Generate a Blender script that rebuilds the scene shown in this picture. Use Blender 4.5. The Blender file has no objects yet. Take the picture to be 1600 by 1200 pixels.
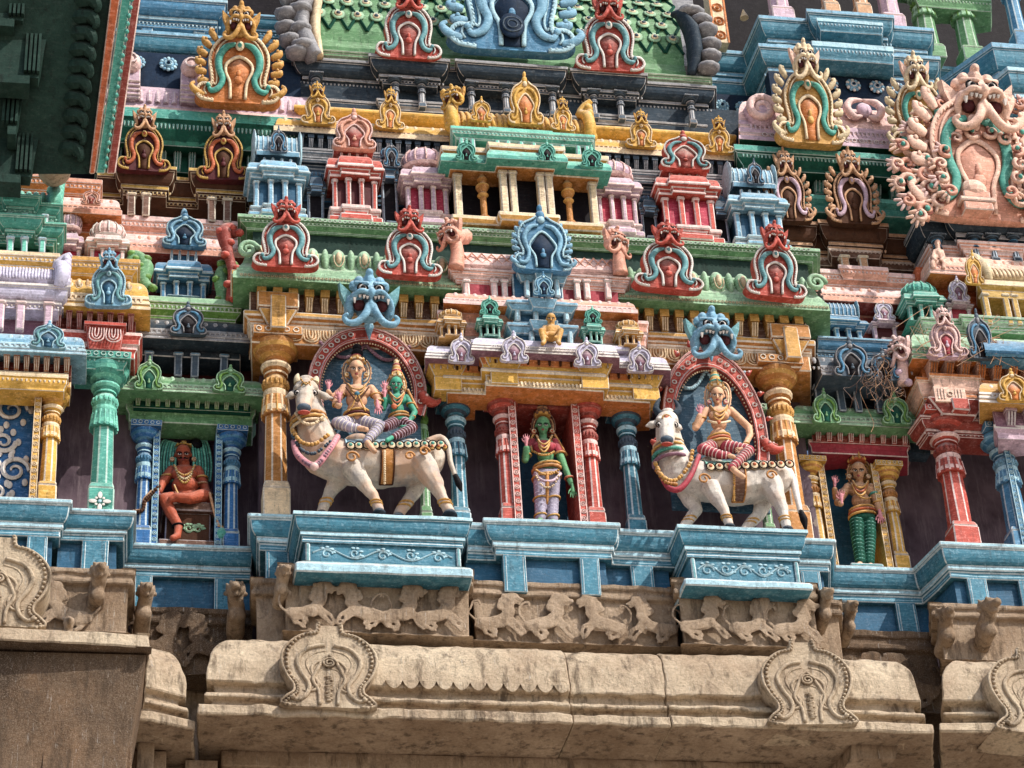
import bpy, bmesh, math, random
from mathutils import Vector, Matrix, noise
random.seed(7)
sc = bpy.context.scene
col = sc.collection
# ---------------------------------------------------------------- camera solve
FP = 3920.0
_h = Vector((23000, 1156, 3920)).normalized()
_u = Vector((-380, -5730, 3920)); _u = (_u - _h * _u.dot(_h)).normalized()
_d = _u.cross(_h)
CAM = Vector((-4.94, -23.8, 1.6))
CX = Vector((_h.x, _d.x, _u.x)); CY = Vector((_h.y, _d.y, _u.y)); CZ = Vector((_h.z, _d.z, _u.z))

def W(px, py, Y):
    "world point where the sight line of photo pixel (px, py) meets the plane y = Y"
    v = Vector((px - 800, py - 600, FP))
    d = Vector((v.dot(_h), v.dot(_d), v.dot(_u)))
    return CAM + d * ((Y - CAM.y) / d.y)

def ZA(px, py, Y): return W(px, py, Y).z

def XA(px, Y, z):
    k = (px - 800) / FP
    a = CX - CZ * k
    return CAM.x - (a.y * (Y - CAM.y) + a.z * (z - CAM.z)) / a.x

def SC(p): return (p - CAM).dot(CZ) / FP      # metres per photo pixel at p

# ---------------------------------------------------------------- materials
HEX = dict(
    plinth='3f7f98', oldwhite='d6ccbe', hide='e8e2d9', archblue='385d74', greylav='a7a1b8', guard='b4563a', aqua='6aa3ab', sky='7cb0cd', blue='2f6fae', steel='46596b', slate='34424f', navy='1f3148', deepblue='2b6284',
    midblue='4a86ad', ltblue='a9d2e2', green='689c6e', deepgreen='1d5445', olive='5f8f3e', palegreen='98c4a0', teal='4fa597', jade='74ccb8',
    ochre='bd8242', gold='cf9e52', cream='ead4b0', yellow='dcae50', orange='cf7f42', red='bd4f42', brick='98433a', crimson='a83a4a',
    rose='b8304f', salmon='dfa48e', pink='ecc9c4', lilac='cdb2c4', lavender='cbc9e2', mauve='8a6478', white='e9e4df', purple='43363f',
    black='16151a', brown='6f4f40', umber='54382a', tan='c79a74', peach='f0c8b4', flesh='e8b894', pinkflesh='dd95a0', gskin='45a68a',
    dgskin='68a878', rust='c0643c', maroon='541c22', grey='8e9096', dkgreen='263d37', darkwin='1c191f', mustard='c3a050', bone='d9c8a4',
)
def rgb(hexs):
    c = [int(hexs[i:i+2], 16) / 255 for i in (0, 2, 4)]
    return tuple((x / 12.92 if x <= .04045 else ((x + .055) / 1.055) ** 2.4) for x in c)

def N(t, typ, **kw):
    n = t.nodes.new(typ)
    for k, v in kw.items():
        if k in n.inputs: n.inputs[k].default_value = v
        else: setattr(n, k, v)
    return n

def ramp(t, src, a, b, lo=0., hi=1.):
    m = N(t, 'ShaderNodeMapRange'); m.inputs[1].default_value = a; m.inputs[2].default_value = b
    m.inputs[3].default_value = lo; m.inputs[4].default_value = hi
    t.links.new(src, m.inputs[0]); return m.outputs[0]

def mth(t, op, a, b=None):
    m = N(t, 'ShaderNodeMath', operation=op)
    for i, s in enumerate((a, b)):
        if s is None: continue
        if isinstance(s, (int, float)): m.inputs[i].default_value = s
        else: t.links.new(s, m.inputs[i])
    return m.outputs[0]

def mix(t, f, a, b, bt='MIX'):
    m = N(t, 'ShaderNodeMix', data_type='RGBA', blend_type=bt)
    for i, s in ((0, f), (6, a), (7, b)):
        if isinstance(s, (int, float)): m.inputs[i].default_value = s
        elif isinstance(s, tuple): m.inputs[i].default_value = (*s[:3], 1)
        else: t.links.new(s, m.inputs[i])
    return m.outputs[2]

def noi(t, pos, scale, detail=4, rough=.6, stretch=None):
    if stretch:
        mp = N(t, 'ShaderNodeMapping'); mp.inputs['Scale'].default_value = stretch
        t.links.new(pos, mp.inputs[0]); pos = mp.outputs[0]
    n = N(t, 'ShaderNodeTexNoise'); n.inputs['Scale'].default_value = scale
    n.inputs['Detail'].default_value = detail; n.inputs['Roughness'].default_value = rough
    t.links.new(pos, n.inputs['Vector']); return n.outputs['Fac']

def paint_group():
    g = bpy.data.node_groups.new('weathered_shaded_paint', 'ShaderNodeTree')
    g.interface.new_socket('Color', in_out='INPUT', socket_type='NodeSocketColor')
    g.interface.new_socket('Dust', in_out='INPUT', socket_type='NodeSocketFloat')
    g.interface.new_socket('Color', in_out='OUTPUT', socket_type='NodeSocketColor')
    g.interface.new_socket('Bump', in_out='OUTPUT', socket_type='NodeSocketFloat')
    gi = N(g, 'NodeGroupInput'); go = N(g, 'NodeGroupOutput')
    geo = N(g, 'ShaderNodeNewGeometry'); pos = geo.outputs['Position']
    base = gi.outputs[0]
    n1 = noi(g, pos, 1.7, 5, .6)
    c = mix(g, ramp(g, n1, .35, .7), base, mix(g, 1., base, (.72, .70, .70), 'MULTIPLY'))
    n5 = noi(g, pos, 9, 4, .6)                                  # patchy repaint
    c = mix(g, ramp(g, n5, .45, .7, 0, .45), c, mix(g, 1., mix(g, 1., c, (1.7, 1.65, 1.6), 'MULTIPLY'), (.004, .004, .004), 'ADD'))
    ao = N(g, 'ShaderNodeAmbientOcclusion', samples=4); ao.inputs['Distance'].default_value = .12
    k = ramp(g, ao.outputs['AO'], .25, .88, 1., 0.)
    c = mix(g, mth(g, 'MULTIPLY', k, .85), c, mix(g, 1., c, (.42, .33, .31), 'MULTIPLY'))  # crevice shade mixed into the paint colour by occlusion
    n3 = noi(g, pos, 5, 5, .7, (3, 3, .45))                     # rain streaks
    c = mix(g, ramp(g, n3, .54, .72, 0, .72), c, mix(g, 1., mix(g, 1., c, (.22, .2, .2), 'MULTIPLY'), (.006, .005, .005), 'ADD'))
    sep = N(g, 'ShaderNodeSeparateXYZ'); g.links.new(geo.outputs['Normal'], sep.inputs[0])
    up = ramp(g, sep.outputs[2], .1, .95)
    n4 = noi(g, pos, 14, 5, .7)
    dust = mth(g, 'MULTIPLY', mth(g, 'MULTIPLY', up, ramp(g, n4, .3, .6)), gi.outputs[1])
    c = mix(g, dust, c, (.62, .58, .53))
    lite = mix(g, 1., mix(g, 1., base, (1.3, 1.3, 1.3), 'MULTIPLY'), (.17, .165, .155), 'ADD')
    n8 = noi(g, pos, 7, 5, .75, (1.2, 1.2, 7))                   # dry-brushed pale strokes along the mouldings
    c = mix(g, mth(g, 'MULTIPLY', ramp(g, n8, .50, .64, 0, .6), gi.outputs[1]), c, lite)
    n6 = noi(g, pos, 20, 5, .75)
    c = mix(g, mth(g, 'MULTIPLY', ramp(g, n6, .56, .64, 0, .8), gi.outputs[1]), c, lite)   # worn, bleached paint
    n7 = noi(g, pos, 38, 6, .8)
    c = mix(g, ramp(g, n7, .55, .68, 0, .7), c, mix(g, 1., mix(g, 1., c, (.25, .22, .2), 'MULTIPLY'), (.006, .005, .005), 'ADD'))   # mould specks
    g.links.new(c, go.inputs[0])
    g.links.new(mth(g, 'ADD', mth(g, 'MULTIPLY', noi(g, pos, 45, 5, .7), 1.), mth(g, 'MULTIPLY', n4, 1.3)), go.inputs[1])
    return g
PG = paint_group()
MATS = {}
def mat(name):
    if name in MATS: return MATS[name]
    key = name
    m = bpy.data.materials.new(name); m.use_nodes = True; t = m.node_tree
    b = t.nodes['Principled BSDF']; b.inputs['Roughness'].default_value = .62
    b.inputs['Specular IOR Level'].default_value = .08 if name in ('black', 'darkwin', 'dkgreen', 'navy', 'umber', 'slate', 'purple_wall', 'deepgreen') or name.startswith('stone') else .3
    if name.startswith('stone'):
        geo = N(t, 'ShaderNodeNewGeometry'); pos = geo.outputs['Position']
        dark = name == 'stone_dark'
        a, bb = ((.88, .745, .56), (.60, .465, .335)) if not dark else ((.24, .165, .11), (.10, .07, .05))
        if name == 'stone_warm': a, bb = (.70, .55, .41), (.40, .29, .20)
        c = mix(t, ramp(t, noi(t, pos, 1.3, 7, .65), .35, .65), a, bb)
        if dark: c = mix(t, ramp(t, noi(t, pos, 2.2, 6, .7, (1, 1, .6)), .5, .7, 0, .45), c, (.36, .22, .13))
        c = mix(t, ramp(t, noi(t, pos, 30, 6, .75), .35, .68), c, mix(t, 1., c, (.66, .63, .60), 'MULTIPLY'))
        c = mix(t, ramp(t, noi(t, pos, 90, 3, .7), .5, .7, 0, .5), c, (.55, .45, .36))
        c = mix(t, ramp(t, noi(t, pos, 3.2, 6, .7, (2.4, 2.4, .5)), .51, .66, 0, .8), c, (.10, .072, .052))
        c = mix(t, ramp(t, noi(t, pos, 6, 6, .8), .56, .66, 0, .55), c, (.13, .10, .08))
        c = mix(t, ramp(t, noi(t, pos, 7, 6, .8, (4.5, 4.5, .25)), .60, .66, 0, .5), c, (.66, .64, .60))
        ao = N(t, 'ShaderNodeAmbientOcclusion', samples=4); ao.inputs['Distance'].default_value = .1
        c = mix(t, ramp(t, ao.outputs['AO'], .2, .8, .75, 0.), c, mix(t, 1., c, (.35, .25, .2), 'MULTIPLY'))  # stone hollows darkened in the colour too, as occlusion shade
        t.links.new(c, b.inputs['Base Color']); b.inputs['Roughness'].default_value = .9
        h = mth(t, 'ADD', mth(t, 'MULTIPLY', noi(t, pos, 24, 8, .75), 2.2), mth(t, 'MULTIPLY', noi(t, pos, 85, 4, .75), .9))
        bp = N(t, 'ShaderNodeBump'); bp.inputs['Strength'].default_value = .9; bp.inputs['Distance'].default_value = .017
        t.links.new(h, bp.inputs['Height']); t.links.new(bp.outputs[0], b.inputs['Normal'])
    elif name == 'purple_wall':
        geo = N(t, 'ShaderNodeNewGeometry'); pos = geo.outputs['Position']
        c = mix(t, ramp(t, noi(t, pos, 2.1, 5, .6), .35, .7), rgb('74636d'), rgb('493c45'))
        c = mix(t, ramp(t, noi(t, pos, 3, 6, .75, (4, 4, .5)), .5, .7, 0, .6), c, rgb('8d7e84'))
        c = mix(t, ramp(t, noi(t, pos, 2.3, 6, .62), .655, .668), c, rgb('8d8078'))
        t.links.new(c, b.inputs['Base Color'])
        bp = N(t, 'ShaderNodeBump'); bp.inputs['Strength'].default_value = .4; bp.inputs['Distance'].default_value = .01
        t.links.new(noi(t, pos, 20, 6, .7), bp.inputs['Height']); t.links.new(bp.outputs[0], b.inputs['Normal'])
    elif name == 'courtyard':
        geo = N(t, 'ShaderNodeNewGeometry')
        c = mix(t, noi(t, geo.outputs['Position'], .6, 6, .6), (.32, .27, .21), (.46, .40, .33))
        t.links.new(c, b.inputs['Base Color']); b.inputs['Roughness'].default_value = .95
    else:
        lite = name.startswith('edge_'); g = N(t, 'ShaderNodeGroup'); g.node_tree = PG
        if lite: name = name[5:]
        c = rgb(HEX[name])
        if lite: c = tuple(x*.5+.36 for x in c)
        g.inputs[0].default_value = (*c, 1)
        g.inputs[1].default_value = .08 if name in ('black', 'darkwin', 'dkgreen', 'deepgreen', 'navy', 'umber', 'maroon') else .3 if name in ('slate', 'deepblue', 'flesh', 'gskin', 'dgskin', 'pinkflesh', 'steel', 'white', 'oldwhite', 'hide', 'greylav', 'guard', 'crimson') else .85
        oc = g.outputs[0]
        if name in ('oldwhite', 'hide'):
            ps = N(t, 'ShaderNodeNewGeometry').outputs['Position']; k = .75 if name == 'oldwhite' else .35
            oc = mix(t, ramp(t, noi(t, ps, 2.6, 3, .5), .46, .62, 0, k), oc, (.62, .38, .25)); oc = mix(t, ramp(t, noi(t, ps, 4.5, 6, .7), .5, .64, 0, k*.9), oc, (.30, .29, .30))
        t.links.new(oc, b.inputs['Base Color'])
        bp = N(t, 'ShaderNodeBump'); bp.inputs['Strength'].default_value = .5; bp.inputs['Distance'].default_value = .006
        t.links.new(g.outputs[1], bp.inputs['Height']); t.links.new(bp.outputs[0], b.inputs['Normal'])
    MATS[key] = m
    return m

# ---------------------------------------------------------------- mesh builder
def cr(pts, n=6, closed=False):
    "Catmull-Rom through the points"
    P = [Vector(p) for p in pts]; out = []
    L = len(P); rng = range(L if closed else L - 1)
    for i in rng:
        if closed: a, b, c, d = P[i-1], P[i], P[(i+1) % L], P[(i+2) % L]
        else: a, b, c, d = P[max(i-1, 0)], P[i], P[i+1], P[min(i+2, L-1)]
        for k in range(n):
            t = k / n
            out.append(.5 * ((2*b) + (c-a)*t + (2*a-5*b+4*c-d)*t*t + (3*b-a-3*c+d)*t**3))
    if not closed: out.append(P[-1].copy())
    return out

class MB:
    def __init__(s): s.v = []; s.f = []; s.m = []; s.mats = []
    def mi(s, name):
        if name not in s.mats: s.mats.append(name)
        return s.mats.index(name)
    def add(s, vs, fs, m):
        o = len(s.v); s.v += [tuple(v) for v in vs]
        mm = m if isinstance(m, list) else None; k = None if mm else s.mi(m)
        for i, f in enumerate(fs):
            s.f.append([o + a for a in f]); s.m.append(s.mi(mm[i]) if mm else k)
    def frus(s, a, b, m):
        "a, b = (x0, x1, y0, y1, z) bottom and top rectangles"
        vs = []
        for (x0, x1, y0, y1, z) in (a, b): vs += [(x0, y0, z), (x1, y0, z), (x1, y1, z), (x0, y1, z)]
        s.add(vs, [(3, 2, 1, 0), (4, 5, 6, 7), (0, 1, 5, 4), (1, 2, 6, 5), (2, 3, 7, 6), (3, 0, 4, 7)], m)
    def box(s, x0, x1, y0, y1, z0, z1, m): s.frus((x0, x1, y0, y1, z0), (x0, x1, y0, y1, z1), m)
    def sweep(s, path, prof, step=.3, cap=True):
        "profile [(out, z, mat)] carried along the plan path [(x, y)] with mitred corners"
        P = [Vector(p) for p in path]; pts = []
        nrm = [Vector(((b-a).y, -(b-a).x)).normalized() for a, b in zip(P, P[1:])]
        for i, p in enumerate(P):
            if i == 0: mm = nrm[0]
            elif i == len(P) - 1: mm = nrm[-1]
            else:
                q = nrm[i-1] + nrm[i]; mm = q / max(.2, 1 + nrm[i-1].dot(nrm[i]))
            pts.append((p, mm))
            if i < len(P) - 1:
                L = (P[i+1] - p).length; k = int(L / step)
                for j in range(1, k): pts.append((p.lerp(P[i+1], j / k), nrm[i]))
        n = len(prof); vs = []; fs = []; ms = []
        for p, mm in pts:
            for o, z, _ in prof: vs.append((p.x + mm.x * o, p.y + mm.y * o, z))
        for i in range(len(pts) - 1):
            for j in range(n - 1):
                a = i * n + j; fs.append((a, a + 1, a + n + 1, a + n)); ms.append(prof[j][2])
        if cap:
            fs.append(tuple(range(n - 1, -1, -1))); ms.append(prof[0][2])
            o = (len(pts) - 1) * n; fs.append(tuple(range(o, o + n))); ms.append(prof[0][2])
        s.add(vs, fs, ms)
    def lathe(s, c, prof, n=16, rot=0., sy=1.):
        "profile [(r, z, mat)] turned about the vertical through c"
        vs = []; fs = []; ms = []
        for r, z, _ in prof:
            for k in range(n):
                a = rot + 2 * math.pi * k / n; vs.append((c[0] + r * math.cos(a), c[1] + r * sy * math.sin(a), c[2] + z))
        for j in range(len(prof) - 1):
            for k in range(n):
                k2 = (k + 1) % n; fs.append((j*n+k, j*n+k2, (j+1)*n+k2, (j+1)*n+k)); ms.append(prof[j][2])
        fs.append(tuple(reversed(range(n)))); ms.append(prof[0][2])
        fs.append(tuple(range((len(prof)-1)*n, len(prof)*n))); ms.append(prof[-2][2])
        s.add(vs, fs, ms)
    def tube(s, pts, r, m, n=6, flat=1.):
        P = [Vector(p) for p in pts]; L = len(P)
        R = r if isinstance(r, (list, tuple)) else [r] * L
        if len(R) != L: R = [R[min(len(R)-1, int(i/(L-1)*(len(R)-1)))] + (R[min(len(R)-1, int(i/(L-1)*(len(R)-1))+1)] - R[min(len(R)-1, int(i/(L-1)*(len(R)-1)))]) * ((i/(L-1)*(len(R)-1)) % 1) for i in range(L)]
        vs = []; fs = []; ref = None
        for i in range(L):
            t = (P[min(i+1, L-1)] - P[max(i-1, 0)])
            if t.length < 1e-9: t = Vector((0, 0, 1))
            t.normalize()
            if ref is None: ref = Vector((0, -1, 0)) if abs(t.y) < .9 else Vector((1, 0, 0))
            a = (ref - t * ref.dot(t)); a = a.normalized() if a.length > 1e-6 else t.orthogonal().normalized()
            b = t.cross(a); ref = a
            for k in range(n):
                th = 2 * math.pi * k / n; vs.append(P[i] + a * (math.cos(th) * R[i] * flat) + b * (math.sin(th) * R[i]))
        for i in range(L - 1):
            for k in range(n):
                k2 = (k+1) % n; fs.append((i*n+k, i*n+k2, (i+1)*n+k2, (i+1)*n+k))
        fs.append(tuple(reversed(range(n)))); fs.append(tuple(range((L-1)*n, L*n)))
        s.add(vs, fs, m)
    def ell(s, c, r, m, n=10, k=7, rot=None):
        if isinstance(r, (int, float)): r = (r, r, r)
        vs = [(0, 0, -1)]; fs = []
        for j in range(1, k):
            ph = -math.pi/2 + math.pi * j / k
            for i in range(n):
                a = 2*math.pi*i/n; vs.append((math.cos(ph)*math.cos(a), math.cos(ph)*math.sin(a), math.sin(ph)))
        vs.append((0, 0, 1)); T = len(vs) - 1
        for i in range(n): fs.append((0, 1+(i+1) % n, 1+i))
        for j in range(k-2):
            for i in range(n):
                a = 1+j*n+i; b = 1+j*n+(i+1) % n; fs.append((a, b, b+n, a+n))
        for i in range(n): fs.append((1+(k-2)*n+i, 1+(k-2)*n+(i+1) % n, T))
        out = []
        for v in vs:
            q = Vector((v[0]*r[0], v[1]*r[1], v[2]*r[2]))
            if rot is not None: q = rot @ q
            out.append(Vector(c) + q)
        s.add(out, fs, m)
    def prism(s, pts, y0, y1, m, m2=None, taper=0.):
        "outline in x-z pushed from y0 (front) to y1"
        n = len(pts); cx = sum(p[0] for p in pts)/n; cz = sum(p[1] for p in pts)/n; k = 1 - taper
        vs = [(cx+(p[0]-cx)*k, y0, cz+(p[1]-cz)*k) for p in pts] + [(p[0], y1, p[1]) for p in pts]
        fs = [tuple(range(n)), tuple(reversed(range(n, 2*n)))]; ms = [m, m]
        for i in range(n): j = (i+1) % n; fs.append((i, i+n, j+n, j)); ms.append(m2 or m)
        s.add(vs, fs, ms)
    def ringz(s, c, R, r, m, n=10):
        "small ring lying in the x-z plane (a bead or rosette rim)"
        pts = [(c[0]+R*math.cos(2*math.pi*k/n), c[1], c[2]+R*math.sin(2*math.pi*k/n)) for k in range(n+1)]
        s.tube(pts, r, m, n=4)

def evaluated(me_obj):
    dg = bpy.context.evaluated_depsgraph_get(); dg.update()
    return bpy.data.meshes.new_from_object(me_obj.evaluated_get(dg))

def mesh_of(name, mb, edge=None, ew=.015, jit=.008, jf=4., smooth=False, origin=(0, 0, 0), extra=None):
    me = bpy.data.meshes.new(name); me.from_pydata(mb.v, [], mb.f)
    mats = list(mb.mats)
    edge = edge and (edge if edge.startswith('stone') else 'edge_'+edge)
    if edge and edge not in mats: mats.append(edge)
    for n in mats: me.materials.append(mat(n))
    me.polygons.foreach_set('material_index', mb.m)
    me.update()
    bm = bmesh.new(); bm.from_mesh(me); bmesh.ops.recalc_face_normals(bm, faces=bm.faces); bm.to_mesh(me); bm.free()
    if edge or extra:
        ob = bpy.data.objects.new('tmp', me); col.objects.link(ob)
        if extra: extra(ob)
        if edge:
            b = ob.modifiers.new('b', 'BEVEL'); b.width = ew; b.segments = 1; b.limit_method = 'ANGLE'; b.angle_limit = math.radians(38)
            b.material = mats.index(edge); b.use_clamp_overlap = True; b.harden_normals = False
        m2 = evaluated(ob)
        bpy.data.objects.remove(ob); bpy.data.meshes.remove(me); me = m2; me.name = name
    o = Vector(origin)
    if jit:
        for v in me.vertices:
            q = v.co * jf
            v.co += noise.noise_vector(q) * jit + noise.noise_vector(q * 4.3) * (jit * .45)
    if o.length:
        for v in me.vertices: v.co -= o
    if smooth: me.polygons.foreach_set('use_smooth', [True] * len(me.polygons))
    me.update()
    return me

def tag(o, label, cat, group=None, kind='thing'):
    if label: o['label'] = label
    if cat: o['category'] = cat
    if group: o['group'] = group
    o['kind'] = kind
    return o

def thing(name, label, cat, loc=(0, 0, 0), group=None):
    o = bpy.data.objects.new(name, None); o.empty_display_size = .1; col.objects.link(o)
    o.location = loc; o.matrix_world = Matrix.Translation(loc)
    return tag(o, label, cat, group)

def part(parent, name, mb, label=None, **kw):
    "mesh part; mb in world coordinates, parent empties unrotated"
    if not mb.v: return None
    org = parent_origin(parent)
    me = mesh_of(name, mb, origin=org, **kw)
    o = bpy.data.objects.new(name, me); col.objects.link(o); o.parent = parent
    if label: o['label'] = label
    return o

def parent_origin(p):
    o = Vector((0, 0, 0))
    while p is not None: o += p.location; p = p.parent
    return o

def solo(name, mb, label, cat, group=None, kind='thing', **kw):
    me = mesh_of(name, mb, **kw); o = bpy.data.objects.new(name, me); col.objects.link(o)
    return tag(o, label, cat, group, kind)

def organic(name, mb, voxel=.012, smooth=4, factor=.5, jit=0.):
    "many overlapping solids fused to one continuous sculpted surface (local coordinates kept)"
    me = bpy.data.meshes.new(name); me.from_pydata(mb.v, [], mb.f)
    for n in mb.mats: me.materials.append(mat(n))
    bm = bmesh.new(); bm.from_mesh(me); bmesh.ops.recalc_face_normals(bm, faces=bm.faces); bm.to_mesh(me); bm.free()
    ob = bpy.data.objects.new('tmp', me); col.objects.link(ob)
    r = ob.modifiers.new('r', 'REMESH'); r.mode = 'VOXEL'; r.voxel_size = voxel; r.use_smooth_shade = True
    if smooth:
        q = ob.modifiers.new('s', 'SMOOTH'); q.iterations = smooth; q.factor = factor
    m2 = evaluated(ob); bpy.data.objects.remove(ob); bpy.data.meshes.remove(me)
    m2.materials.clear(); m2.materials.append(mat(mb.mats[0])); m2.name = name
    m2.polygons.foreach_set('material_index', [0] * len(m2.polygons))
    if jit:
        for v in m2.vertices: v.co += noise.noise_vector(v.co * 9) * jit
    m2.polygons.foreach_set('use_smooth', [True] * len(m2.polygons)); m2.update()
    return m2

def cap(mb, a, b, ra, rb, m, n=10):
    "solid limb from a to b with rounded ends"
    a = Vector(a); b = Vector(b); d = (b - a); L = d.length
    k = 5; pts = []; rs = []
    dn = d.normalized() if L > 1e-6 else Vector((0, 0, 1))
    for i in range(k): t = math.pi/2 * (1 - i / k); pts.append(a - dn * ra * math.sin(t)); rs.append(max(ra * math.cos(t), ra * .06))
    for i in range(k, -1, -1): t = math.pi/2 * (1 - i / k); pts.append(b + dn * rb * math.sin(t)); rs.append(max(rb * math.cos(t), rb * .06))
    mb.tube(pts, rs, m, n=n)
# ---------------------------------------------------------------- horseshoe gables with lion masks (unit width 1, height 1.25)
def mirror(pts): return [(-p[0],) + tuple(p[1:]) for p in pts]
OUT = [(0, 0), (.30, 0), (.45, .02), (.52, .10), (.47, .19), (.39, .20), (.355, .17), (.33, .24), (.35, .36), (.37, .48), (.345, .62), (.26, .74), (.15, .81), (.07, .86)]
OUTP = dict(face=OUT, plain=[(0, 0), (.34, 0), (.48, .03), (.52, .15), (.44, .26), (.37, .25), (.37, .36), (.43, .52), (.42, .70), (.33, .85), (.18, .93), (.09, 1.0)],
            stone=[(0, 0), (.34, 0), (.5, .03), (.44, .13), (.37, .2), (.37, .3), (.44, .42), (.5, .6), (.49, .78), (.40, .93), (.27, 1.03), (.15, 1.06), (.13, 1.18)])
def outline(kind='face'):
    o = OUTP[kind]; r = [p for p in o]
    sm = [(q.x, q.z) for q in cr([(x, 0, z) for x, z in r[1:]], 3)]
    return sm

def lion_head(base, dark, tooth, horn, fancy=1):
    "mask centred on the origin, about .44 wide and .42 tall; returns part meshes"
    d = {}
    b = MB(); E = b.ell
    E((0, .02, .03), (.125, .10, .115), base); E((0, 0, .14), (.045, .06, .07), base); E((0, -.03, .20), (.03, .04, .035), base)
    for s in (1, -1):
        E((s*.075, 0, .13), (.045, .05, .05), base); E((s*.12, .01, .10), (.035, .04, .045), base)
        cap(b, (s*.105, -.07, .085), (s*.03, -.11, .065), .022, .018, base)          # brow
        E((s*.10, -.055, -.03), (.055, .055, .045), base)                             # cheek
        b.tube(cr([(s*.02, -.12, -.03), (s*.07, -.14, -.015), (s*.13, -.10, -.05), (s*.165, -.06, -.11), (s*.15, -.05, -.17)], 5), [.024, .024, .022, .02, .014], base, n=8)  # lip
        b.tube(cr([(s*.02, -.10, -.10), (s*.04, -.12, -.19), (s*.10, -.11, -.26), (s*.17, -.10, -.265), (s*.20, -.10, -.22), (s*.17, -.12, -.20)], 5), [.022, .03, .03, .026, .02, .014], base, n=8)  # whisker curl
        E((s*.15, 0, -.09), (.04, .08, .10), base)
    E((0, -.12, -.02), (.032, .05, .05), base); E((0, -.09, -.12), (.03, .05, .08), base); E((0, .02, -.08), (.11, .08, .12), base)
    d['face'] = ('o', b)
    ears = []
    for s in (1, -1):   # pointed ears
        e = MB(); ears.append(e)
        pts = [(s*.12, .01), (s*.235, .12), (s*.225, .02), (s*.19, -.07), (s*.13, -.06)]
        e.prism(pts, -.035, .03, horn, taper=.15)
    d['ears'] = ears
    eyes = []
    for s in (1, -1):
        q = MB(); q.ell((s*.062, -.085, .03), (.036, .034, .036), 'white', 10, 8); q.ell((s*.060, -.112, .03), (.019, .014, .020), 'black', 8, 6)
        q.ringz((s*.062, -.103, .03), .038, .007, 'black', 12); eyes.append(q)
    d['eyes'] = eyes
    d['mouths'] = []
    for s in (1, -1): m = MB(); m.ell((s*.085, -.058, -.092), (.048, .035, .05), dark, 8, 6); d['mouths'].append(m)
    t = MB()
    for s in (1, -1):
        for k, (x, z, l) in enumerate(((.03, -.058, .018), (.055, -.05, .022), (.085, -.05, .018), (.125, -.075, .04))):
            t.frus((s*x-.004, s*x+.004, -.135, -.125, z-l), (s*x-.011, s*x+.011, -.145, -.115, z), tooth)
    d['teeth'] = ('m', t)
    return d

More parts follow.
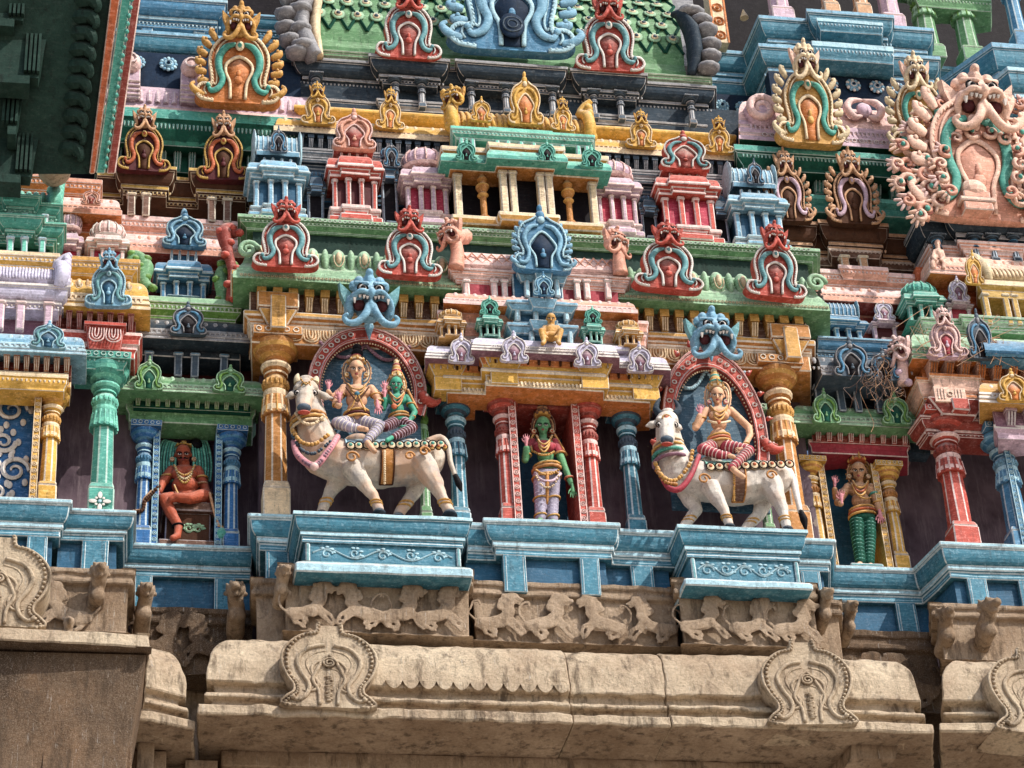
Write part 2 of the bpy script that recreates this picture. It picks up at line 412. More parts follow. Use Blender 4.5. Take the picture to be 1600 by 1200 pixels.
KCACHE = {}
def kudu_meshes(kind, pal, leaves, face):
    key = (kind, tuple(sorted(pal.items())), leaves, face)
    if key in KCACHE: return KCACHE[key]
    base, rim, inner, dark = pal['base'], pal['rim'], pal['inner'], pal.get('dark', 'umber')
    hd = pal.get('head', base); out = []
    R = outline(kind); full = R + [(-x, z) for x, z in reversed(R)]
    pl = MB(); pl.prism(full, -.06 if kind != 'stone' else -.085, .10 if kind != 'stone' else .34, base, taper=.03)
    st = (kind == 'stone'); top = R[-1][1]
    out.append(('back_plate', mesh_of('back_plate', pl, jit=.004, jf=6)))
    rm = MB()
    for s in (1, -1):
        P = [(s*x*.955, -.075, .02 + z*.975) for x, z in R]
        rm.tube([(p_[0], p_[1]-(.015 if st else 0), p_[2]) for p_ in P], .020 if not st else .016, rim, n=6)
        L = 0; prev = Vector(P[0]); cx0 = Vector((0, 0, top*.5))
        for p in P[1:]:
            p = Vector(p); seg = (p - prev); nseg = max(1, int(seg.length / .034))
            for k in range(nseg):
                q = prev + seg * ((k+.5)/nseg); o = Vector((seg.z, 0, -seg.x)).normalized() * s * 1
                if o.x * s < 0 and abs(o.x) > .3: o = -o
                rm.ell(q + Vector((0, -.008, 0)) - o*.012, (.013, .02, .013), rim, 5, 4)
            prev = p
        if kind != 'plain': rm.tube([(s*x*.78, -.075, .05+z*.9) for x, z in R[4:]], .012, rim, n=5)
    out.append(('beaded_rim', mesh_of('beaded_rim', rm, jit=.003, jf=8, smooth=True)))
    sw = MB()
    for s in (1, -1):
        c = {'face': [(.05, .70), (.16, .66), (.24, .54), (.24, .40), (.19, .28), (.23, .17), (.32, .13), (.36, .19)],
             'plain': [(.06, .82), (.2, .78), (.31, .62), (.30, .46), (.25, .30), (.30, .14), (.40, .12), (.42, .19)],
             'stone': [(.05, .88), (.22, .82), (.32, .66), (.28, .48), (.2, .32), (.22, .18), (.3, .1), (.36, .12)]}[kind]
        pts = cr([(s*x, -.085, z) for x, z in c], 5)
        sw.tube(pts, [.022, .042, .046, .044, .038, .036, .032, .018] if not st else .026, inner, n=8)
        sw.ell((s*c[-1][0], -.10, c[-1][1]), .03, inner, 8, 6)
        if st:
            for q, rr in ((.72, .013), (.55, .02), (.4, .012)):
                sw.tube(cr([(s*x*q, -.08, .12+z*q*1.02+(1-q)*.12) for x, z in c], 5), rr, inner, n=6)
            pts = cr([(s*x*.86, -.085, z) for x, z in R[2:]], 1)
            for k, p in enumerate(pts): sw.ell(p, (.022, .03, .022), rim, 6, 5)
    if st:
        for k in range(16): sw.ell((.01*math.sin(k*2), -.08, .1 + k*.022), (.035+.01*(k % 2), .03, .016), rim, 6, 5)
        sw.tube([(.075*(1-k/26)*math.cos(k*.6), -.10, .62+.075*(1-k/26)*math.sin(k*.6)) for k in range(22)], .014, rim, n=6)
        rr = random.Random(5)
        for k in range(70):
            a = rr.uniform(0, 6.28); q = rr.uniform(.1, .4)
            sw.ell((q*math.cos(a), -.065, .58+q*1.05*math.sin(a)), (rr.uniform(.012, .03), .025, rr.uniform(.012, .03)), rim, 6, 4)
    out.append(('scroll', mesh_of('scroll', sw, jit=.003, jf=8, smooth=True)))
    ar = MB(); top_a = {'face': .52, 'plain': .62, 'stone': .70}[kind]
    arch = cr([(.075, 0, .04), (.085, 0, .22), (.13, 0, .34), (.12, 0, .44), (0, 0, top_a), (-.12, 0, .44), (-.13, 0, .34), (-.085, 0, .22), (-.075, 0, .04)], 4)
    if kind == 'plain': arch = [Vector((p.x*1.45, 0, p.z*1.08)) for p in arch]
    if not st:
        ar.prism([(p.x, p.z) for p in arch], -.075, -.02, dark)
        ar.ell((0, -.085, .27), (.055, .03, .05), base, 8, 6); ar.ell((0, -.085, .34), (.03, .03, .05), base, 8, 6)
    ar.tube([(p.x*1.2, -.085, p.z*1.05) for p in arch], .021, rim, n=6)
    if kind == 'face': ar.ell((0, -.11, .665), (.055, .03, .06), rim, 10, 8); ar.ell((0, -.13, .665), (.03, .02, .033), inner, 8, 6)
    out.append(('arch_opening', mesh_of('arch_opening', ar, jit=.003, jf=8, smooth=True)))
    if leaves:
        lc = pal.get('leaf', rim)
        for s in (1, -1):
            lf = MB()
            for k, (x, z, a) in enumerate(((.355, .27, -.25), (.385, .37, 0), (.395, .47, .12), (.385, .57, .35), (.345, .67, .6), (.28, .76, .85))):
                ca, sa = math.cos(a), math.sin(a); L = .10
                P = [(x, z), (x+.05*ca, z+.05*sa+.01), (x+L*ca, z+L*sa+.02), (x+(L+.02)*ca, z+(L+.02)*sa+.045), (x+(L-.02)*ca-.0*sa, z+(L-.02)*sa+.055)]
                lf.tube(cr([(s*px, -.03, pz) for px, pz in P], 3), [.03, .042, .04, .028, .014], lc, n=7, flat=1.2)
                lf.ell((s*P[-1][0], -.06, P[-1][1]), .02, lc, 6, 5)
            lf.tube(cr([(s*.40, -.05, .10), (s*.50, -.07, .12), (s*.56, -.07, .19), (s*.52, -.07, .23)], 4), [.03, .04, .03, .015], lc, n=7)
            out.append(('leaf_fringe', mesh_of('leaf_fringe', lf, jit=.005, jf=8, smooth=True)))
    if face:
        hk = ('head', hd, dark, pal.get('horn', hd))
        if hk not in KCACHE: KCACHE[hk] = lion_head(hd, pal.get('mouth', 'maroon'), 'white', pal.get('horn', hd))
        H = KCACHE[hk]; sub = []
        T = Matrix.Translation((0, -.10, .98))
        hk2 = hk + ('m',)
        if hk2 not in KCACHE:
            face_me = organic('lion_mask', H['face'][1], voxel=.0095, smooth=2, jit=.003); face_me.transform(T)
            subs = []
            for nm, q in [('ear', q) for q in H['ears']]+[('mouth', q) for q in H['mouths']]+[('teeth', H['teeth'][1])]:
                me = mesh_of(nm, q, jit=0, smooth=(nm == 'mouth')); me.transform(T); subs.append((nm, me))
            for q in H['eyes']:
                me = mesh_of('eye', q, jit=0, smooth=True); me.transform(T); subs.append(('eye', me))
            KCACHE[hk2] = (face_me, subs)
        out.append(('lion_mask', KCACHE[hk2][0], KCACHE[hk2][1]))
    elif kind == 'plain':
        f = MB(); f.ell((0, -.02, 1.03), (.085, .07, .10), pal.get('crest', base)); f.ell((0, -.02, 1.17), (.05, .05, .075), pal.get('crest', base)); f.ell((0, -.07, .93), (.07, .05, .07), rim, 8, 6)
        out.append(('crest', mesh_of('crest', f, jit=.006, jf=8, smooth=True)))
    KCACHE[key] = out
    return out

PAL = dict(
    red=dict(base='red', rim='white', inner='aqua', dark='brick', head='red', horn='red'),
    orange=dict(base='orange', rim='cream', inner='teal', dark='orange', head='gold', horn='gold', leaf='gold'),
    peach=dict(base='gold', rim='cream', inner='teal', dark='orange', head='cream', horn='peach', leaf='bone'),
    brown=dict(base='maroon', rim='mustard', inner='rust', dark='umber', head='tan', horn='tan', leaf='mustard'),
    rosebrown=dict(base='umber', rim='tan', inner='lilac', dark='umber', head='tan', horn='tan', leaf='tan'),
    blue=dict(base='midblue', rim='ltblue', inner='sky', dark='navy', head='sky', horn='sky', leaf='sky'),
    aqua=dict(base='sky', rim='ltblue', inner='aqua', dark='deepblue', head='sky', horn='aqua'),
    steel=dict(base='steel', rim='grey', inner='midblue', dark='darkwin', crest='steel'),
    lav=dict(base='lavender', rim='white', inner='lavender', dark='mauve', crest='lavender'),
    green=dict(base='green', rim='palegreen', inner='olive', dark='deepgreen', crest='green'),
    gold=dict(base='yellow', rim='cream', inner='yellow', dark='orange', head='yellow', horn='gold', crest='yellow'),
    pink=dict(base='lilac', rim='pink', inner='pink', dark='crimson', head='pink', horn='pink', crest='pink'),
    jade=dict(base='teal', rim='jade', inner='teal', dark='darkwin', crest='jade'),
    salmon=dict(base='salmon', rim='pink', inner='salmon', dark='brick', head='salmon', horn='salmon', crest='salmon'),
    stone=dict(base='stone', rim='stone', inner='stone', dark='stone'),
    grand=dict(base='salmon', rim='peach', inner='teal', dark='salmon', head='peach', horn='peach', leaf='peach'),
)
def kudu(label, px, pyb, w, hgt, Y, pal, kind='face', leaves=False, face=True, group=None, tilt=.12, depth=None, cat='gable ornament', name='horseshoe_ornament'):
    "pixel column of its middle, pixel row of its foot, size in photo pixels at depth Y"
    if kind != 'face': face = False
    o = W(px, pyb, Y); top = W(px, pyb - hgt, Y)
    s = SC(o); wm = w * s; hm = (top.z - o.z)
    t = thing(name, label, cat, o, group or 'horseshoe ornaments')
    rv = random.Random(int(px*7+pyb)); t.scale = (wm*rv.uniform(.95, 1.06), (depth or wm), hm / 1.25*rv.uniform(.96, 1.03)); t.rotation_euler = (tilt+rv.uniform(-.03, .04), rv.uniform(-.035, .035), rv.uniform(-.07, .07))
    for it in kudu_meshes(kind, PAL[pal], leaves, face):
        c = bpy.data.objects.new(it[0], it[1]); col.objects.link(c); c.parent = t
        if len(it) > 2:
            for nm, me in it[2]:
                g = bpy.data.objects.new(nm, me); col.objects.link(g); g.parent = c
    return t

def lion_head_thing(label, px, pyc, w, Y, pal, group=None, rotz=0., name='lion_mask', tilt=.15):
    o = W(px, pyc, Y); s = SC(o) * w / .44
    P = PAL[pal]; hk = ('head', P['head'], P.get('dark'), P['horn'])
    if hk not in KCACHE: KCACHE[hk] = lion_head(P['head'], 'maroon', 'white', P['horn'])
    H = KCACHE[hk]
    t = thing(name, label, 'lion mask', o, group); t.scale = (s, s, s); t.rotation_euler = (tilt, 0, rotz)
    me = organic('face', H['face'][1], voxel=.007, smooth=2, jit=.003)
    f = bpy.data.objects.new('face', me); col.objects.link(f); f.parent = t
    for nm, q in [('ear', q) for q in H['ears']]+[('mouth', q) for q in H['mouths']]+[('teeth', H['teeth'][1])]:
        c = bpy.data.objects.new(nm, mesh_of(nm, q, jit=0)); col.objects.link(c); c.parent = f
    for q in H['eyes']:
        c = bpy.data.objects.new('eye', mesh_of('eye', q, jit=0, smooth=True)); col.objects.link(c); c.parent = f
    return t

# ---------------------------------------------------------------- mouldings
def arcp(o0, z0, o1, z1, m, k=6, bulge=1):
    "quarter-round profile points from (o0, z0) to (o1, z1), going down; bulge 1 convex (eave), -1 concave (cyma)"
    out = []
    for i in range(k):
        t = math.pi / 2 * i / k
        if bulge > 0: out.append((o0 + (o1-o0)*math.sin(t), z0 + (z1-z0)*(1-math.cos(t)), m))
        else: out.append((o0 + (o1-o0)*(1-math.cos(t)), z0 + (z1-z0)*math.sin(t), m))
    return out

def path_px(pts, z):
    "plan path from [(px, Y)] at height z"
    return [(XA(px, Y, z), Y) for px, Y in pts]

def prof_plinth(z0, z1, o, m, line):
    "z0 top, z1 bottom, o overhang: lip, cyma, fillets"
    H = z0 - z1; P = [(-.35, z0, m), (o, z0, line), (o, z0-.13*H, m), (o-.025, z0-.16*H, m)]
    P += arcp(o-.03, z0-.2*H, o*.28, z0-.62*H, m, 5, -1)
    P += [(o*.28, z0-.62*H, m), (o*.34, z0-.66*H, line), (o*.34, z0-.76*H, m), (o*.12, z0-.80*H, m), (o*.12, z0-.9*H, line), (.02, z0-.92*H, m), (.02, z1, m), (-.35, z1, m)]
    return P

def prof_eave(z0, z1, o, m, lip, soffit, fil=None, steps=2):
    "convex roll eave: top, quarter round, fillets, lip, soffit"
    H = z0 - z1; P = [(-.30, z0, m)] + arcp(-.02, z0, o*.86, z0-.58*H, m, 7, 1)
    zz = z0-.58*H
    for k in range(steps):
        P += [(o*.86+.012*k, zz, fil or lip), (o*.9+.012*k, zz-.05*H, fil or lip), (o*.9+.012*k, zz-.10*H, m), (o*.84+.012*k, zz-.11*H, m)]
        zz -= .16*H
    P += [(o*.9, zz, lip), (o, zz-.02*H, lip), (o, z1, soffit), (o-.05, z1, soffit), (-.28, z1+.01, soffit)]
    return P

def dentils(mb, x0, x1, y, z0, z1, n, dep, m, m2=None, fill=.55):
    "row of scrolled corbels on a face y (front), from x0 to x1"
    w = (x1-x0)/n; b = w*fill; H = z1-z0
    for i in range(n):
        c = x0 + w*(i+.5)
        mb.frus((c-b*.35, c+b*.35, y-dep*.35, y+.03, z0), (c-b*.45, c+b*.45, y-dep*.9, y+.03, z0+H*.55), m)
        mb.box(c-b*.52, c+b*.52, y-dep, y+.03, z0+H*.57, z1, m)
        for k in (-1, 0, 1):
            x = c + k*b*.27
            mb.tube([(x, y-dep*.45, z0+H*.04), (x, y-dep*.75, z0+H*.28), (x, y-dep*.98, z0+H*.52)], b*.085, m2 or m, n=5)

def petals(mb, x0, x1, y, z0, z1, n, dep, m, m2):
    "upright lotus petals in relief, wide and narrow in turn"
    w = (x1-x0)/n; H = z1-z0
    for i in range(n):
        c = x0+w*(i+.5); wide = i % 2 == 0; b = w*(.62 if wide else .32); zc = (z0+z1)/2
        mb.ell((c, y+.01, zc), (b, dep, H*.52), m, 10, 8)
        if wide:
            mb.tube([(c + b*.62*math.cos(a), y-dep*.86, zc + H*.36*math.sin(a)) for a in [math.pi*(.9+1.2*k/10) for k in range(11)]], w*.05, m2, n=5)
            mb.ell((c, y-dep*.75, zc+H*.02), (b*.4, dep*.5, H*.26), m2, 8, 6)

def rings(mb, x0, x1, y, z, r, m, m2=None, dz=0.):
    n = max(1, int((x1-x0)/(r*2.5)))
    for i in range(n):
        t = (i+.5)/n; c = (x0+(x1-x0)*t, y, z+dz*t)
        mb.ringz(c, r*.8, r*.28, m, 8)
        if m2 and i % 2: mb.ell(c, r*.35, m2, 5, 4)

def ticks(mb, x0, x1, y, z, n, w, hh, m):
    for i in range(n):
        c = x0+(x1-x0)*(i+.5)/n; mb.frus((c-w*.25, c+w*.25, y-.012, y+.01, z-hh), (c-w*.5, c+w*.5, y-.012, y+.01, z), m)

def uloops(mb, x0, x1, y, z, n, hh, m):
    "row of nested U reliefs"
    w = (x1-x0)/n
    for i in range(n):
        c = x0+w*(i+.5)
        for q in (.42, .26, .1):
            mb.tube(cr([(c-w*q, y, z), (c-w*q, y-.006, z-hh*(.35+q)), (c, y-.008, z-hh*(.6+q)), (c+w*q, y-.006, z-hh*(.35+q)), (c+w*q, y, z)], 3), w*.05, m, n=4)

def scrollwork(mb, x0, x1, y, z, amp, n, m, r=.008):
    "running vine painted in low relief"
    L = x1-x0; P = []
    for k in range(n*12+1):
        t = k/(n*12); P.append((x0+L*t, y, z+amp*.55*math.sin(2*math.pi*n*t/1.0*.5)))
    mb.tube(P, r, m, n=4)
    for i in range(n):
        cx = x0+L*(i+.5)/n; s = 1 if i % 2 == 0 else -1
        sp = [(cx+amp*.62*(1-k/18)*math.cos(s*k*.5), y, z-s*amp*.1+amp*.62*(1-k/18)*math.sin(s*k*.5)) for k in range(15)]
        mb.tube(sp, r*1.1, m, n=4)
        for a in (-.8, -.2, .5, 1.2):
            mb.ell((cx+amp*.8*math.cos(a+s), y, z+amp*.8*math.sin(a+s)*s), (r*2.6, r*.7, r*1.5), m, 6, 4)

# ---------------------------------------------------------------- pillar
def pillar(label, px, pyb, pyt, Y, w, m, line, sy=1., base='sq', group='storey pillars', half=0, light=None, worn=None):
    "w = shaft width in photo pixels"
    zb = ZT[pyb] if isinstance(pyb, str) else ZA(px, pyb, Y); zt = ZA(px, pyt, Y); H = zt-zb; x = XA(px, Y, zb); s = SC(Vector((x, Y, zb))); r = w*s/2
    t = thing('pillar', label, 'pillar', (x, Y, zb), group)
    c = (x, Y, zb); lt = light or m
    b = MB(); k = r*1.08
    b.box(x-k, x+k, Y-k, Y+k, zb, zb+H*.15, worn or m); b.frus((x-k, x+k, Y-k, Y+k, zb+H*.15), (x-r*.9, x+r*.9, Y-r*.9, Y+r*.9, zb+H*.19), worn or m)
    part(t, 'base', b, edge=line)
    b = MB(); b.lathe(c, [(r*1.0, H*.17, m), (r*.93, H*.4, m), (r*.88, H*.585, m)], 8, math.pi/8)
    part(t, 'shaft', b, edge=line, ew=.011)
    b = MB()   # tassel bell, rings and cushion
    b.lathe(c, [(r*1.14, H*.555, m), (r*1.16, H*.57, line), (r*1.12, H*.60, m), (r*.98, H*.66, line), (r*1.02, H*.675, line), (r*1.02, H*.69, m), (r*.8, H*.695, lt), (r*1.0, H*.72, lt), (r*1.02, H*.745, lt), (r*.78, H*.775, m),
                (r*.98, H*.78, line), (r*.98, H*.79, m), (r*.8, H*.795, m), (r*1.08, H*.81, line), (r*1.25, H*.825, line), (r*1.25, H*.835, m), (r*.95, H*.845, m), (r*.8, H*.86, m)], 16)
    for i in range(16):
        a = 2*math.pi*i/16
        b.tube([(x+r*1.13*math.cos(a), Y+r*1.13*math.sin(a), zb+H*.558), (x+r*.99*math.cos(a), Y+r*.99*math.sin(a), zb+H*.655)], r*.10, line if i % 2 else lt, n=5)
        b.ell((x+r*1.0*math.cos(a), Y+r*1.0*math.sin(a), zb+H*.733), (r*.16, r*.16, H*.02), lt, 6, 5)
    part(t, 'cushion', b, smooth=False)
    b = MB()
    b.lathe(c, [(r*.8, H*.855, m), (r*1.0, H*.87, lt), (r*1.35, H*.885, m), (r*1.7, H*.905, lt), (r*1.85, H*.925, m), (r*1.95, H*.945, m), (r*1.9, H*.952, m)], 24)
    part(t, 'capital', b, smooth=False)
    b = MB(); q = r*2.0
    b.box(x-q, x+q, Y-q*sy, Y+q*sy, zb+H*.953, zb+H, m)
    rings(b, x-q*.95, x+q*.95, Y-q*sy-.004, zb+H*.977, H*.016, line)
    part(t, 'abacus', b, edge=line)
    return t

def bracket(label, px, pyb, pyt, Y, w, m, line, group='pillar brackets'):
    zb = ZA(px, pyb, Y); zt = ZA(px, pyt, Y); H = zt-zb; x = XA(px, Y, zb); s = SC(Vector((x, Y, zb))); r = w*s/2
    b = MB()
    b.frus((x-r*.5, x+r*.5, Y-r*.5, Y+r*.3, zb), (x-r*.5, x+r*.5, Y-r*.5, Y+r*.3, zb+H*.35), m)
    b.frus((x-r*.45, x+r*.45, Y-r*.55, Y+r*.3, zb+H*.36), (x-r, x+r, Y-r*.8, Y+r*.3, zb+H*.7), m)
    b.box(x-r, x+r, Y-r*.82, Y+r*.3, zb+H*.71, zt, m)
    b.box(x-r*.35, x+r*.35, Y-r*1.0, Y-r*.5, zb+H*.2, zt-H*.02, m); b.box(x-r*.16, x+r*.16, Y-r*1.06, Y-r*.9, zb+H*.3, zb+H*.7, line)
    return solo('bracket', b, label, 'bracket', group, edge=line)

# ---------------------------------------------------------------- miniature shrine
def shrine(label, x0p, x1p, pyt, pyb, Y, m, line, inner, roof='barrel', fr=(.12, .42, .6, .7), posts=4, gab=None, dep=None, roofm=None, gpal=None, group='miniature shrines', neckm=None, name='miniature_shrine'):
    px = (x0p+x1p)/2; zb = ZA(px, pyb, Y); zt = ZA(px, pyt, Y); H = zt-zb
    x0 = XA(x0p, Y, zb); x1 = XA(x1p, Y, zb); w = x1-x0; xc = (x0+x1)/2; d = dep or w*.7
    t = thing(name, label, 'miniature shrine', (xc, Y, zb), group)
    yb = Y+d; rm = roofm or m
    za, zc, ze, zn = (zb+H*f for f in fr)
    b = MB(); P = [(x0+w*.08, yb), (x0+w*.08, Y+.06), (x0+w*.28, Y+.06), (x0+w*.28, Y), (x1-w*.28, Y), (x1-w*.28, Y+.06), (x1-w*.08, Y+.06), (x1-w*.08, yb)]
    hb = za-zb
    b.sweep(P, [(-.1, za, m), (w*.05, za, line), (w*.05, za-hb*.25, m), (w*.0, za-hb*.32, m), (w*.0, za-hb*.55, m), (w*.07, za-hb*.62, m), (w*.07, zb, m), (-.1, zb, m)])
    part(t, 'base', b, edge=line)
    b = MB(); b.box(x0+w*.14, x1-w*.14, Y+.10, yb, za, zc, inner); part(t, 'inner_wall', b)
    pw = w*.045 if posts > 2 else w*.07
    xs = [x0+w*.14, xc-w*.12, xc+w*.12, x1-w*.14] if posts == 4 else ([x0+w*.14, x1-w*.14] if posts == 2 else [x0+w*(.14+.72*i/(posts-1)) for i in range(posts)])
    for i, xp in enumerate(xs):
        b = MB(); yy = Y+.03 if 0 < i < len(xs)-1 else Y+.07
        b.box(xp-pw, xp+pw, yy, yy+.07, za, zc, m); b.box(xp-pw*1.35, xp+pw*1.35, yy-.012, yy+.07, zc-H*.03, zc, line)
        part(t, 'post', b, edge=line)
    b = MB(); he = ze-zc
    b.sweep(P, [(-.12, ze, rm)] + arcp(w*.0, ze, w*.10, zc+he*.48, rm, 4, 1) + [(w*.10, zc+he*.48, line), (w*.12, zc+he*.44, line), (w*.12, zc+he*.34, m), (w*.05, zc+he*.28, m), (w*.03, zc+he*.12, line), (w*.05, zc+he*.1, line), (w*.05, zc, m), (-.1, zc, m)])
    part(t, 'eave', b, edge=line)
    if zn > ze + .01:
        b = MB(); b.box(x0+w*.26, x1-w*.26, Y+.12, yb-.04, ze-.01, zn, neckm or inner)
        for k in (-1, -.35, .35, 1): b.box(xc+k*w*.22-pw*.6, xc+k*w*.22+pw*.6, Y+.08, Y+.14, ze-.01, zn, m)
        part(t, 'neck', b, edge=line)
    hr = zt-zn; b = MB()
    if roof == 'barrel':
        y0, y1 = Y+.05, yb; yc = (y0+y1)/2; ry = (y1-y0)/2
        sec = [(ry*1.0, 0), (ry*1.08, hr*.14), (ry*.95, hr*.2), (ry*1.0, hr*.5), (ry*.8, hr*.78), (ry*.4, hr*.95), (0, hr)]
        P2 = [(x0+w*.1+ry*.9, yc), (x1-w*.1-ry*.9, yc)]
        L = len(sec); nx = 10; vs = []; fs = []
        full = [(yc-r_, zn+z_) for r_, z_ in sec] + [(yc+r_, zn+z_) for r_, z_ in reversed(sec[:-1])]
        xa, xb = x0+w*.13, x1-w*.13
        for i in range(nx+1):
            xx = xa+(xb-xa)*i/nx
            vs += [(xx, y, z) for y, z in full]
        k = len(full)
        for i in range(nx):
            for j in range(k-1): fs.append((i*k+j, i*k+j+1, (i+1)*k+j+1, (i+1)*k+j))
        fs += [tuple(range(k)), tuple(range(nx*k, (nx+1)*k))]
        b.add(vs, fs, rm)
        for i in range(9):
            xx = xa+(xb-xa)*(i+.5)/9; b.tube([(xx, y-.004, z) for y, z in full[2:L]], w*.018, rm, n=5)
        for xx in (xa-w*.02, xb+w*.02): b.ell((xx, yc-ry*.3, zn+hr*.55), (w*.045, ry*.95, hr*.6), line, 8, 6)
    elif roof == 'dome':
        yc = (Y+yb)/2; R = w*.40
        b.lathe((xc, yc, zn), [(R*1.0, 0, line), (R*1.12, hr*.08, rm), (R*.95, hr*.16, rm), (R*1.05, hr*.3, rm), (R*1.0, hr*.5, rm), (R*.75, hr*.68, rm), (R*.4, hr*.8, line), (R*.45, hr*.84, rm), (R*.15, hr*.9, rm), (R*.12, hr*.97, rm), (.01, hr, rm)], 12, math.pi/12, sy=min(1., d/w*1.1))
        for k in range(12):
            a = 2*math.pi*k/12; b.tube([(xc+R*f*math.cos(a), yc+R*f*math.sin(a)*min(1., d/w*1.1), zn+hr*z) for f, z in ((1.0, .16), (1.08, .3), (1.02, .5), (.78, .68))], w*.02, line, n=5)
    elif roof == 'kudu':
        b.frus((x0+w*.2, x1-w*.2, Y+.1, yb-.02, zn), (xc-w*.12, xc+w*.12, Y+.16, yb-.1, zn+hr*.8), rm)
        b.frus((x0+w*.12, x1-w*.12, Y+.05, yb-.02, zn), (x0+w*.18, x1-w*.18, Y+.08, yb-.03, zn+hr*.22), rm)
    part(t, 'roof', b, edge=line if roof != 'dome' else None)
    if gab or roof == 'kudu':
        g = gab or 1.0; gp = PAL[gpal or 'red']; kd = 'plain' if roof != 'kudu' else 'plain'
        e = bpy.data.objects.new('gable', None); col.objects.link(e); e.parent = t
        e.empty_display_size = .05
        gw = w*.42*g if roof != 'kudu' else w*.78
        gh = hr*.95 if roof != 'kudu' else hr*1.0
        e.location = (0, .02-(.04 if roof != 'kudu' else 0), zn-zb-(hr*.02)); e.scale = (gw, gw, gh/1.25); e.rotation_euler = (.1, 0, 0)
        for it in kudu_meshes(kd, gp, False, False):
            c = bpy.data.objects.new(it[0], it[1]); col.objects.link(c); c.parent = e
    return t
def zz(px, Y, *pys): return [ZA(px, p, Y) for p in pys]

def ledge(label, pts, pxr, Yr, pyt, pyb, o, m, line, kind='plinth', name='ledge', cat='ledge', fil=None, soffit=None, steps=2, edge=None, group=None, step=.3, back=None, jit=.004, stonejit=False, extra=None, ew=.011):
    z0, z1 = zz(pxr, Yr, pyt, pyb); P = path_px(pts, (z0+z1)/2)
    b = MB()
    if kind == 'plinth': pr = prof_plinth(z0, z1, o, m, line)
    elif kind == 'eave': pr = prof_eave(z0, z1, o, m, line, soffit or m, fil, steps)
    elif kind == 'slab': H = z0-z1; pr = [(-.3, z0, m), (o, z0, line), (o, z0-.3*H, m), (o*.8, z0-.38*H, m), (o*.8, z0-.6*H, m), (o*.35, z1+.15*H, m), (o*.35, z1, m), (-.3, z1, m)]
    elif kind == 'flat': pr = [(-.3, z0, m), (o, z0, m), (o, z1, m), (-.3, z1, m)]
    elif kind == 'steps':
        H = z0-z1; pr = [(-.3, z0, m)]; k = steps
        for i in range(k): pr += [(o*(1-i/k), z0-H*i/k, line), (o*(1-i/k), z0-H*(i+.3)/k, m), (o*(1-(i+.5)/k), z0-H*(i+.55)/k, m), (o*(1-(i+.5)/k), z0-H*(i+1)/k, m)]
        pr += [(-.3, z1, m)]
    elif kind == 'roll':
        H = z0-z1; pr = [(-.3, z0, m)]+[(o*math.sin(math.pi*(.08+.84*i/8)), z0-H*i/8, m) for i in range(9)]+[(-.3, z1, m)]
    b.sweep(P, pr, step=step)
    H = z0-z1
    for (a, c) in zip(P, P[1:]):
        L = c[0]-a[0]
        if abs(a[1]-c[1]) > .01 or L < .15: continue
        y = a[1]; xa, xb = a[0]-o*.6, c[0]+o*.6
        if kind == 'plinth':
            n = int((xb-xa)/.075)
            for i in range(n):
                if noise.noise(Vector((i*.3, y*9, z0*5))) > .25: continue
                x = xa+(xb-xa)*(i+.5)/n; b.ell((x, y-o*.52, z0-.36*H), (.026, .012, .014), line, 6, 4)
            ticks(b, xa, xb, y-o*.13, z1+.19*H, int((xb-xa)/.05), .03, .10*H, line)
        elif kind == 'eave' and m not in ('lavender',):
            ticks(b, xa, xb, y-o*.93, z1+.32*H, int((xb-xa)/.06), .034, .11*H, line)
            n = int((xb-xa)/.11)
            for i in range(n):
                if noise.noise(Vector((i*.4, y*7, z0*3))) > .3: continue
                x = xa+(xb-xa)*(i+.5)/n; b.ell((x, y-o*.72, z0-.36*H), (.035, .02, .05*min(1, H/.3)), line, 7, 5)
        elif kind == 'slab':
            ticks(b, xa, xb, y-o*.8, z0-.42*H, int((xb-xa)/.05), .03, .16*H, line)
    if extra: extra(b, P, z0, z1)
    return solo(name, b, label, cat, group, edge=edge, jit=jit, ew=ew)

def wall(label, p0, p1, Y, pyt, pyb, m='purple_wall', th=.2, name='storey_wall', pxr=None, group=None):
    pxr = pxr or p0; z1, z0 = zz(pxr, Y, pyt, pyb); zm = (z0+z1)/2
    b = MB(); b.box(XA(p0, Y, zm), XA(p1, Y, zm), Y, Y+th, z0, z1, m)
    return solo(name, b, label, 'wall', group, jit=0)

def plinth_bay(label, pts, pxr, Yr, pyt, pyl, pyb, pil, o=.14, m='plinth', group=None):
    "ledge from pyt to pyl, panelled dado with pilasters down to pyb; pil = [(px0, px1)] pilasters, Yr front"
    z0, z1, z2 = zz(pxr, Yr, pyt, pyl, pyb); zm = (z0+z1)/2
    P = path_px(pts, zm)
    t = thing('plinth', label, 'plinth', (P[0][0], P[0][1], z2), group or 'blue plinth bays')
    b = MB(); b.sweep(P, prof_plinth(z0, z1, o, m, 'ltblue')); part(t, 'moulded_ledge', b, edge='ltblue', ew=.011)
    b = MB(); b.sweep(P, [(-.2, z1, 'deepblue'), (-.06, z1, 'deepblue'), (-.06, z2, 'deepblue'), (-.2, z2, 'deepblue')]); part(t, 'dado_panel', b)
    for a, c, Yp in pil:
        b = MB(); x0 = XA(a, Yp, z1); x1 = XA(c, Yp, z1)
        b.box(x0, x1, Yp-.02, Yp+.1, z2, z1+.01, m)
        for k in (.12, .88): b.box(x0+(x1-x0)*k-.008, x0+(x1-x0)*k+.008, Yp-.026, Yp, z2+.01, z1-.01, 'ltblue')
        part(t, 'pilaster', b, edge='ltblue')
    return t

# ================================================================ setting
g = MB(); g.add([(-300, -300, 0), (300, -300, 0), (300, 300, 0), (-300, 300, 0)], [(0, 1, 2, 3)], 'courtyard')
solo('ground', g, None, None, kind='structure', jit=0)

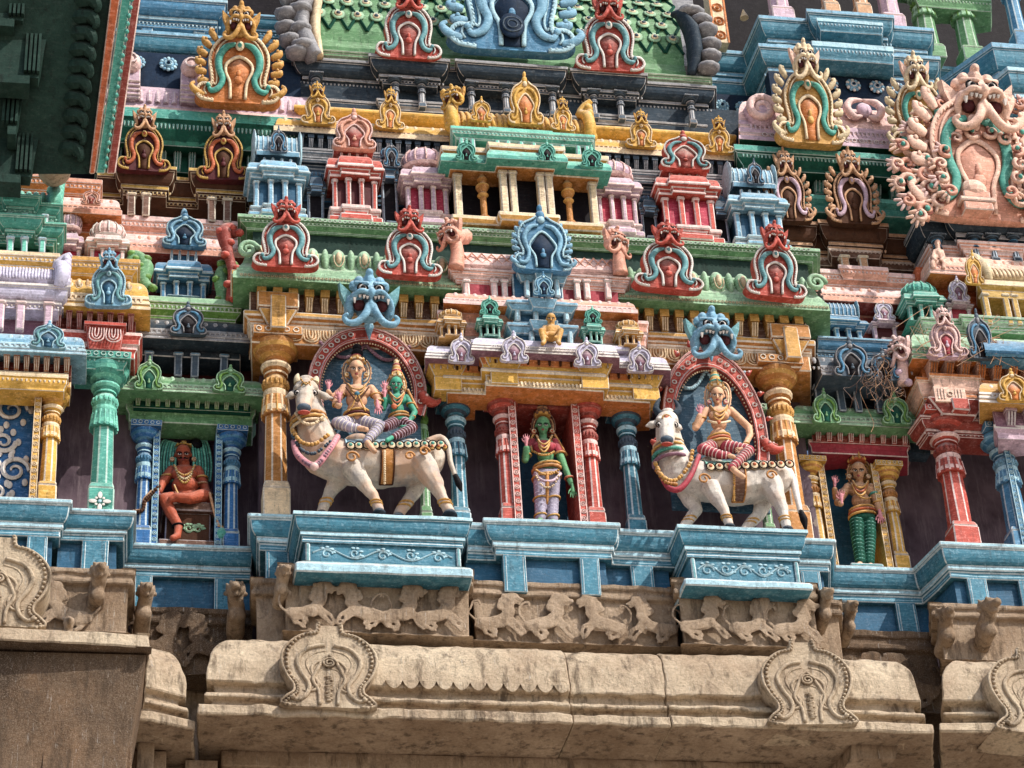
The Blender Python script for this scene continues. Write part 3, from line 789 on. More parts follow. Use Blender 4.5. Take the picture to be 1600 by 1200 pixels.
# ================================================================ granite base
zkt, zkb = zz(330, -.8, 978, 1120)
def stone_prof(z0, z1, o=.42, back=-.6):
    H = z0-z1; P = [(back, z0, 'stone')]
    P += arcp(0.02, z0, o*.78, z0-.52*H, 'stone', 10, 1)
    P += [(o*.78, z0-.52*H, 'stone'), (o*.80, z0-.60*H, 'stone'), (o*.60, z0-.625*H, 'stone'), (o*.62, z0-.70*H, 'stone'), (o*.84, z0-.735*H, 'stone'), (o*.86, z0-.775*H, 'stone'), (o*.66, z0-.80*H, 'stone'), (o*.68, z0-.875*H, 'stone'),
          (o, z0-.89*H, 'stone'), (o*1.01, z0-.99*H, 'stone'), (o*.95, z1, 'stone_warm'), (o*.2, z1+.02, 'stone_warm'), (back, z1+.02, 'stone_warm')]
    return P
def stone_eave(label, pts, scallop=None, pz=None, seams=()):
    zt, zb = pz or (zkt, zkb)
    P = path_px(pts, (zt+zb)/2)
    t = thing('stone_cornice', label, 'stone cornice', (P[0][0], P[0][1], zb), 'granite roll cornices')
    b = MB()
    if seams:
        xs = [P[1][0]]+[XA(px_, pts[1][1], (zt+zb)/2) for px_ in seams]+[P[2][0]]
        for k in range(len(xs)-1):
            yo = P[1][1]+(.014 if k % 2 else 0); g0, g1 = xs[k]+(.003 if k else 0), xs[k+1]-(.003 if k < len(xs)-2 else 0)
            b.sweep(([P[0]] if k == 0 else [])+[(g0, yo), (g1, yo)]+([P[3]] if k == len(xs)-2 else []), stone_prof(zt-(.01 if k == 1 else 0), zb+(.008 if k == 2 else 0)), step=.07)
    else: b.sweep(P, stone_prof(zt, zb), step=.07)
    part(t, 'roll_moulding', b, edge='stone', ew=.012, jit=.02, jf=5)
    if scallop:
        b = MB(); x0, x1, y = scallop; n = 11; H = zt-zb
        for i in range(n):
            c = x0+(x1-x0)*(i+.5)/n; w = (x1-x0)/n
            pts2 = [(c-w*.5+w*k/8, zt-.545*H+ -.09*H*math.sin(math.pi*k/8)**.7 if 0 < k < 8 else zt-.545*H) for k in range(9)]
            b.prism(list(reversed(pts2)), y-.03, y+.05, 'stone')
        part(t, 'scalloped_edge', b, jit=.004)
    return t
Yk = -.45
xk0, xk1 = XA(600, Yk-.35, zkt), XA(885, Yk-.35, zkt)
stone_eave('long weathered granite roll cornice under the lion frieze, between two horseshoe reliefs', [(374, .6), (374, Yk), (1388, Yk), (1388, .6)], (xk0, xk1, Yk-.33), seams=(880, 1030))
stone_eave('granite roll cornice at the lower right corner of the tower', [(1520, .6), (1520, Yk-.05), (1800, Yk-.05)])
stone_eave('broken end of granite roll cornice beside the dark slab', [(-50, -.5), (222, -.5), (240, -.45), (240, .4)], pz=tuple(zz(280, -.95, 985, 1125)))
# overhanging slab at lower left, seen from below
z0, z1 = zz(120, -2.2, 988, 1010)
b = MB(); xa, xb = XA(-80, -2.2, z1), XA(231, -2.2, z1)
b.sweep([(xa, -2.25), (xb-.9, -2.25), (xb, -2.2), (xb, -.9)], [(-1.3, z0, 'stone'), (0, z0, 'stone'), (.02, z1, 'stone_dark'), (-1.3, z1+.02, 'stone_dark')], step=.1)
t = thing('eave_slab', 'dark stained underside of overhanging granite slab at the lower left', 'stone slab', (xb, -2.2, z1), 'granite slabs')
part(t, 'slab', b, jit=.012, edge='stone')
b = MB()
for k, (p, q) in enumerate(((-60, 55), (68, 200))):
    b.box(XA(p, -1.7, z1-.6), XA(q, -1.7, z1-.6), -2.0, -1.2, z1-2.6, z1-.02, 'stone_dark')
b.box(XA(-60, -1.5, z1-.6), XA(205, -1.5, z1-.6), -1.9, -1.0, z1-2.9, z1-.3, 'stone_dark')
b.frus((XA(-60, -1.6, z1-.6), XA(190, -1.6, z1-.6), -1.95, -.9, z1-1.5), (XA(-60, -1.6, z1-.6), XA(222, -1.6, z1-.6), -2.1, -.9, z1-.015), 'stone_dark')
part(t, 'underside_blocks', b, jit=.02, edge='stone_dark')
# wall under the cornices
zb0 = 8.
b = MB()
Yw = .25
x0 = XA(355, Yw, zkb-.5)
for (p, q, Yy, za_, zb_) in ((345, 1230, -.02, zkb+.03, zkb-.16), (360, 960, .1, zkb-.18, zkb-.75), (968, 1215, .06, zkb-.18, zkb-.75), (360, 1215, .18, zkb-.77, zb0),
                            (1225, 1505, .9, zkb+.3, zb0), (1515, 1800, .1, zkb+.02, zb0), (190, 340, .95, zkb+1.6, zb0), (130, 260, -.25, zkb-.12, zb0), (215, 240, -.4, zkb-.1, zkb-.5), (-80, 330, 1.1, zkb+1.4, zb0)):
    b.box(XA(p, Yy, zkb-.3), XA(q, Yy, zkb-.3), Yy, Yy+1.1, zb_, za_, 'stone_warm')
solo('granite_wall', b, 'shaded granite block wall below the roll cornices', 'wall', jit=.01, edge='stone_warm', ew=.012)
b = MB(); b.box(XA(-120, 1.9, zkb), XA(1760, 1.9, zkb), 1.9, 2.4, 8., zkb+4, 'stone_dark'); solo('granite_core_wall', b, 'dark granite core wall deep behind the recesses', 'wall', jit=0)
# slanted strut stones between right blocks
b = MB()
b.add([W(1330, 1150, -.5), W(1405, 1150, -.5), W(1330, 1215, .2), W(1290, 1215, .2), W(1330, 1185, -.5), W(1400, 1185, -.5), W(1320, 1260, .2), W(1280, 1260, .2)], [(0, 1, 2, 3), (7, 6, 5, 4), (0, 4, 5, 1), (1, 5, 6, 2), (2, 6, 7, 3), (3, 7, 4, 0)], 'stone_warm')
solo('stone_strut', b, 'shaded sloping granite strut under the right end of the long roll cornice', 'strut', jit=.01)
b = MB(); b.box(XA(290, .0, zkb), XA(338, .0, zkb), -.1, .8, zkb-.55, zkb-.15, 'stone_warm'); solo('stone_bracket', b, 'shaded granite block under the left end of the long roll cornice', 'stone block', jit=.01)

# granite horseshoe reliefs
def stone_kudu(label, px, pyb, w, hgt, Y, tilt=.0):
    return kudu(label, px, pyb, w, hgt, Y, 'stone', kind='stone', group='granite horseshoe reliefs', tilt=tilt, depth=1.2, cat='stone relief', name='horseshoe_relief')
stone_kudu('granite horseshoe relief with spiral and beads on the cornice below the left bull', 512, 1114, 158, 144, -.84)
stone_kudu('granite horseshoe relief with pear shaped hollow on the cornice below the right bull', 1268, 1140, 150, 142, -.84)
stone_kudu('granite horseshoe relief cut by the right edge of the photo', 1622, 1155, 150, 138, -.89)
stone_kudu('huge worn granite horseshoe top standing on the dark slab', -10, 985, 170, 140, -1.9, .1)

# lion frieze
def frieze(label, pts, pxr, Yr, pyt, pyb, group='granite friezes', dk='stone_warm'):
    z0, z1 = zz(pxr, Yr, pyt, pyb); P = path_px(pts, (z0+z1)/2); H = z0-z1
    t = thing('stone_frieze', label, 'stone frieze', (P[0][0], P[0][1], z1), group)
    b = MB(); b.sweep(P, [(-.4, z0, dk), (.03, z0, dk), (.03, z0-.08*H, dk), (.0, z0-.10*H, dk), (.0, z0-.15*H, dk), (.02, z0-.17*H, dk), (.02, z0-.23*H, dk), (-.04, z0-.26*H, dk), (-.05, z1+.04*H, dk), (.0, z1, dk), (-.4, z1, dk)], step=.1)
    part(t, 'block', b, jit=.014, jf=6, edge=dk, ew=.01); return t, z0, z1

def yali(t, px, Y, z, s, flip=1, lean=0., m='stone_warm'):
    "rampant lion carved in relief: crouched haunch, raised chest, big head looking back"
    x = XA(px, Y, z); b = MB(); f = flip
    def q(a, c, dy=0): return (x+f*a*s, Y-.01+dy, z+c*s)
    K = lambda *a: cap(b, *a, m, n=8)
    K(q(-.42, .34), q(.0, .42), .17*s, .15*s); K(q(0, .42), q(.18, .66), .15*s, .13*s); K(q(.18, .66), q(.2, .95), .12*s, .13*s)
    b.ell(q(.26, 1.04, -.01), (.17*s, .14*s, .13*s), m); K(q(.3, 1.0, -.02), q(.47, .96, -.02), .08*s, .06*s); K(q(.3, .95), q(.42, .86), .05*s, .04*s)
    for a in (0, .1, .2): b.ell(q(.1-a*.5, 1.04-a*1.3, .01), (.10*s, .1*s, .09*s), m)
    K(q(-.42, .32), q(-.35, .12), .11*s, .06*s); K(q(-.35, .12), q(-.15, .03), .05*s, .04*s); K(q(-.3, .3), q(-.12, .15), .09*s, .05*s); K(q(-.12, .15), q(-.22, .02), .05*s, .04*s)
    K(q(.15, .5), q(.38, .32), .07*s, .05*s); K(q(.38, .32), q(.5, .12), .05*s, .04*s); K(q(.1, .42), q(.28, .22), .06*s, .045*s); K(q(.28, .22), q(.42, .06), .045*s, .04*s)
    b.tube(cr([q(-.56, .4), q(-.7, .6), q(-.62, .85), q(-.48, .9), q(-.46, .78)], 4), .035*s, m, n=6)
    me = organic('carved_lion', b, voxel=.014, smooth=2, jit=.026)
    org = parent_origin(t)
    for v in me.vertices: v.co.y = Y-.03+(v.co.y-Y)*.27; v.co -= org
    o = bpy.data.objects.new('carved_lion', me); col.objects.link(o); o.parent = t; return o
Yf = -.18
t, z0, z1 = frieze('warm granite frieze of prancing lions under the left bull pedestal', [(395, .5), (395, Yf), (440, Yf), (440, Yf-.34), (738, Yf-.34), (738, Yf+.1)], 460, Yf-.34, 882, 985)
for px, f in ((488, 1), (560, -1), (632, 1), (690, 1)): yali(t, px, Yf-.34, z1+.02, .5, f)
t, z0, z1 = frieze('granite frieze of prancing lions streaked with blue drips, middle block', [(734, .5), (734, Yf-.12), (1062, Yf-.12), (1062, .5)], 745, Yf-.12, 908, 1000)
for px, f in ((785, 1), (862, 1), (940, -1), (1018, -1)): yali(t, px, Yf-.12, z1+.02, .5, f)
t, z0, z1 = frieze('warm granite frieze of worn lions under the right bull pedestal', [(1058, .3), (1058, Yf-.34), (1280, Yf-.34), (1280, Yf), (1318, Yf), (1318, .5)], 1060, Yf-.34, 905, 1005)
for px, f in ((1105, 1), (1182, 1), (1250, 1)): yali(t, px, Yf-.34, z1+.02, .5, f)
t, z0, z1 = frieze('plain granite frieze with beast head left of the central bay', [(-60, Yf-.1), (50, Yf-.1), (205, Yf-.1), (205, .6)], 100, Yf-.1, 888, 985)
yali(t, 95, Yf-.1, z1-.05, .55, -1)
t, z0, z1 = frieze('plain granite frieze with beast heads right of the central bay', [(1462, .6), (1462, Yf), (1800, Yf)], 1500, Yf, 945, 1030)
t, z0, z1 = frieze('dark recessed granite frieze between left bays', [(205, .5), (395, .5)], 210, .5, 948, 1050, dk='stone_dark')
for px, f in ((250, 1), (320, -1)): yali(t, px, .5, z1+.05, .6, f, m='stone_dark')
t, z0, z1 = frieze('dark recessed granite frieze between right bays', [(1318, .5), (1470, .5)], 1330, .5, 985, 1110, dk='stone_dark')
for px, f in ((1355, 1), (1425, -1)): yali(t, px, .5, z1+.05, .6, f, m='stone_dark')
# corner beast heads
def beast_head(label, px, py, Y, s, f=1, m='stone_warm'):
    o = W(px, py, Y); b = MB()
    def q(a, dy, c): return (o.x+f*a*s, o.y+dy*s, o.z+c*s)
    cap(b, q(-.1, .6, -.5), q(0, 0, -.1), .34*s, .30*s, m); b.ell(q(0, -.2, .1), (.33*s, .36*s, .34*s), m); cap(b, q(0, -.4, .04), q(.06, -.78, -.04), .22*s, .17*s, m); cap(b, q(0, -.4, -.2), q(.03, -.62, -.3), .14*s, .1*s, m)
    for k in (-1, 1): b.ell(q(k*.2, -.45, .28), .08*s, m); cap(b, q(k*.26, -.05, .3), q(k*.32, .05, .48), .09*s, .05*s, m)
    for k in range(6): a = math.pi*k/5; b.ell(q(.36*math.cos(a), .1, .1+.36*math.sin(a)), .1*s, m)
    cap(b, q(-.05, .3, -.7), q(-.1, 1.3, -.9), .35*s, .35*s, m)
    me = organic('beast_head', b, voxel=.016, smooth=2, jit=.008)
    ob = bpy.data.objects.new('stone_beast', me); col.objects.link(ob); tag(ob, label, 'stone carving', 'carved beast heads')
beast_head('stone beast head jutting from the plain left frieze', 155, 900, -.45, .28)
beast_head('stone beast head on the frieze corner left of the left pedestal', 443, 898, -.6, .22)
beast_head('crouching stone beast projecting into the recess from the left', 228, 930, .1, .27)
beast_head('stone beast head poking left from the central frieze', 368, 930, .1, .30, -1)
beast_head('stone beast head at the corner right of the right pedestal', 1290, 935, -.5, .24)
beast_head('small stone beast head peeping out behind the central frieze end', 1328, 955, .1, .24)
beast_head('stone beast head on the corner of the right frieze', 1478, 965, -.3, .27, -1)
beast_head('stone beast head jutting over the right granite cornice', 1545, 955, -.45, .30)
# small stone spouts on the ledge
beast_head('small worn stone stump on the cornice ledge at the left', 108, 975, -.9, .15)

# ================================================================ blue plinth
plinth_bay('blue plinth bay with pilasters at the far left edge', [(-60, -.15), (92, -.15), (92, .5)], 20, -.15, 786, 838, 892, [(42, 75, -.15)], .14)
plinth_bay('blue plinth bay under the green pillar, left', [(92, .0), (192, .0), (192, .9)], 110, .0, 803, 845, 895, [(128, 170, .0)], .14)
plinth_bay('blue plinth of the left recess below the seated guardian', [(190, .62), (392, .62)], 210, .62, 858, 900, 955, [(208, 238, .62), (335, 368, .62)], .16)
plinth_bay('blue plinth step left of the left bull pedestal', [(408, .9), (408, .02), (475, .02)], 400, .02, 812, 862, 905, [(415, 455, .02)], .15)
plinth_bay('long blue plinth between the two bull pedestals', [(728, -.22), (775, -.22), (775, -.34), (952, -.34), (952, -.22), (1050, -.22), (1050, .1)], 770, -.34, 818, 868, 925, [(785, 820, -.34), (905, 935, -.34), (985, 1020, -.22)], .14)
plinth_bay('blue plinth step right of the right bull pedestal', [(1240, .02), (1290, .02), (1290, .9)], 1300, .02, 851, 895, 935, [(1250, 1280, .02)], .14)
plinth_bay('blue plinth of the right recess below the standing god', [(1290, .62), (1440, .62), (1482, .0), (1800, .0)], 1310, .62, 893, 940, 1000, [(1398, 1430, .62), (1510, 1540, .0), (1590, 1640, .0)], .16)

ZT = {}
for k_, (px_, Y_, py_) in dict(farleft=(20, -.15, 786), left=(110, .0, 803), lrec=(210, .62, 858), step=(400, .02, 812), mid=(770, -.34, 818), rstep=(1300, .02, 851), rrec=(1310, .62, 893)).items(): ZT[k_] = ZA(px_, py_, Y_)
ZT['right'] = ZT['rrec']
def pedestal(label, p0, p1, pyt, pyl, pym, pyb, Y):
    z0, z1, z2, z3 = zz(p0, Y, pyt, pyl, pym, pyb); zm = (z0+z3)/2
    x0, x1 = XA(p0, Y, z0)+.12, XA(p1, Y, z0)-.12
    t = thing('statue_pedestal', label, 'pedestal', ((x0+x1)/2, Y, z3), 'bull pedestals')
    P = [(x0, .3), (x0, Y+.12), (x1, Y+.12), (x1, .3)]
    b = MB(); b.sweep(P, prof_plinth(z0, z1, .12, 'plinth', 'ltblue')); b.box(x0-.1, x1+.1, Y+.01, .3, z0-.012, z0-.004, 'ltblue'); part(t, 'moulded_top', b, edge='ltblue')
    b = MB(); b.sweep(P, [(-.2, z1, 'plinth'), (-.01, z1, 'plinth'), (-.01, z2, 'plinth'), (-.2, z2, 'plinth')]); part(t, 'panel', b)
    for xx in (x0+.02, x1-.06): b = MB(); b.box(xx, xx+.05, Y+.10, Y+.14, z2, z1, 'aqua'); part(t, 'border', b, edge='ltblue')
    b = MB(); scrollwork(b, x0+.1, x1-.1, Y+.125, (z1+z2)/2, (z1-z2)*.42, 5, 'ltblue', .009); part(t, 'painted_vine', b, jit=0)
    b = MB(); H = z2-z3; b.sweep(P, [(-.3, z2, 'plinth'), (.02, z2, 'aqua'), (.10, z2-.35*H, 'ltblue'), (.10, z3, 'plinth'), (-.3, z3, 'stone_dark')]); part(t, 'foot_slab', b, edge='ltblue')
    return z0
ZP1 = pedestal('blue pedestal with painted white vine carrying the left bull', 458, 738, 797, 838, 868, 890, -.80)
ZP2 = pedestal('blue pedestal with painted white vine carrying the right bull', 1058, 1262, 819, 862, 896, 912, -.80)

# ================================================================ main storey walls
wall('dark purple plastered wall behind the central bulls and pillars', 405, 1264, .55, 440, 960)
wall('dark purple peeling wall of the left bays', -80, 215, .75, 470, 960, name='storey_wall')
wall('dark purple wall of the left recess behind the guardian', 180, 420, 1.32, 400, 1000)
wall('dark purple wall of the right recess behind the standing god', 1290, 1660, 1.1, 400, 1040)

# ================================================================ pillars
pillar('tall ochre pillar with bare plaster base left of the left bull', 431, 'step', 530, .06, 40, 'ochre', 'cream', light='gold', worn='cream')
pillar('tall ochre pillar behind the tail of the right bull', 1248, 'rstep', 576, .06, 38, 'ochre', 'cream', light='gold')
pillar('blue pillar behind the tail of the left bull', 721, 'mid', 625, -.02, 28, 'plinth', 'ltblue', light='steel')
pillar('blue pillar beside the head of the right bull', 996, 'mid', 640, -.02, 28, 'plinth', 'ltblue', light='steel')
pillar('green pillar with painted white flower on its base block', 156, 'left', 568, .06, 38, 'teal', 'jade', light='jade')
pillar('red pillar at the right with white outlined base', 1508, 'right', 655, .08, 40, 'red', 'pink', light='brick')
pillar('light blue pillar at the right edge', 1598, 'right', 680, .08, 36, 'midblue', 'ltblue', light='sky')
pillar('red pillar left of the green goddess niche', 797, 'mid', 622, -.16, 27, 'red', 'pink', light='brick')
pillar('red pillar right of the green goddess niche', 933, 'mid', 630, -.16, 27, 'red', 'pink', light='brick')
pillar('yellow pillar beside the blue scroll panel at the left edge', 72, 'farleft', 610, -.10, 28, 'yellow', 'cream', light='gold')
pillar('blue pillar left of the seated guardian', 221, 'lrec', 668, .68, 25, 'blue', 'ltblue', light='midblue')
pillar('blue pillar right of the seated guardian', 360, 'lrec', 676, .68, 25, 'blue', 'ltblue', light='midblue')
pillar('yellow pillar left of the god with green leggings', 1288, 'rrec', 724, .64, 23, 'yellow', 'cream', light='ochre')
pillar('yellow pillar right of the god with green leggings', 1410, 'rrec', 732, .64, 23, 'yellow', 'cream', light='ochre')
pillar('short green pillar right of the left bull arch', 667, 'mid', 592, .06, 18, 'green', 'palegreen', light='olive')
pillar('short green pillar right of the right bull arch', 1206, 'mid', 640, .06, 18, 'green', 'palegreen', light='olive')
# flower painted on green pillar's base
o = W(156, 783, -.105); b = MB(); s = SC(o)
for k in range(8):
    a = math.pi*k/4; rr = 11*s if k % 2 == 0 else 8*s
    b.ell((o.x+rr*math.cos(a), o.y-.002, o.z+rr*math.sin(a)), ((6 if k % 2 == 0 else 2.5)*s*(abs(math.cos(a))*.5+.6), .006, (6 if k % 2 == 0 else 2.5)*s*(abs(math.sin(a))*.5+.6)), 'white', 10, 6)
b.ell((o.x, o.y-.004, o.z), (3*s, .008, 3*s), 'ltblue')
solo('painted_flower', b, 'white eight petalled flower painted on the green pillar base', 'painted flower', jit=0)

# lattice door jambs
def jamb(label, px, pyb, pyt, Y, wpx, m, line, dep=.25, side=1, group='lattice jambs'):
    zb, zt = ZT[pyb] if isinstance(pyb, str) else ZA(px, pyb, Y), ZA(px, pyt, Y); x = XA(px, Y, zb); s = SC(Vector((x, Y, zb))); w = wpx*s/2
    b = MB(); b.box(x-w, x+w, Y, Y+dep, zb, zt, m); n = int((zt-zb)/(w*2.2))
    for i in range(n):
        z = zb+(zt-zb)*(i+.5)/n; b.ringz((x, Y-.003, z), w*.62, w*.2, line, 8); b.ell((x, Y-.002, z), w*.3, line, 5, 4)
    b.box(x-w*1.05, x-w*.8, Y-.008, Y, zb, zt, line); b.box(x+w*.8, x+w*1.05, Y-.008, Y, zb, zt, line)
    return solo('lattice_jamb', b, label, 'door jamb', group)
jamb('red latticed jamb on the left of the green goddess', 812, 'mid', 622, -.28, 12, 'red', 'pink', .6)
jamb('red latticed jamb on the right of the green goddess', 914, 'mid', 626, -.28, 12, 'red', 'pink', .6)
jamb('blue latticed jamb left of the seated guardian', 240, 'lrec', 665, .60, 10, 'blue', 'ltblue', .4)
jamb('blue latticed jamb right of the seated guardian', 340, 'lrec', 668, .60, 10, 'blue', 'ltblue', .4)
jamb('yellow latticed jamb left of the god with green leggings', 1306, 'rrec', 720, .56, 10, 'yellow', 'cream', .4)
jamb('yellow latticed jamb right of the god with green leggings', 1392, 'rrec', 726, .56, 10, 'yellow', 'cream', .4)
jamb('yellow latticed jamb beside the blue scroll panel', 50, 'farleft', 595, -.2, 11, 'yellow', 'cream', .3)
jamb('blue latticed jamb at the right edge', 1603, 'right', 684, -.08, 9, 'midblue', 'ltblue', .2)

# niches backs
def niche(label, p0, p1, pyt, pyb, Y, m, group='niches'):
    z1, z0 = zz(p0, Y, pyt, pyb); zm = (z0+z1)/2
    b = MB(); b.box(XA(p0, Y, zm), XA(p1, Y, zm), Y, Y+.1, z0, z1, m); solo('niche_panel', b, label, 'niche panel', group)
niche('dark blue niche back behind the green goddess', 800, 925, 600, 900, .4, 'deepblue')
niche('mauve niche back behind the seated guardian', 238, 345, 630, 960, 1.2, 'mauve')
niche('dark blue niche back behind the god with green leggings', 1298, 1397, 690, 985, 1.0, 'deepblue')
niche('blue panel with white scrolls at the left edge', -60, 48, 590, 820, .12, 'blue')
b = MB()
for cx, cy, r, s in ((18, 640, 26, 1), (5, 690, 20, -1), (22, 735, 24, 1), (-5, 770, 20, -1)):
    o = W(cx, cy, .10); q = SC(o)
    b.tube([(o.x+r*q*(1-k/26)*math.cos(s*k*.45), o.y, o.z+r*q*(1-k/26)*math.sin(s*k*.45)) for k in range(22)], [.03, .03, .02, .012], 'white', n=5)
    for k in range(7): a = k*.9; b.ell((o.x+r*q*1.15*math.cos(a), o.y, o.z+r*q*1.15*math.sin(a)), (.035, .01, .05), 'white', 7, 5)
solo('painted_scroll', b, 'white scrolls painted on the blue panel', 'painted scrollwork', jit=0)

# ================================================================ arches behind riders
def arch(label, cx, pyb, pyt, w, band, Y, pet=True, inner='archblue', garland=None):
    zb, zt = ZA(cx, pyb, Y), ZA(cx, pyt, Y); x = XA(cx, Y, zb); s = SC(Vector((x, Y, zb))); R = w*s/2; B = band*s
    rz = (zt-zb)
    t = thing('arch', label, 'arch', (x, Y, zb), 'arches behind the riders')
    pts = []; N_ = 26
    for i in range(N_+1):
        a = math.pi*(1.12-1.24*i/N_); pts.append((math.cos(a), math.sin(a)))
    prof = MB()
    vs = []; fs = []
    cz = zb+rz*.12; RZ = zt-cz
    for (ca, sa) in pts:
        for k, dy in ((1., .12), (1., 0), (.985, -.04), (1-B/R*.15, -.04), (1-B/R*.2, -.015), (1-B/R*.8, -.015), (1-B/R*.85, -.04), (1-B/R, -.04), (1-B/R, .3)):
            vs.append((x+R*k*ca, Y+dy, cz+RZ*k*sa))
    m = 9
    for i in range(N_):
        for j in range(m-1): fs.append((i*m+j, i*m+j+1, (i+1)*m+j+1, (i+1)*m+j))
    prof.add(vs, fs, 'red'); part(t, 'arch_band', prof, edge='pink', ew=.005)
    b = MB()
    for i in range(25):
        a = math.pi*(1.05-1.10*i/24); k = 1-B/R*.5
        if abs(a-math.pi/2) < .16: continue
        b.ringz((x+R*k*math.cos(a), Y-.03, cz+RZ*k*math.sin(a)), B*.17, B*.055, 'white', 9)
    for i in range(60):
        a = math.pi*(1.08-1.16*i/59); k = 1-B/R*1.12
        b.ell((x+R*k*math.cos(a), Y+.0, cz+RZ*k*math.sin(a)), (.012, .012, .012), 'cream', 5, 4)
    part(t, 'ring_beads', b, jit=0)
    if pet:
        for i in range(13):
            b = MB()
            a = math.pi*(1.02-1.04*i/12)
            if abs(a-math.pi/2) < .25: continue
            c = Vector((x+R*1.07*math.cos(a), Y, cz+RZ*1.07*math.sin(a))); d = Vector((math.cos(a), 0, math.sin(a)))
            cap(b, c, c+d*.05, .035, .012, 'red', 8); b.ell(c+Vector((0, -.035, 0)), (.016, .01, .016), 'pink', 6, 5); part(t, 'petal', b, smooth=True)
    for sx in (-1, 1):
        b = MB(); p = Vector((x+sx*R*.97, Y-.03, cz-RZ*.12))
        b.tube(cr([p+Vector((-sx*.05, 0, .1)), p+Vector((0, 0, 0)), p+Vector((sx*.1, 0, -.03)), p+Vector((sx*.17, 0, .02))], 4), [.05, .07, .05, .02], 'red', n=8)
        b.ell(p+Vector((0, -.06, .03)), .02, 'pink'); part(t, 'makara_end', b, smooth=True)
    b = MB(); b.prism([(x+R*.96*c, cz+RZ*.96*q) for c, q in pts]+[(x+R*.9, zb-.8), (x-R*.9, zb-.8)], Y+.10, Y+.14, inner); part(t, 'back_panel', b)
    if garland:
        b = MB()
        for i in range(44):
            u = i/43; xx = x-R*.75+R*1.5*u; z = cz+RZ*.78-abs(math.sin(math.pi*2*u))*RZ*.22
            b.ell((xx, Y+.07, z), (.028, .02, .024), garland, 7, 5)
        part(t, 'garland', b, smooth=True)
    return t
arch('red horseshoe arch with white rings behind the couple on the left bull', 574, 625, 512, 190, 21, -.2, pet=False, garland='mauve')
arch('red petal fringed arch with white rings behind the rider on the right bull', 1120, 700, 545, 172, 20, -.2, garland='ltblue')

# ================================================================ central entablature
zt, zb = zz(390, -.3, 426, 520)
b = MB()
t = thing('entablature', 'ochre entablature with scrolled corbels below the green lotus eave', 'entablature', (XA(385, -.1, zb), -.1, zb))
P = path_px([(392, .9), (392, -.12), (1268, -.12), (1268, .9)], zb)
H = zt-zb
b.sweep(P, [(-.3, zt, 'gold'), (.24, zt, 'gold'), (.24, zt-.10*H, 'ochre'), (.15, zt-.14*H, 'ochre'), (.10, zt-.14*H, 'brown'), (.02, zt-.16*H, 'brown'), (.02, zt-.52*H, 'ochre'), (.09, zt-.54*H, 'gold'), (.09, zt-.62*H, 'ochre'), (.03, zt-.66*H, 'ochre'), (.03, zt-.72*H, 'gold'), (.0, zt-.74*H, 'ochre'), (0, zb, 'ochre'), (-.3, zb, 'brown')])
part(t, 'mouldings', b, edge='cream')
x0, x1 = P[1][0], P[2][0]
b = MB(); dentils(b, x0+.02, x1-.02, -.14, zt-.52*H, zt-.15*H, 36, .12, 'gold', 'cream', .56); part(t, 'corbel_row', b)
b = MB(); uloops(b, x0+.4, x1-.4, -.125, zt-.75*H, 30, .2*H, 'cream'); part(t, 'loop_frieze', b)
for px, pyb, pyt, w in ((433, 532, 462, 62), (1236, 578, 512, 62)):
    o = W(px, pyb, -.12); bb = MB(); s = SC(o); zt2 = ZA(px, pyt, -.2); r = w*s/2; h2 = zt2-o.z
    bb.box(o.x-r*.5, o.x+r*.5, -.18, .2, o.z, o.z+h2*.3, 'ochre')
    bb.frus((o.x-r*.5, o.x+r*.5, -.2, .2, o.z+h2*.28), (o.x-r, o.x+r, -.27, .2, o.z+h2*.62), 'gold'); bb.box(o.x-r*1.05, o.x+r*1.05, -.29, .2, o.z+h2*.63, o.z+h2, 'ochre')
    bb.box(o.x-r*.4, o.x+r*.4, -.31, -.2, o.z+h2*.1, o.z+h2*.9, 'gold'); part(t, 'capital_block', bb, edge='cream')
# green lotus eave
zt, zb = zz(400, -.5, 368, 428)
P = path_px([(392, .2), (392, -.2), (1270, -.2), (1270, .2)], zb); H = zt-zb; q_ = .74
t = thing('lotus_eave', 'pale green lotus petal eave across the central bay', 'eave', (P[1][0], -.2, zb))
b = MB(); b.sweep(P, [(o_*q_ if o_ > 0 else o_, z_, m_) for o_, z_, m_ in [(-.3, zt, 'palegreen'), (.04, zt, 'palegreen'), (.06, zt-.05*H, 'palegreen'), (.13, zt-.45*H, 'palegreen'), (.19, zt-.60*H, 'palegreen'), (.19, zt-.64*H, 'green'), (.22, zt-.67*H, 'palegreen'), (.22, zt-.73*H, 'green'), (.25, zt-.76*H, 'palegreen'), (.25, zt-.80*H, 'green'), (.28, zt-.82*H, 'palegreen'), (.285, zb, 'green'), (-.3, zb+.01, 'brown')]])
part(t, 'mouldings', b)
x0, x1 = P[1][0], P[2][0]
b = MB(); petals(b, x0+.02, x1-.02, -.285, zt-.58*H, zt+.03*H, 44, .085, 'palegreen', 'bone'); part(t, 'petal_row', b, smooth=True)
b = MB(); rings(b, x0-.15, x1+.15, -.42, zb+.08*H, .018, 'bone', 'palegreen'); part(t, 'bead_row', b, jit=0)
for sx, xx in ((-1, x0-.05), (1, x1+.05)): b = MB(); b.tube([(xx+.12*(1-k/26)*math.cos(k*.5)*1.0, -.38, zt-.22*H+.12*(1-k/26)*math.sin(k*.5)) for k in range(22)], [.035, .03, .02], 'palegreen', n=7); part(t, 'corner_scroll', b, smooth=True)

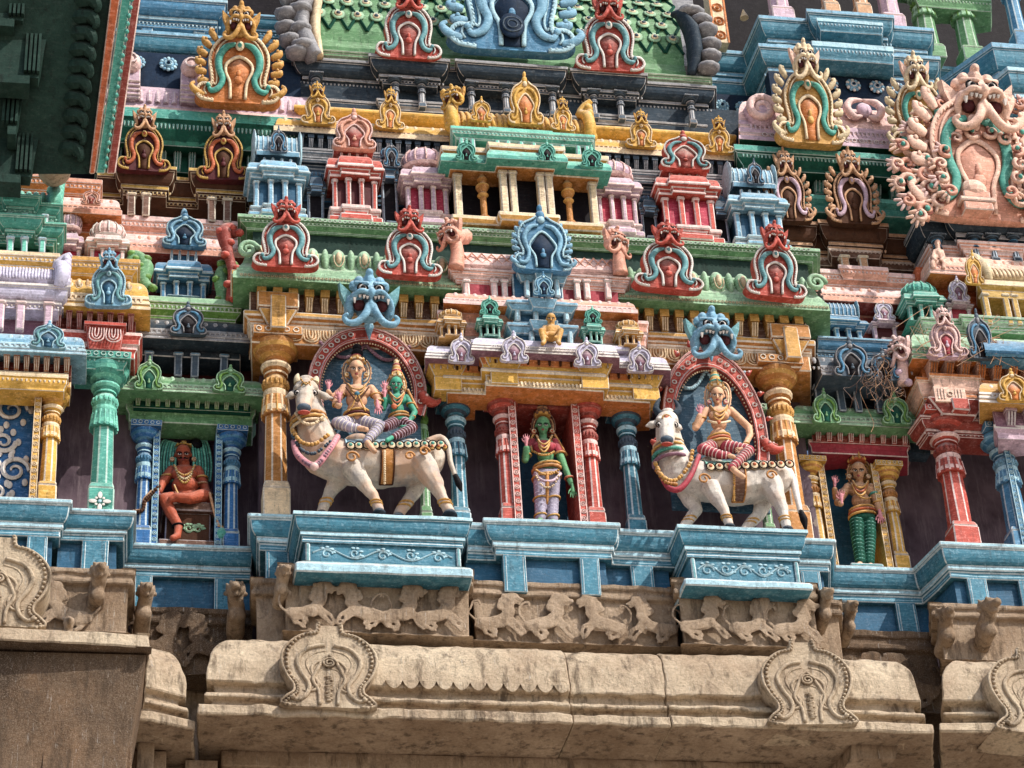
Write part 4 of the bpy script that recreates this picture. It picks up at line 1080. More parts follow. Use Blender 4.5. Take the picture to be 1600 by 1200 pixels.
for lab, px, pyb, w, hg in (('red lion gable at the left end of the green lotus eave', 446, 421, 100, 105), ('red gable with teal scrolls and lion mask right of the blue mask', 640, 434, 96, 102),
        ('red lion gable on the green eave between salmon roof and right blue mask', 1044, 455, 110, 102), ('red gable with lion mask near the right end of the green eave', 1212, 467, 102, 106)):
    kudu(lab, px, pyb, w, hg, -.58, 'red', group='red lion gables on the green eave')
lion_head_thing('big blue lion mask above the arch over the left bull', 577, 466, 92, -.62, 'aqua', 'blue lion masks', name='lion_mask')
lion_head_thing('big blue lion mask above the arch over the right bull', 1113, 520, 84, -.62, 'aqua', 'blue lion masks', name='lion_mask')
for px, pyb, hh in ((577, 532, 48), (1112, 565, 40)):
    o = W(px, pyb, -.3); b = MB(); s = SC(o); zt_ = ZA(px, pyb-hh, -.3)
    b.lathe((o.x, o.y, o.z), [(.005, 0, 'sky'), (8*s, (zt_-o.z)*.45, 'ltblue'), (6*s, (zt_-o.z)*.6, 'sky'), (3*s, zt_-o.z, 'sky')], 8)
    solo('pendant', b, 'pale blue drop pendant hanging below the %s blue mask' % ('left' if px < 800 else 'right'), 'pendant', 'mask pendants')

# recess and beaded green ledge above the eave
def beadfn(b, P, z0, z1):
    for (a, c) in zip(P, P[1:]):
        if abs(a[1]-c[1]) < .01: rings(b, a[0], c[0], a[1]-.165, z0-.25*(z0-z1), .024, 'bone', 'palegreen')
ledge('green beaded ledge carrying the row of small shrines', [(392, 1.0), (392, .12), (1262, .12), (1262, 1.0)], 400, .0, 338, 354, .16, 'green', 'palegreen', 'slab', edge='palegreen', extra=beadfn)
ledge('dark teal recess band above the lotus eave', [(395, 1.0), (395, .1), (1265, .1), (1265, 1.0)], 400, .1, 352, 420, .0, 'dkgreen', 'dkgreen', 'flat', cat='recess band', name='recess_band')

# row of shrines
S = dict(Y=.15, group='row of miniature shrines on the green ledge')
shrine('sky blue miniature shrine at the left end of the row', 388, 482, 198, 337, m='sky', line='ltblue', inner='deepblue', roof='barrel', gab=.7, gpal='steel', **S)
shrine('red miniature shrine with pointed gable, left of the lavender pink one', 513, 600, 172, 346, m='red', line='pink', inner='maroon', roof='kudu', fr=(.14, .40, .57, .65), gpal='salmon', **S)
shrine('pink miniature shrine left of the large cream shrine', 630, 712, 213, 352, m='lilac', line='pink', inner='rose', roof='dome', fr=(.16, .46, .64, .72), **S)
shrine('pink miniature shrine right of the large cream shrine', 933, 1010, 235, 366, m='lilac', line='pink', inner='rose', roof='dome', fr=(.16, .48, .66, .74), **S)
shrine('red miniature shrine with lion crest, right side of the row', 1035, 1135, 208, 378, m='red', line='pink', inner='rose', roof='kudu', fr=(.14, .42, .59, .66), gpal='red', **S)
shrine('sky blue miniature shrine at the right end of the row', 1148, 1240, 250, 386, m='sky', line='ltblue', inner='deepblue', roof='barrel', gab=.7, gpal='steel', **S)
for lab, px, pyt, pyb in (('slim steel blue post shrine between the left blue and red shrines', 495, 262, 345), ('slim steel blue post shrine between the red and left pink shrines', 612, 222, 352), ('slim steel blue post shrine right of the right pink shrine', 1020, 300, 372), ('slim steel blue post shrine between the right red and blue shrines', 1133, 300, 382)):
    shrine(lab, px-15, px+15, pyt, pyb, .35, 'steel', 'midblue', 'darkwin', roof='dome', fr=(.05, .55, .82, .84), posts=2, group='slim post shrines')
kudu('small steel blue crest above the second post shrine', 612, 262, 26, 40, .3, 'steel', 'plain', group='small crests')

# large cream shrine in the middle with jade roof
t = thing('large_shrine', 'large cream shrine front with dark windows in the middle of the row', 'shrine', W(825, 350, .0))
zb, za, zc, ze = zz(712, .0, 350, 338, 268, 240)
xa, xb = XA(712, 0, zb), XA(938, 0, zb); xm0, xm1 = XA(785, -.1, zb), XA(868, -.1, zb)
PP = [(xa, .8), (xa, .0), (xm0, .0), (xm0, -.12), (xm1, -.12), (xm1, .0), (xb, .0), (xb, .8)]
b = MB(); b.sweep(PP, [(-.3, za, 'gold'), (.05, za, 'cream'), (.05, (za+zb)/2, 'gold'), (.02, zb, 'gold'), (-.3, zb, 'gold')]); part(t, 'base', b, edge='cream')
b = MB(); b.box(xa+.05, xb-.05, .25, .8, za, zc, 'darkwin'); b.box(xm0+.05, xm1-.05, .1, .3, zb, zc, 'darkwin'); part(t, 'window_wall', b)
for px in (719, 791, 806, 850, 863, 932):
    Yp = .02 if px in (719, 932) else -.1
    b = MB(); x = XA(px, Yp, za); b.box(x-.045, x+.045, Yp, Yp+.12, za-.02, zc, 'cream'); b.box(x-.06, x+.06, Yp-.015, Yp+.12, zc-.06, zc, 'cream'); part(t, 'post', b, edge='bone')
for px in (757, 892):
    x = XA(px, .05, za); b = MB(); hh = zc-za
    b.lathe((x, .05, za), [(.07, 0, 'ochre'), (.075, .06*hh, 'ochre'), (.04, .1*hh, 'ochre'), (.04, .5*hh, 'gold'), (.07, .55*hh, 'ochre'), (.04, .6*hh, 'ochre'), (.085, .72*hh, 'gold'), (.09, .75*hh, 'ochre'), (.04, .82*hh, 'ochre'), (.07, .9*hh, 'gold'), (.01, 1.05*hh, 'ochre')], 12)
    part(t, 'baluster', b)
b = MB(); H = ze-zc
b.sweep(PP, [(-.3, ze, 'gold'), (.16, ze, 'cream'), (.16, ze-.25*H, 'ochre'), (.10, ze-.5*H, 'ochre'), (.10, ze-.6*H, 'cream'), (.04, zc+.05*H, 'ochre'), (.04, zc, 'ochre'), (-.3, zc, 'brown')]); part(t, 'cornice', b, edge='cream')
za2, zb2, zc2, zd2, ze2 = zz(712, -.1, 250, 222, 205, 188, 150)
b = MB()
b.sweep(PP, [(-.3, za2+.14, 'teal'), (.02, za2+.14, 'jade')]+arcp(.02, za2+.13, .17, za2-.02, 'jade', 6, 1)+[(.18, za2-.03, 'teal'), (.18, za2-.09, 'teal'), (-.3, za2-.09, 'teal')])
xc0, xc1 = xa+.14, xb-.12
b.sweep([(xc0, .8), (xc0, .15), (xm0, .15), (xm0, .05), (xm1, .05), (xm1, .15), (xc1, .15), (xc1, .8)], [(-.2, zd2, 'teal'), (.08, zd2, 'jade'), (.08, zd2-.06, 'teal'), (.03, zc2, 'teal'), (.0, zc2-.05, 'teal'), (0, za2+.1, 'teal'), (-.2, za2+.1, 'teal')])
part(t, 'jade_roof', b, edge='jade')
for px in (722, 740, 778, 795, 815, 835, 862, 880, 905, 918):
    b = MB(); x = XA(px, .0, zb2); b.box(x-.03, x+.03, .0, .1, za2+.12, zc2, 'jade'); part(t, 'small_post', b, edge='ltblue')
for i, (px, py, w) in enumerate(((728, 252, 34), (855, 253, 30), (925, 262, 34))): kudu(['tiny jade gable at the left of the jade roof', 'tiny jade gable at the middle of the jade roof', 'tiny jade gable at the right of the jade roof'][i], px, py, w, 32, -.28, 'jade', 'plain', group='tiny jade gables')
# golden barrel roof on top
def barrel(label, p0, p1, pyt, pyb, Y, m, line, rib=.03, R=None, ends=True, group='barrel roofs', diamonds=None, name='barrel_roof', nribs=24, ribbed=True, endm=None):
    z1, z0 = zz(p0, Y, pyt, pyb); H = z1-z0; x0, x1 = XA(p0, Y, z0), XA(p1, Y, z0); R = R or H*.75
    t = thing(name, label, 'barrel roof', ((x0+x1)/2, Y, z0), group); b = MB()
    sec = [(0, 0), (-.03, .06*H), (.0, .12*H), (-.03, .2*H)] + [(R*(1-math.cos(math.pi/2*k/10))-.03, .2*H+.8*H*math.sin(math.pi/2*k/10)) for k in range(1, 11)]
    nx = max(6, int((x1-x0)/.12)); vs = []; fs = []; k = len(sec)
    for i in range(nx+1):
        for (y, z) in sec: vs.append((x0+(x1-x0)*i/nx, Y+y, z0+z))
    for i in range(nx):
        for j in range(k-1): fs.append((i*k+j, (i+1)*k+j, (i+1)*k+j+1, i*k+j+1))
    b.add(vs, fs, m); b.box(x0, x1, Y+.02, Y+R, z0, z0+H*.5, m); part(t, 'vault', b, smooth=False)
    def pt(u, a, lift=.01): return (x0+(x1-x0)*u, Y+R*(1-math.cos(a))-.03-lift*math.cos(a), z0+.2*H+.8*H*math.sin(a)+lift*math.sin(a))
    b = MB()
    if diamonds:
        nu, na = diamonds; du = 1/nu; da = math.pi/2*.98/na
        for i in range(-na, nu+1):
            for s in (1, -1):
                pts = []
                for q in range(na*2+1):
                    u = (i+ (q/2 if s == 1 else na-q/2))*du; a = q/2*da
                    if 0 <= u <= 1: pts.append(pt(u, a, .008))
                if len(pts) > 1: b.tube(pts, .024, line, n=4)
        part(t, 'lattice', b)
        b = MB(); 
        for j in range(na):
            for i in range(nu+1):
                for off in (0, .5):
                    u = (i+off)*du; a = (j+.5+ (0 if off == .5 else -.5))*da
                    if not (.01 < u < .99) or a < .06: continue
                    c = pt(u, a, .012); rm = Matrix.Rotation(-(a), 3, 'X')
                    b.ell(c, (.10, .02, .105), 'palegreen', 8, 6, rm); b.ell(pt(u, a, .025), (.06, .02, .06), 'bone', 8, 5, rm); b.ell(pt(u, a, .04), (.03, .02, .03), 'steel', 8, 5, rm)
        part(t, 'flower_boss', b, smooth=True)
    elif ribbed:
        for i in range(nribs):
            u = (i+.5)/nribs; b.tube([pt(u, math.pi/2*q/8, .0) for q in range(9)], (x1-x0)/nribs*.40, line, n=6)
        part(t, 'ribs', b, smooth=True)
    if ends:
        em = endm or m
        for sx, xx in ((-1, x0), (1, x1)):
            b = MB()
            b.tube(cr([(xx, Y-.02, z0-.02*H), (xx+sx*.03, Y-.08, z0+.3*H), (xx+sx*.02, Y-.02, z0+.75*H), (xx-sx*.02, Y+R*.3, z0+1.05*H), (xx+sx*.06, Y+R*.3, z0+1.35*H), (xx+sx*.12, Y+R*.2, z0+1.45*H)], 4), [.07, .08, .08, .07, .06, .03], em, n=8)
            for q in range(6): b.ell((xx+sx*.07, Y-.02+.04*q*R, z0+H*(.15+.2*q)), (.06, .06, .08), em, 7, 5)
            part(t, 'end_scroll', b, smooth=True)
    return t
barrel('golden ribbed barrel roof crowning the jade roofed shrine', 710, 918, 158, 208, .15, 'yellow', 'yellow', nribs=22, R=.4)
for lab, px, py, w, h_ in (('golden gable with rounded finial in the middle of the golden roof', 822, 196, 52, 76), ('golden gable at the left of the golden roof', 752, 190, 34, 36), ('golden gable at the right of the golden roof', 880, 205, 38, 50)):
    kudu(lab, px, py, w, h_, .0, 'gold', 'plain' if px != 880 else 'face', group='golden gables')
lion_head_thing('golden lion head at the left end of the golden roof', 708, 150, 40, .1, 'gold', 'golden lion heads', rotz=-.6)
ledge('jade capitals under the golden roof', [(716, .8), (716, .05), (918, .05), (918, .8)], 716, .0, 200, 216, .1, 'teal', 'jade', 'slab', edge='jade')

# recessed wall behind shrines with steel bands
wall('dark slate wall behind the row of small shrines', 395, 1262, .92, 120, 420, 'slate')
ledge('steel blue band across the wall behind the shrines, lower', [(440, .86), (1240, .86)], 480, .82, 300, 322, .08, 'steel', 'midblue', 'steps', edge='grey')
ledge('steel blue band across the wall behind the shrines, upper', [(440, .80), (1240, .80)], 480, .75, 240, 268, .12, 'steel', 'midblue', 'steps', edge='grey')
# yellow eave
zt, zb = zz(440, .55, 165, 202)
ledge('worn yellow eave with pale mould below the slate storey', [(452, 1.4), (452, .75), (1150, .75), (1150, 1.4)], 440, .55, 172, 204, .2, 'yellow', 'cream', 'eave', edge='cream', fil='yellow', soffit='slate', cat='eave', name='eave', steps=1)
ledge('orange yellow roll above the yellow eave', [(470, 1.4), (470, .8), (1140, .8), (1140, 1.4)], 450, .72, 158, 173, .09, 'yellow', 'orange', 'roll', name='roll_moulding', cat='moulding')
def dfn(b, P, z0, z1):
    for (a, c) in zip(P, P[1:]):
        if abs(a[1]-c[1]) < .01: dentils(b, a[0], c[0], a[1], z1+.02, z0-.03, 46, .08, 'steel', 'grey', .6)
ledge('slate dentil band under the yellow eave', [(462, 1.4), (462, .66), (1145, .66), (1145, 1.4)], 450, .62, 203, 230, .0, 'slate', 'slate', 'flat', extra=dfn, name='dentil_band', cat='dentil band')
ledge('stepped slate moulding under the dentil band', [(465, 1.4), (465, .70), (1143, .70), (1143, 1.4)], 455, .62, 228, 246, .08, 'slate', 'grey', 'steps', edge='grey')
for lab, px, pyb, w, hg in (('yellow lion gable near the left end of the yellow eave', 497, 195, 52, 58), ('yellow lion gable left of the golden roof', 609, 203, 46, 60), ('yellow lion gable right of the golden roof', 1002, 231, 46, 56), ('yellow lion gable near the right end of the yellow eave', 1124, 240, 48, 52)):
    kudu(lab, px, pyb, w, hg, .5, 'gold', group='yellow lion gables')

# slate storey and green barrel roof
wall('near black wall of the slate storey under the green barrel roof', 480, 1110, 1.45, 60, 240, 'darkwin')
for i, px in enumerate((494, 618, 660, 738, 792, 865, 930, 972, 1083)):
    pillar('slate colonette number %s from the left under the green barrel roof' % ['one', 'two', 'three', 'four', 'five', 'six', 'seven', 'eight', 'nine'][i], px, 160+(px-494)*.062, 118+(px-494)*.062, .78, 11, 'steel', 'grey', light='slate', group='slate colonettes')
ledge('slate ledge at the foot of the slate colonettes', [(478, 1.6), (478, 1.0), (600, 1.0), (600, .92), (700, .92), (700, 1.0), (920, 1.0), (920, .92), (1000, .92), (1000, 1.0), (1095, 1.0), (1095, 1.6)], 470, .9, 150, 170, .1, 'slate', 'grey', 'steps', edge='grey')
Pd = [(480, 1.8), (480, .95), (600, .95), (600, .8), (680, .8), (680, .95), (735, .95), (735, .78), (865, .78), (865, .95), (915, .95), (915, .8), (990, .8), (990, .95), (1098, .95), (1098, 1.8)]
ledge('stepped slate eave with projections under the green barrel roof', Pd, 480, .8, 92, 124, .2, 'slate', 'grey', 'plinth', edge='grey', name='eave', cat='eave')
ledge('green ledge at the foot of the green barrel roof', [(478, 1.8), (478, .85), (1100, .85), (1100, 1.8)], 480, .78, 78, 94, .12, 'green', 'palegreen', 'steps', edge='olive')
barrel('large green barrel roof with diamond lattice and white flowers', 484, 1072, -105, 84, 1.0, 'green', 'deepgreen', R=.85, diamonds=(20, 5), ends=False, group='large roofs')
for lab, px, pyb, w, hg in (('red lion gable with teal scrolls on the left of the green barrel roof', 638, 95, 100, 112), ('red lion gable with teal scrolls on the right of the green barrel roof', 953, 115, 108, 116)):
    kudu(lab, px, pyb, w, hg, .62, 'red', group='red lion gables on the green barrel roof')
kudu('great blue horseshoe gable in the middle of the green barrel roof', 800, 84, 190, 190, .55, 'blue', leaves=True, group='great gables', depth=.9)
o = thing('deity_disc', 'dark blue carved disc inside the great blue gable', 'carved disc', W(800, 40, .4)); b = MB(); q = W(800, 40, .4); s = SC(q)
b.ell(q, (20*s, .04, 26*s), 'navy', 16, 10); b.ringz(q+Vector((0, -.03, 0)), 15*s, .015, 'steel', 16); b.ringz(q+Vector((0, -.04, 0)), 8*s, .012, 'steel', 12); part(o, 'disc', b, smooth=True)
# end volutes of the green barrel
def volute(label, pts, r, m, m2, Y, lobes=6, side=1):
    t = thing('roof_end_volute', label, 'roof ornament', W(pts[0][0], pts[0][1], Y), 'roof end volutes')
    P = cr([W(x, y, Y) for x, y in pts], 6); b = MB(); b.tube(P, r, m, n=10, flat=1.6); part(t, 'band', b, smooth=True)
    for i in range(lobes):
        b = MB(); c = P[int((i+.6)/lobes*(len(P)-1))]; b.ell(c+Vector((side*.2, -.05, 0)), (.16, .16, .085), m2, 10, 7)
        b.ell(c+Vector((side*.3, -.05, .03)), (.07, .09, .05), m2, 8, 6); part(t, 'flame_lobe', b, smooth=True)
    return t
volute('dark brown and grey end volute at the right of the green barrel roof', [(1080, 118), (1086, 85), (1080, 50), (1062, 25), (1048, 22)], [.05, .11, .11, .07, .02], 'slate', 'grey', .75, 7, 1)
volute('grey and cream end volute at the left of the green barrel roof', [(492, 95), (478, 70), (470, 40), (478, 5), (500, -30)], [.12, .14, .12, .14, .1], 'grey', 'grey', .75, 6, -1)
volute('striped cream band beside the left end of the green barrel roof', [(500, 90), (492, 45), (496, 0), (500, -30)], [.05, .07, .07, .06], 'cream', 'grey', .7, 5, -1)
# walls beyond
wall('pale grey and blue wall at the very top behind the green roof', 400, 1090, 2.3, -80, 100, 'grey')
ledge('pale blue ledge above the green barrel roof', [(480, 2.0), (1060, 2.0)], 500, 2.0, 14, 45, .2, 'ltblue', 'pink', 'steps', edge='white')

# ================================================================ salmon barrel shrine with blue spire in the middle
wall('salmon wall between ochre entablature halves', 716, 985, -.3, 395, 540, 'salmon', .3)
S2 = -.50
barrel('salmon barrel roof left of the blue spire', 716, 835, 380, 422, S2, 'pink', 'salmon', R=.3, diamonds=None, ribbed=False, ends=False, group='salmon barrel roofs')
barrel('salmon barrel roof right of the blue spire', 868, 975, 388, 428, S2, 'pink', 'salmon', R=.3, ribbed=False, ends=False, group='salmon barrel roofs')
b = MB()
for p0, p1, py in ((722, 830, 402), (872, 968, 408)):
    o0, o1 = W(p0, py, S2-.02), W(p1, py, S2-.02); n = 7
    for i in range(n):
        xa_, xb_ = o0.x+(o1.x-o0.x)*i/n, o0.x+(o1.x-o0.x)*(i+1)/n
        for s in (1, -1): b.tube([(xa_, o0.y, o0.z+s*.07), (xb_, o0.y, o0.z-s*.07)], .010, 'salmon', n=4)
solo('lattice_relief', b, 'lattice relief on the salmon barrel roofs', 'lattice relief')
for lab, px, py, rz_ in (('salmon lion head facing left at the left end of the salmon roof', 703, 362, -.9), ('salmon lion head facing right at the right end of the salmon roof', 962, 376, .5)):
    lion_head_thing(lab, px, py, 48, S2-.1, 'salmon', 'salmon lion heads', rotz=rz_)
for sx, px, py in ((-1, 712, 420), (1, 970, 430)):
    b = MB()
    p0, p1, p2, p3 = W(px, py, S2-.05), W(px-sx*3, py-25, S2-.08), W(px+sx*0, py-45, S2-.05), W(px-sx*15, py-50, S2+.1)
    b.tube(cr([p0, p1, p2, p3], 4), [.10, .08, .08, .10], 'salmon', n=8)
    solo('beast_neck', b, 'curved salmon neck of the lion head at the %s end of the salmon roof' % ('left' if sx < 0 else 'right'), 'beast neck', 'beast necks', smooth=True)
ledge('salmon eave with pink line under the salmon barrel roofs', [(716, -.1), (716, S2+.08), (972, S2+.08), (972, -.1)], 716, S2, 420, 438, .12, 'salmon', 'pink', 'steps', edge='pink')
t = thing('post_row', 'short pink posts over a crimson strip under the salmon eave', 'small posts', W(729, 462, S2), 'small posts of the tiers')
for px in (729, 773, 789, 902, 917, 950):
    b = MB()
    x = XA(px, S2-.02, ZA(px, 445, S2-.02)); z0_, z1_ = ZA(px, 466, S2-.02), ZA(px, 436, S2-.02); b.box(x-.035, x+.035, S2-.02, S2+.15, z0_, z1_, 'pink'); b.box(x-.05, x+.05, S2-.04, S2+.15, z1_-.05, z1_, 'pink'); part(t, 'post', b, edge='white')
niche('crimson strip behind the short pink posts', 724, 966, 432, 470, S2+.06, 'crimson')
ledge('broad salmon ledge below the short pink posts', [(716, -.1), (716, S2+.08), (972, S2+.08), (972, -.1)], 712, S2, 456, 482, .18, 'salmon', 'pink', 'eave', edge='pink', soffit='orange', steps=1)
ledge('striped salmon and pink mouldings behind the small temples', [(700, -.1), (700, S2+.2), (1000, S2+.2), (1000, -.1)], 712, S2+.1, 486, 540, .12, 'salmon', 'pink', 'steps', steps=3, edge='pink')
# blue spire: stacked tiers
t = thing('blue_spire', 'tall stepped sky blue spire with dark arch in the middle above the goddess', 'spire', W(848, 530, S2-.2))
def tier(pyt, pyb, wt, wb, Y, px, line='ltblue', m='sky'):
    z1, z0 = zz(px, Y, pyt, pyb); x = XA(px, Y, z0); s = SC(Vector((x, Y, z0))); H = z1-z0; b = MB()
    b.frus((x-wb*s/2*.86, x+wb*s/2*.86, Y+.05, Y+.5, z0), (x-wb*s/2, x+wb*s/2, Y, Y+.5, z0+H*.35), m); b.box(x-wb*s/2*1.02, x+wb*s/2*1.02, Y-.012, Y+.5, z0+H*.36, z0+H*.6, m)
    b.frus((x-wt*s/2, x+wt*s/2, Y+.02, Y+.5, z0+H*.61), (x-wt*s/2*.85, x+wt*s/2*.85, Y+.08, Y+.5, z1), m)
    b.frus((x-wb*s/2*.3, x+wb*s/2*.3, Y-.03, Y+.3, z0), (x-wb*s/2*.42, x+wb*s/2*.42, Y-.08, Y+.3, z0+H*.6), m)
    part(t, 'tier', b, edge=line, ew=.009)
tier(497, 518, 100, 112, S2-.12, 849); tier(463, 483, 96, 112, S2-.15, 848); tier(410, 438, 62, 80, S2-.12, 849)
b = MB()
for px, a, c in ((804, 536, 516), (832, 536, 516), (868, 536, 516), (893, 536, 516), (810, 498, 482), (838, 498, 482), (862, 498, 482), (886, 498, 482), (825, 460, 436), (838, 460, 436), (858, 460, 436), (872, 460, 436)):
    zz0, zz1 = ZA(px, a, S2-.1), ZA(px, c, S2-.1); x = XA(px, S2-.1, zz0); b.box(x-.03, x+.03, S2-.1, S2+.05, zz0-.02, zz1, 'ltblue')
z0_, z1_ = zz(849, S2-.1, 530, 410); x = XA(849, S2-.1, z0_); b.box(x-.3, x+.3, S2-.02, S2+.3, z0_-.02, z1_, 'deepblue'); part(t, 'core_and_posts', b, edge='ltblue')
kudu('sky blue gable crowning the blue spire', 849, 425, 88, 98, S2-.2, 'blue', 'plain', leaves=True, group='blue spire gables')
kudu('little sky blue gable halfway up the blue spire', 850, 462, 32, 34, S2-.26, 'blue', 'plain', group='blue spire gables')
shrine('tiny golden domed temple left of the left jade one', 686, 730, 475, 525, S2-.1, 'gold', 'cream', 'brown', 'dome', (.05, .38, .6, .66), group='tiny temples on the lavender eave')
shrine('tiny jade temple with dark arch left of the blue spire', 748, 788, 462, 526, S2-.15, 'teal', 'jade', 'darkwin', 'kudu', (.05, .34, .52, .56), gpal='jade', group='tiny temples on the lavender eave')
shrine('tiny jade temple with dark arch right of the blue spire', 912, 948, 478, 536, S2-.15, 'teal', 'jade', 'darkwin', 'kudu', (.05, .34, .52, .56), gpal='jade', group='tiny temples on the lavender eave')
shrine('tiny golden domed temple at the right above the lavender eave', 966, 1008, 492, 540, S2-.1, 'gold', 'cream', 'brown', 'dome', (.05, .38, .6, .66), group='tiny temples on the lavender eave')

# lavender eave + yellow cornice over the goddess
Yl = -.56
Pl = [(690, .0), (690, Yl+.2), (762, Yl+.2), (762, Yl), (940, Yl), (940, Yl+.2), (1020, Yl+.2), (1020, .0)]
z0_, z1_ = zz(668, Yl, 532, 562)
def lavfn(b, P, z0, z1):
    for (a, c) in zip(P, P[1:]):
        if abs(a[1]-c[1]) < .01: rings(b, a[0], c[0], a[1]-.215, z0-.8*(z0-z1), .02, 'mauve')
ledge('weathered lavender eave above the green goddess', Pl, 690, Yl, 529, 560, .2, 'lavender', 'white', 'eave', edge='white', soffit='mauve', name='eave', cat='eave', extra=lavfn, steps=2, ew=.01)
for lab, px, py in (('lavender gable at the left end of the lavender eave', 721, 567), ('lavender gable second from the left on the lavender eave', 804, 566), ('lavender gable third from the left on the lavender eave', 918, 573), ('lavender gable at the right end of the lavender eave', 1001, 582)):
    kudu(lab, px, py, 42, 44, Yl-.22 if 750 < px < 950 else Yl-.05, 'lav', 'plain', group='lavender gables')
b = MB(); rr = random.Random(3)
for (a, c), Yy in (((735, 785), Yl-.02), ((815, 905), Yl-.04), ((945, 985), Yl)):
    o0 = W(a, 534+(a-735)*.05, Yy); o1 = W(c, 536+(c-735)*.05, Yy); b.box(o0.x, o1.x, o0.y, o0.y+.3, o0.z-.02, o0.z+.05, 'lavender')
solo('ridge_slabs', b, 'broken lavender ridge slabs on top of the lavender eave', 'ridge slabs', edge='white', jit=.012)
zt, zb = zz(700, Yl+.1, 557, 608); H = zt-zb
P = path_px([(702, .2), (702, Yl+.2), (762, Yl+.2), (762, Yl+.02), (940, Yl+.02), (940, Yl+.2), (1012, Yl+.2), (1012, .2)], zb)
t = thing('yellow_cornice', 'yellow cornice with dark slots under the lavender eave', 'cornice', (P[1][0], Yl, zb))
b = MB(); b.sweep(P, [(-.3, zt, 'yellow'), (.12, zt, 'yellow'), (.10, zt-.12*H, 'orange'), (.05, zt-.38*H, 'yellow'), (.05, zt-.5*H, 'cream'), (.07, zt-.52*H, 'cream'), (.07, zt-.6*H, 'yellow'), (.01, zt-.66*H, 'yellow'), (.01, zt-.84*H, 'cream'), (.03, zt-.86*H, 'cream'), (.03, zb, 'orange'), (-.3, zb, 'orange')]); part(t, 'mouldings', b, edge='cream')
b = MB()
for (a, c) in zip(P, P[1:]):
    if abs(a[1]-c[1]) < .01 and a[0] < c[0]:
        ticks(b, a[0]+.03, c[0]-.03, a[1]-.075, zt-.14*H, max(3, int((c[0]-a[0])/.13)), .04, H*.22, 'umber'); ticks(b, a[0], c[0], a[1]-.035, zb+.16*H, int((c[0]-a[0])/.045), .026, H*.1, 'cream')
part(t, 'slot_row', b, jit=0)
for px in (700, 788, 930, 1010):
    b = MB(); Yc = Yl+.01 if px in (788, 930) else Yl+.19; x = XA(px, Yc, zb); b.frus((x-.15, x+.15, Yc-.03, Yc+.2, zb+.46*H), (x-.25, x+.25, Yc-.10, Yc+.2, zt-.05), 'yellow'); b.box(x-.16, x+.16, Yc-.05, Yc+.2, zb+.02, zb+.45*H, 'yellow')
    ticks(b, x-.2, x+.2, Yc-.07, zt-.1*H, 5, .03, H*.26, 'umber'); part(t, 'corbel', b, edge='cream')
# lintels above pillars
b = MB(); z_, z2_ = zz(700, -.1, 612, 640); b.box(XA(790, -.1, z_), XA(930, -.1, z_), -.2, .5, z2_, z_+.1, 'brick'); solo('lintel', b, 'red lintel over the green goddess', 'lintel')

# yaksha figure on lavender eave
# ================================================================ backdrop walls of the tower
wall('dark slate core wall of the tower behind the upper left bay', 150, 470, 2.2, -60, 480, 'darkwin', .3, pxr=300)
wall('dark core wall of the tower behind the upper right bay', 1090, 1700, 2.4, -90, 560, 'darkwin', .3, pxr=1300)
wall('dark core wall of the tower at the far upper left', -120, 160, 1.6, -60, 640, 'darkwin', .3, pxr=60)

def eave_with(label, p0, p1, Y, pyt, pyb, m, line, o=.2, ret=(1, 1), deep=.4, soffit=None, steps=1, kind='eave', edge=True, pxr=None, cat='eave', extra=None, group=None, ew=.011):
    pts = ([(p0, Y+deep)] if ret[0] else [])+[(p0, Y), (p1, Y)]+([(p1, Y+deep)] if ret[1] else [])
    return ledge(label, pts, pxr or p0, Y-o*.8, pyt, pyb, o, m, line, kind, name='eave' if kind == 'eave' else 'moulding', cat=cat, edge=line if edge else None, soffit=soffit, steps=steps, extra=extra, group=group, ew=ew)
def posts(label, pxs, pyb, pyt, Y, wpx, m, line, cat='small posts', name='post_pair', slope=.045):
    t = thing(name, label, cat, W(pxs[0], pyb, Y), 'small posts of the tiers')
    for px in pxs:
        dy = (px-pxs[0])*slope; z0, z1 = ZA(px, pyb+dy, Y), ZA(px, pyt+dy, Y); x = XA(px, Y, z0); w_ = wpx*SC(Vector((x, Y, z0)))/2
        b = MB(); b.box(x-w_, x+w_, Y, Y+.1, z0, z1, m); b.box(x-w_*1.35, x+w_*1.35, Y-.02, Y+.1, z1-.045, z1, line); part(t, 'post', b, edge=line)
def rosette(px, py, r, Y, label, m='sky', line='ltblue'):
    o = W(px, py, Y); s = SC(o)*r; b = MB()
    for k in range(12): a = math.pi*k/6; b.ell((o.x+s*.75*math.cos(a), o.y, o.z+s*.75*math.sin(a)), (s*.24, .02, s*.24), line if k % 2 else m, 6, 5)
    b.ell(o, (s*.62, .035, s*.62), m, 12, 6); b.ringz(o+Vector((0, -.03, 0)), s*.35, s*.07, line, 10); b.ell(o+Vector((0, -.03, 0)), (s*.2, .03, s*.2), 'navy', 8, 5)
    solo('rosette', b, label, 'rosette', 'rosettes on the dark friezes', smooth=True)
def corb(n, dep, m, m2, fill=.6, fz=(.0, .0)):
    def f(b, P, z0, z1):
        for (a, c) in zip(P, P[1:]):
            L = c[0]-a[0]
            if abs(a[1]-c[1]) < .01 and L > .2: dentils(b, a[0], c[0], a[1], z1+.01, z0-.02, n, dep, m, m2, fill)
    return f
def ptl(n, dep, m, m2, fr=(.1, .6), o=.1):
    def f(b, P, z0, z1):
        H = z0-z1
        for (a, c) in zip(P, P[1:]):
            if abs(a[1]-c[1]) < .01 and c[0]-a[0] > .2: petals(b, a[0], c[0], a[1]-o, z0-fr[1]*H, z0-fr[0]*H, n, dep, m, m2)
    return f

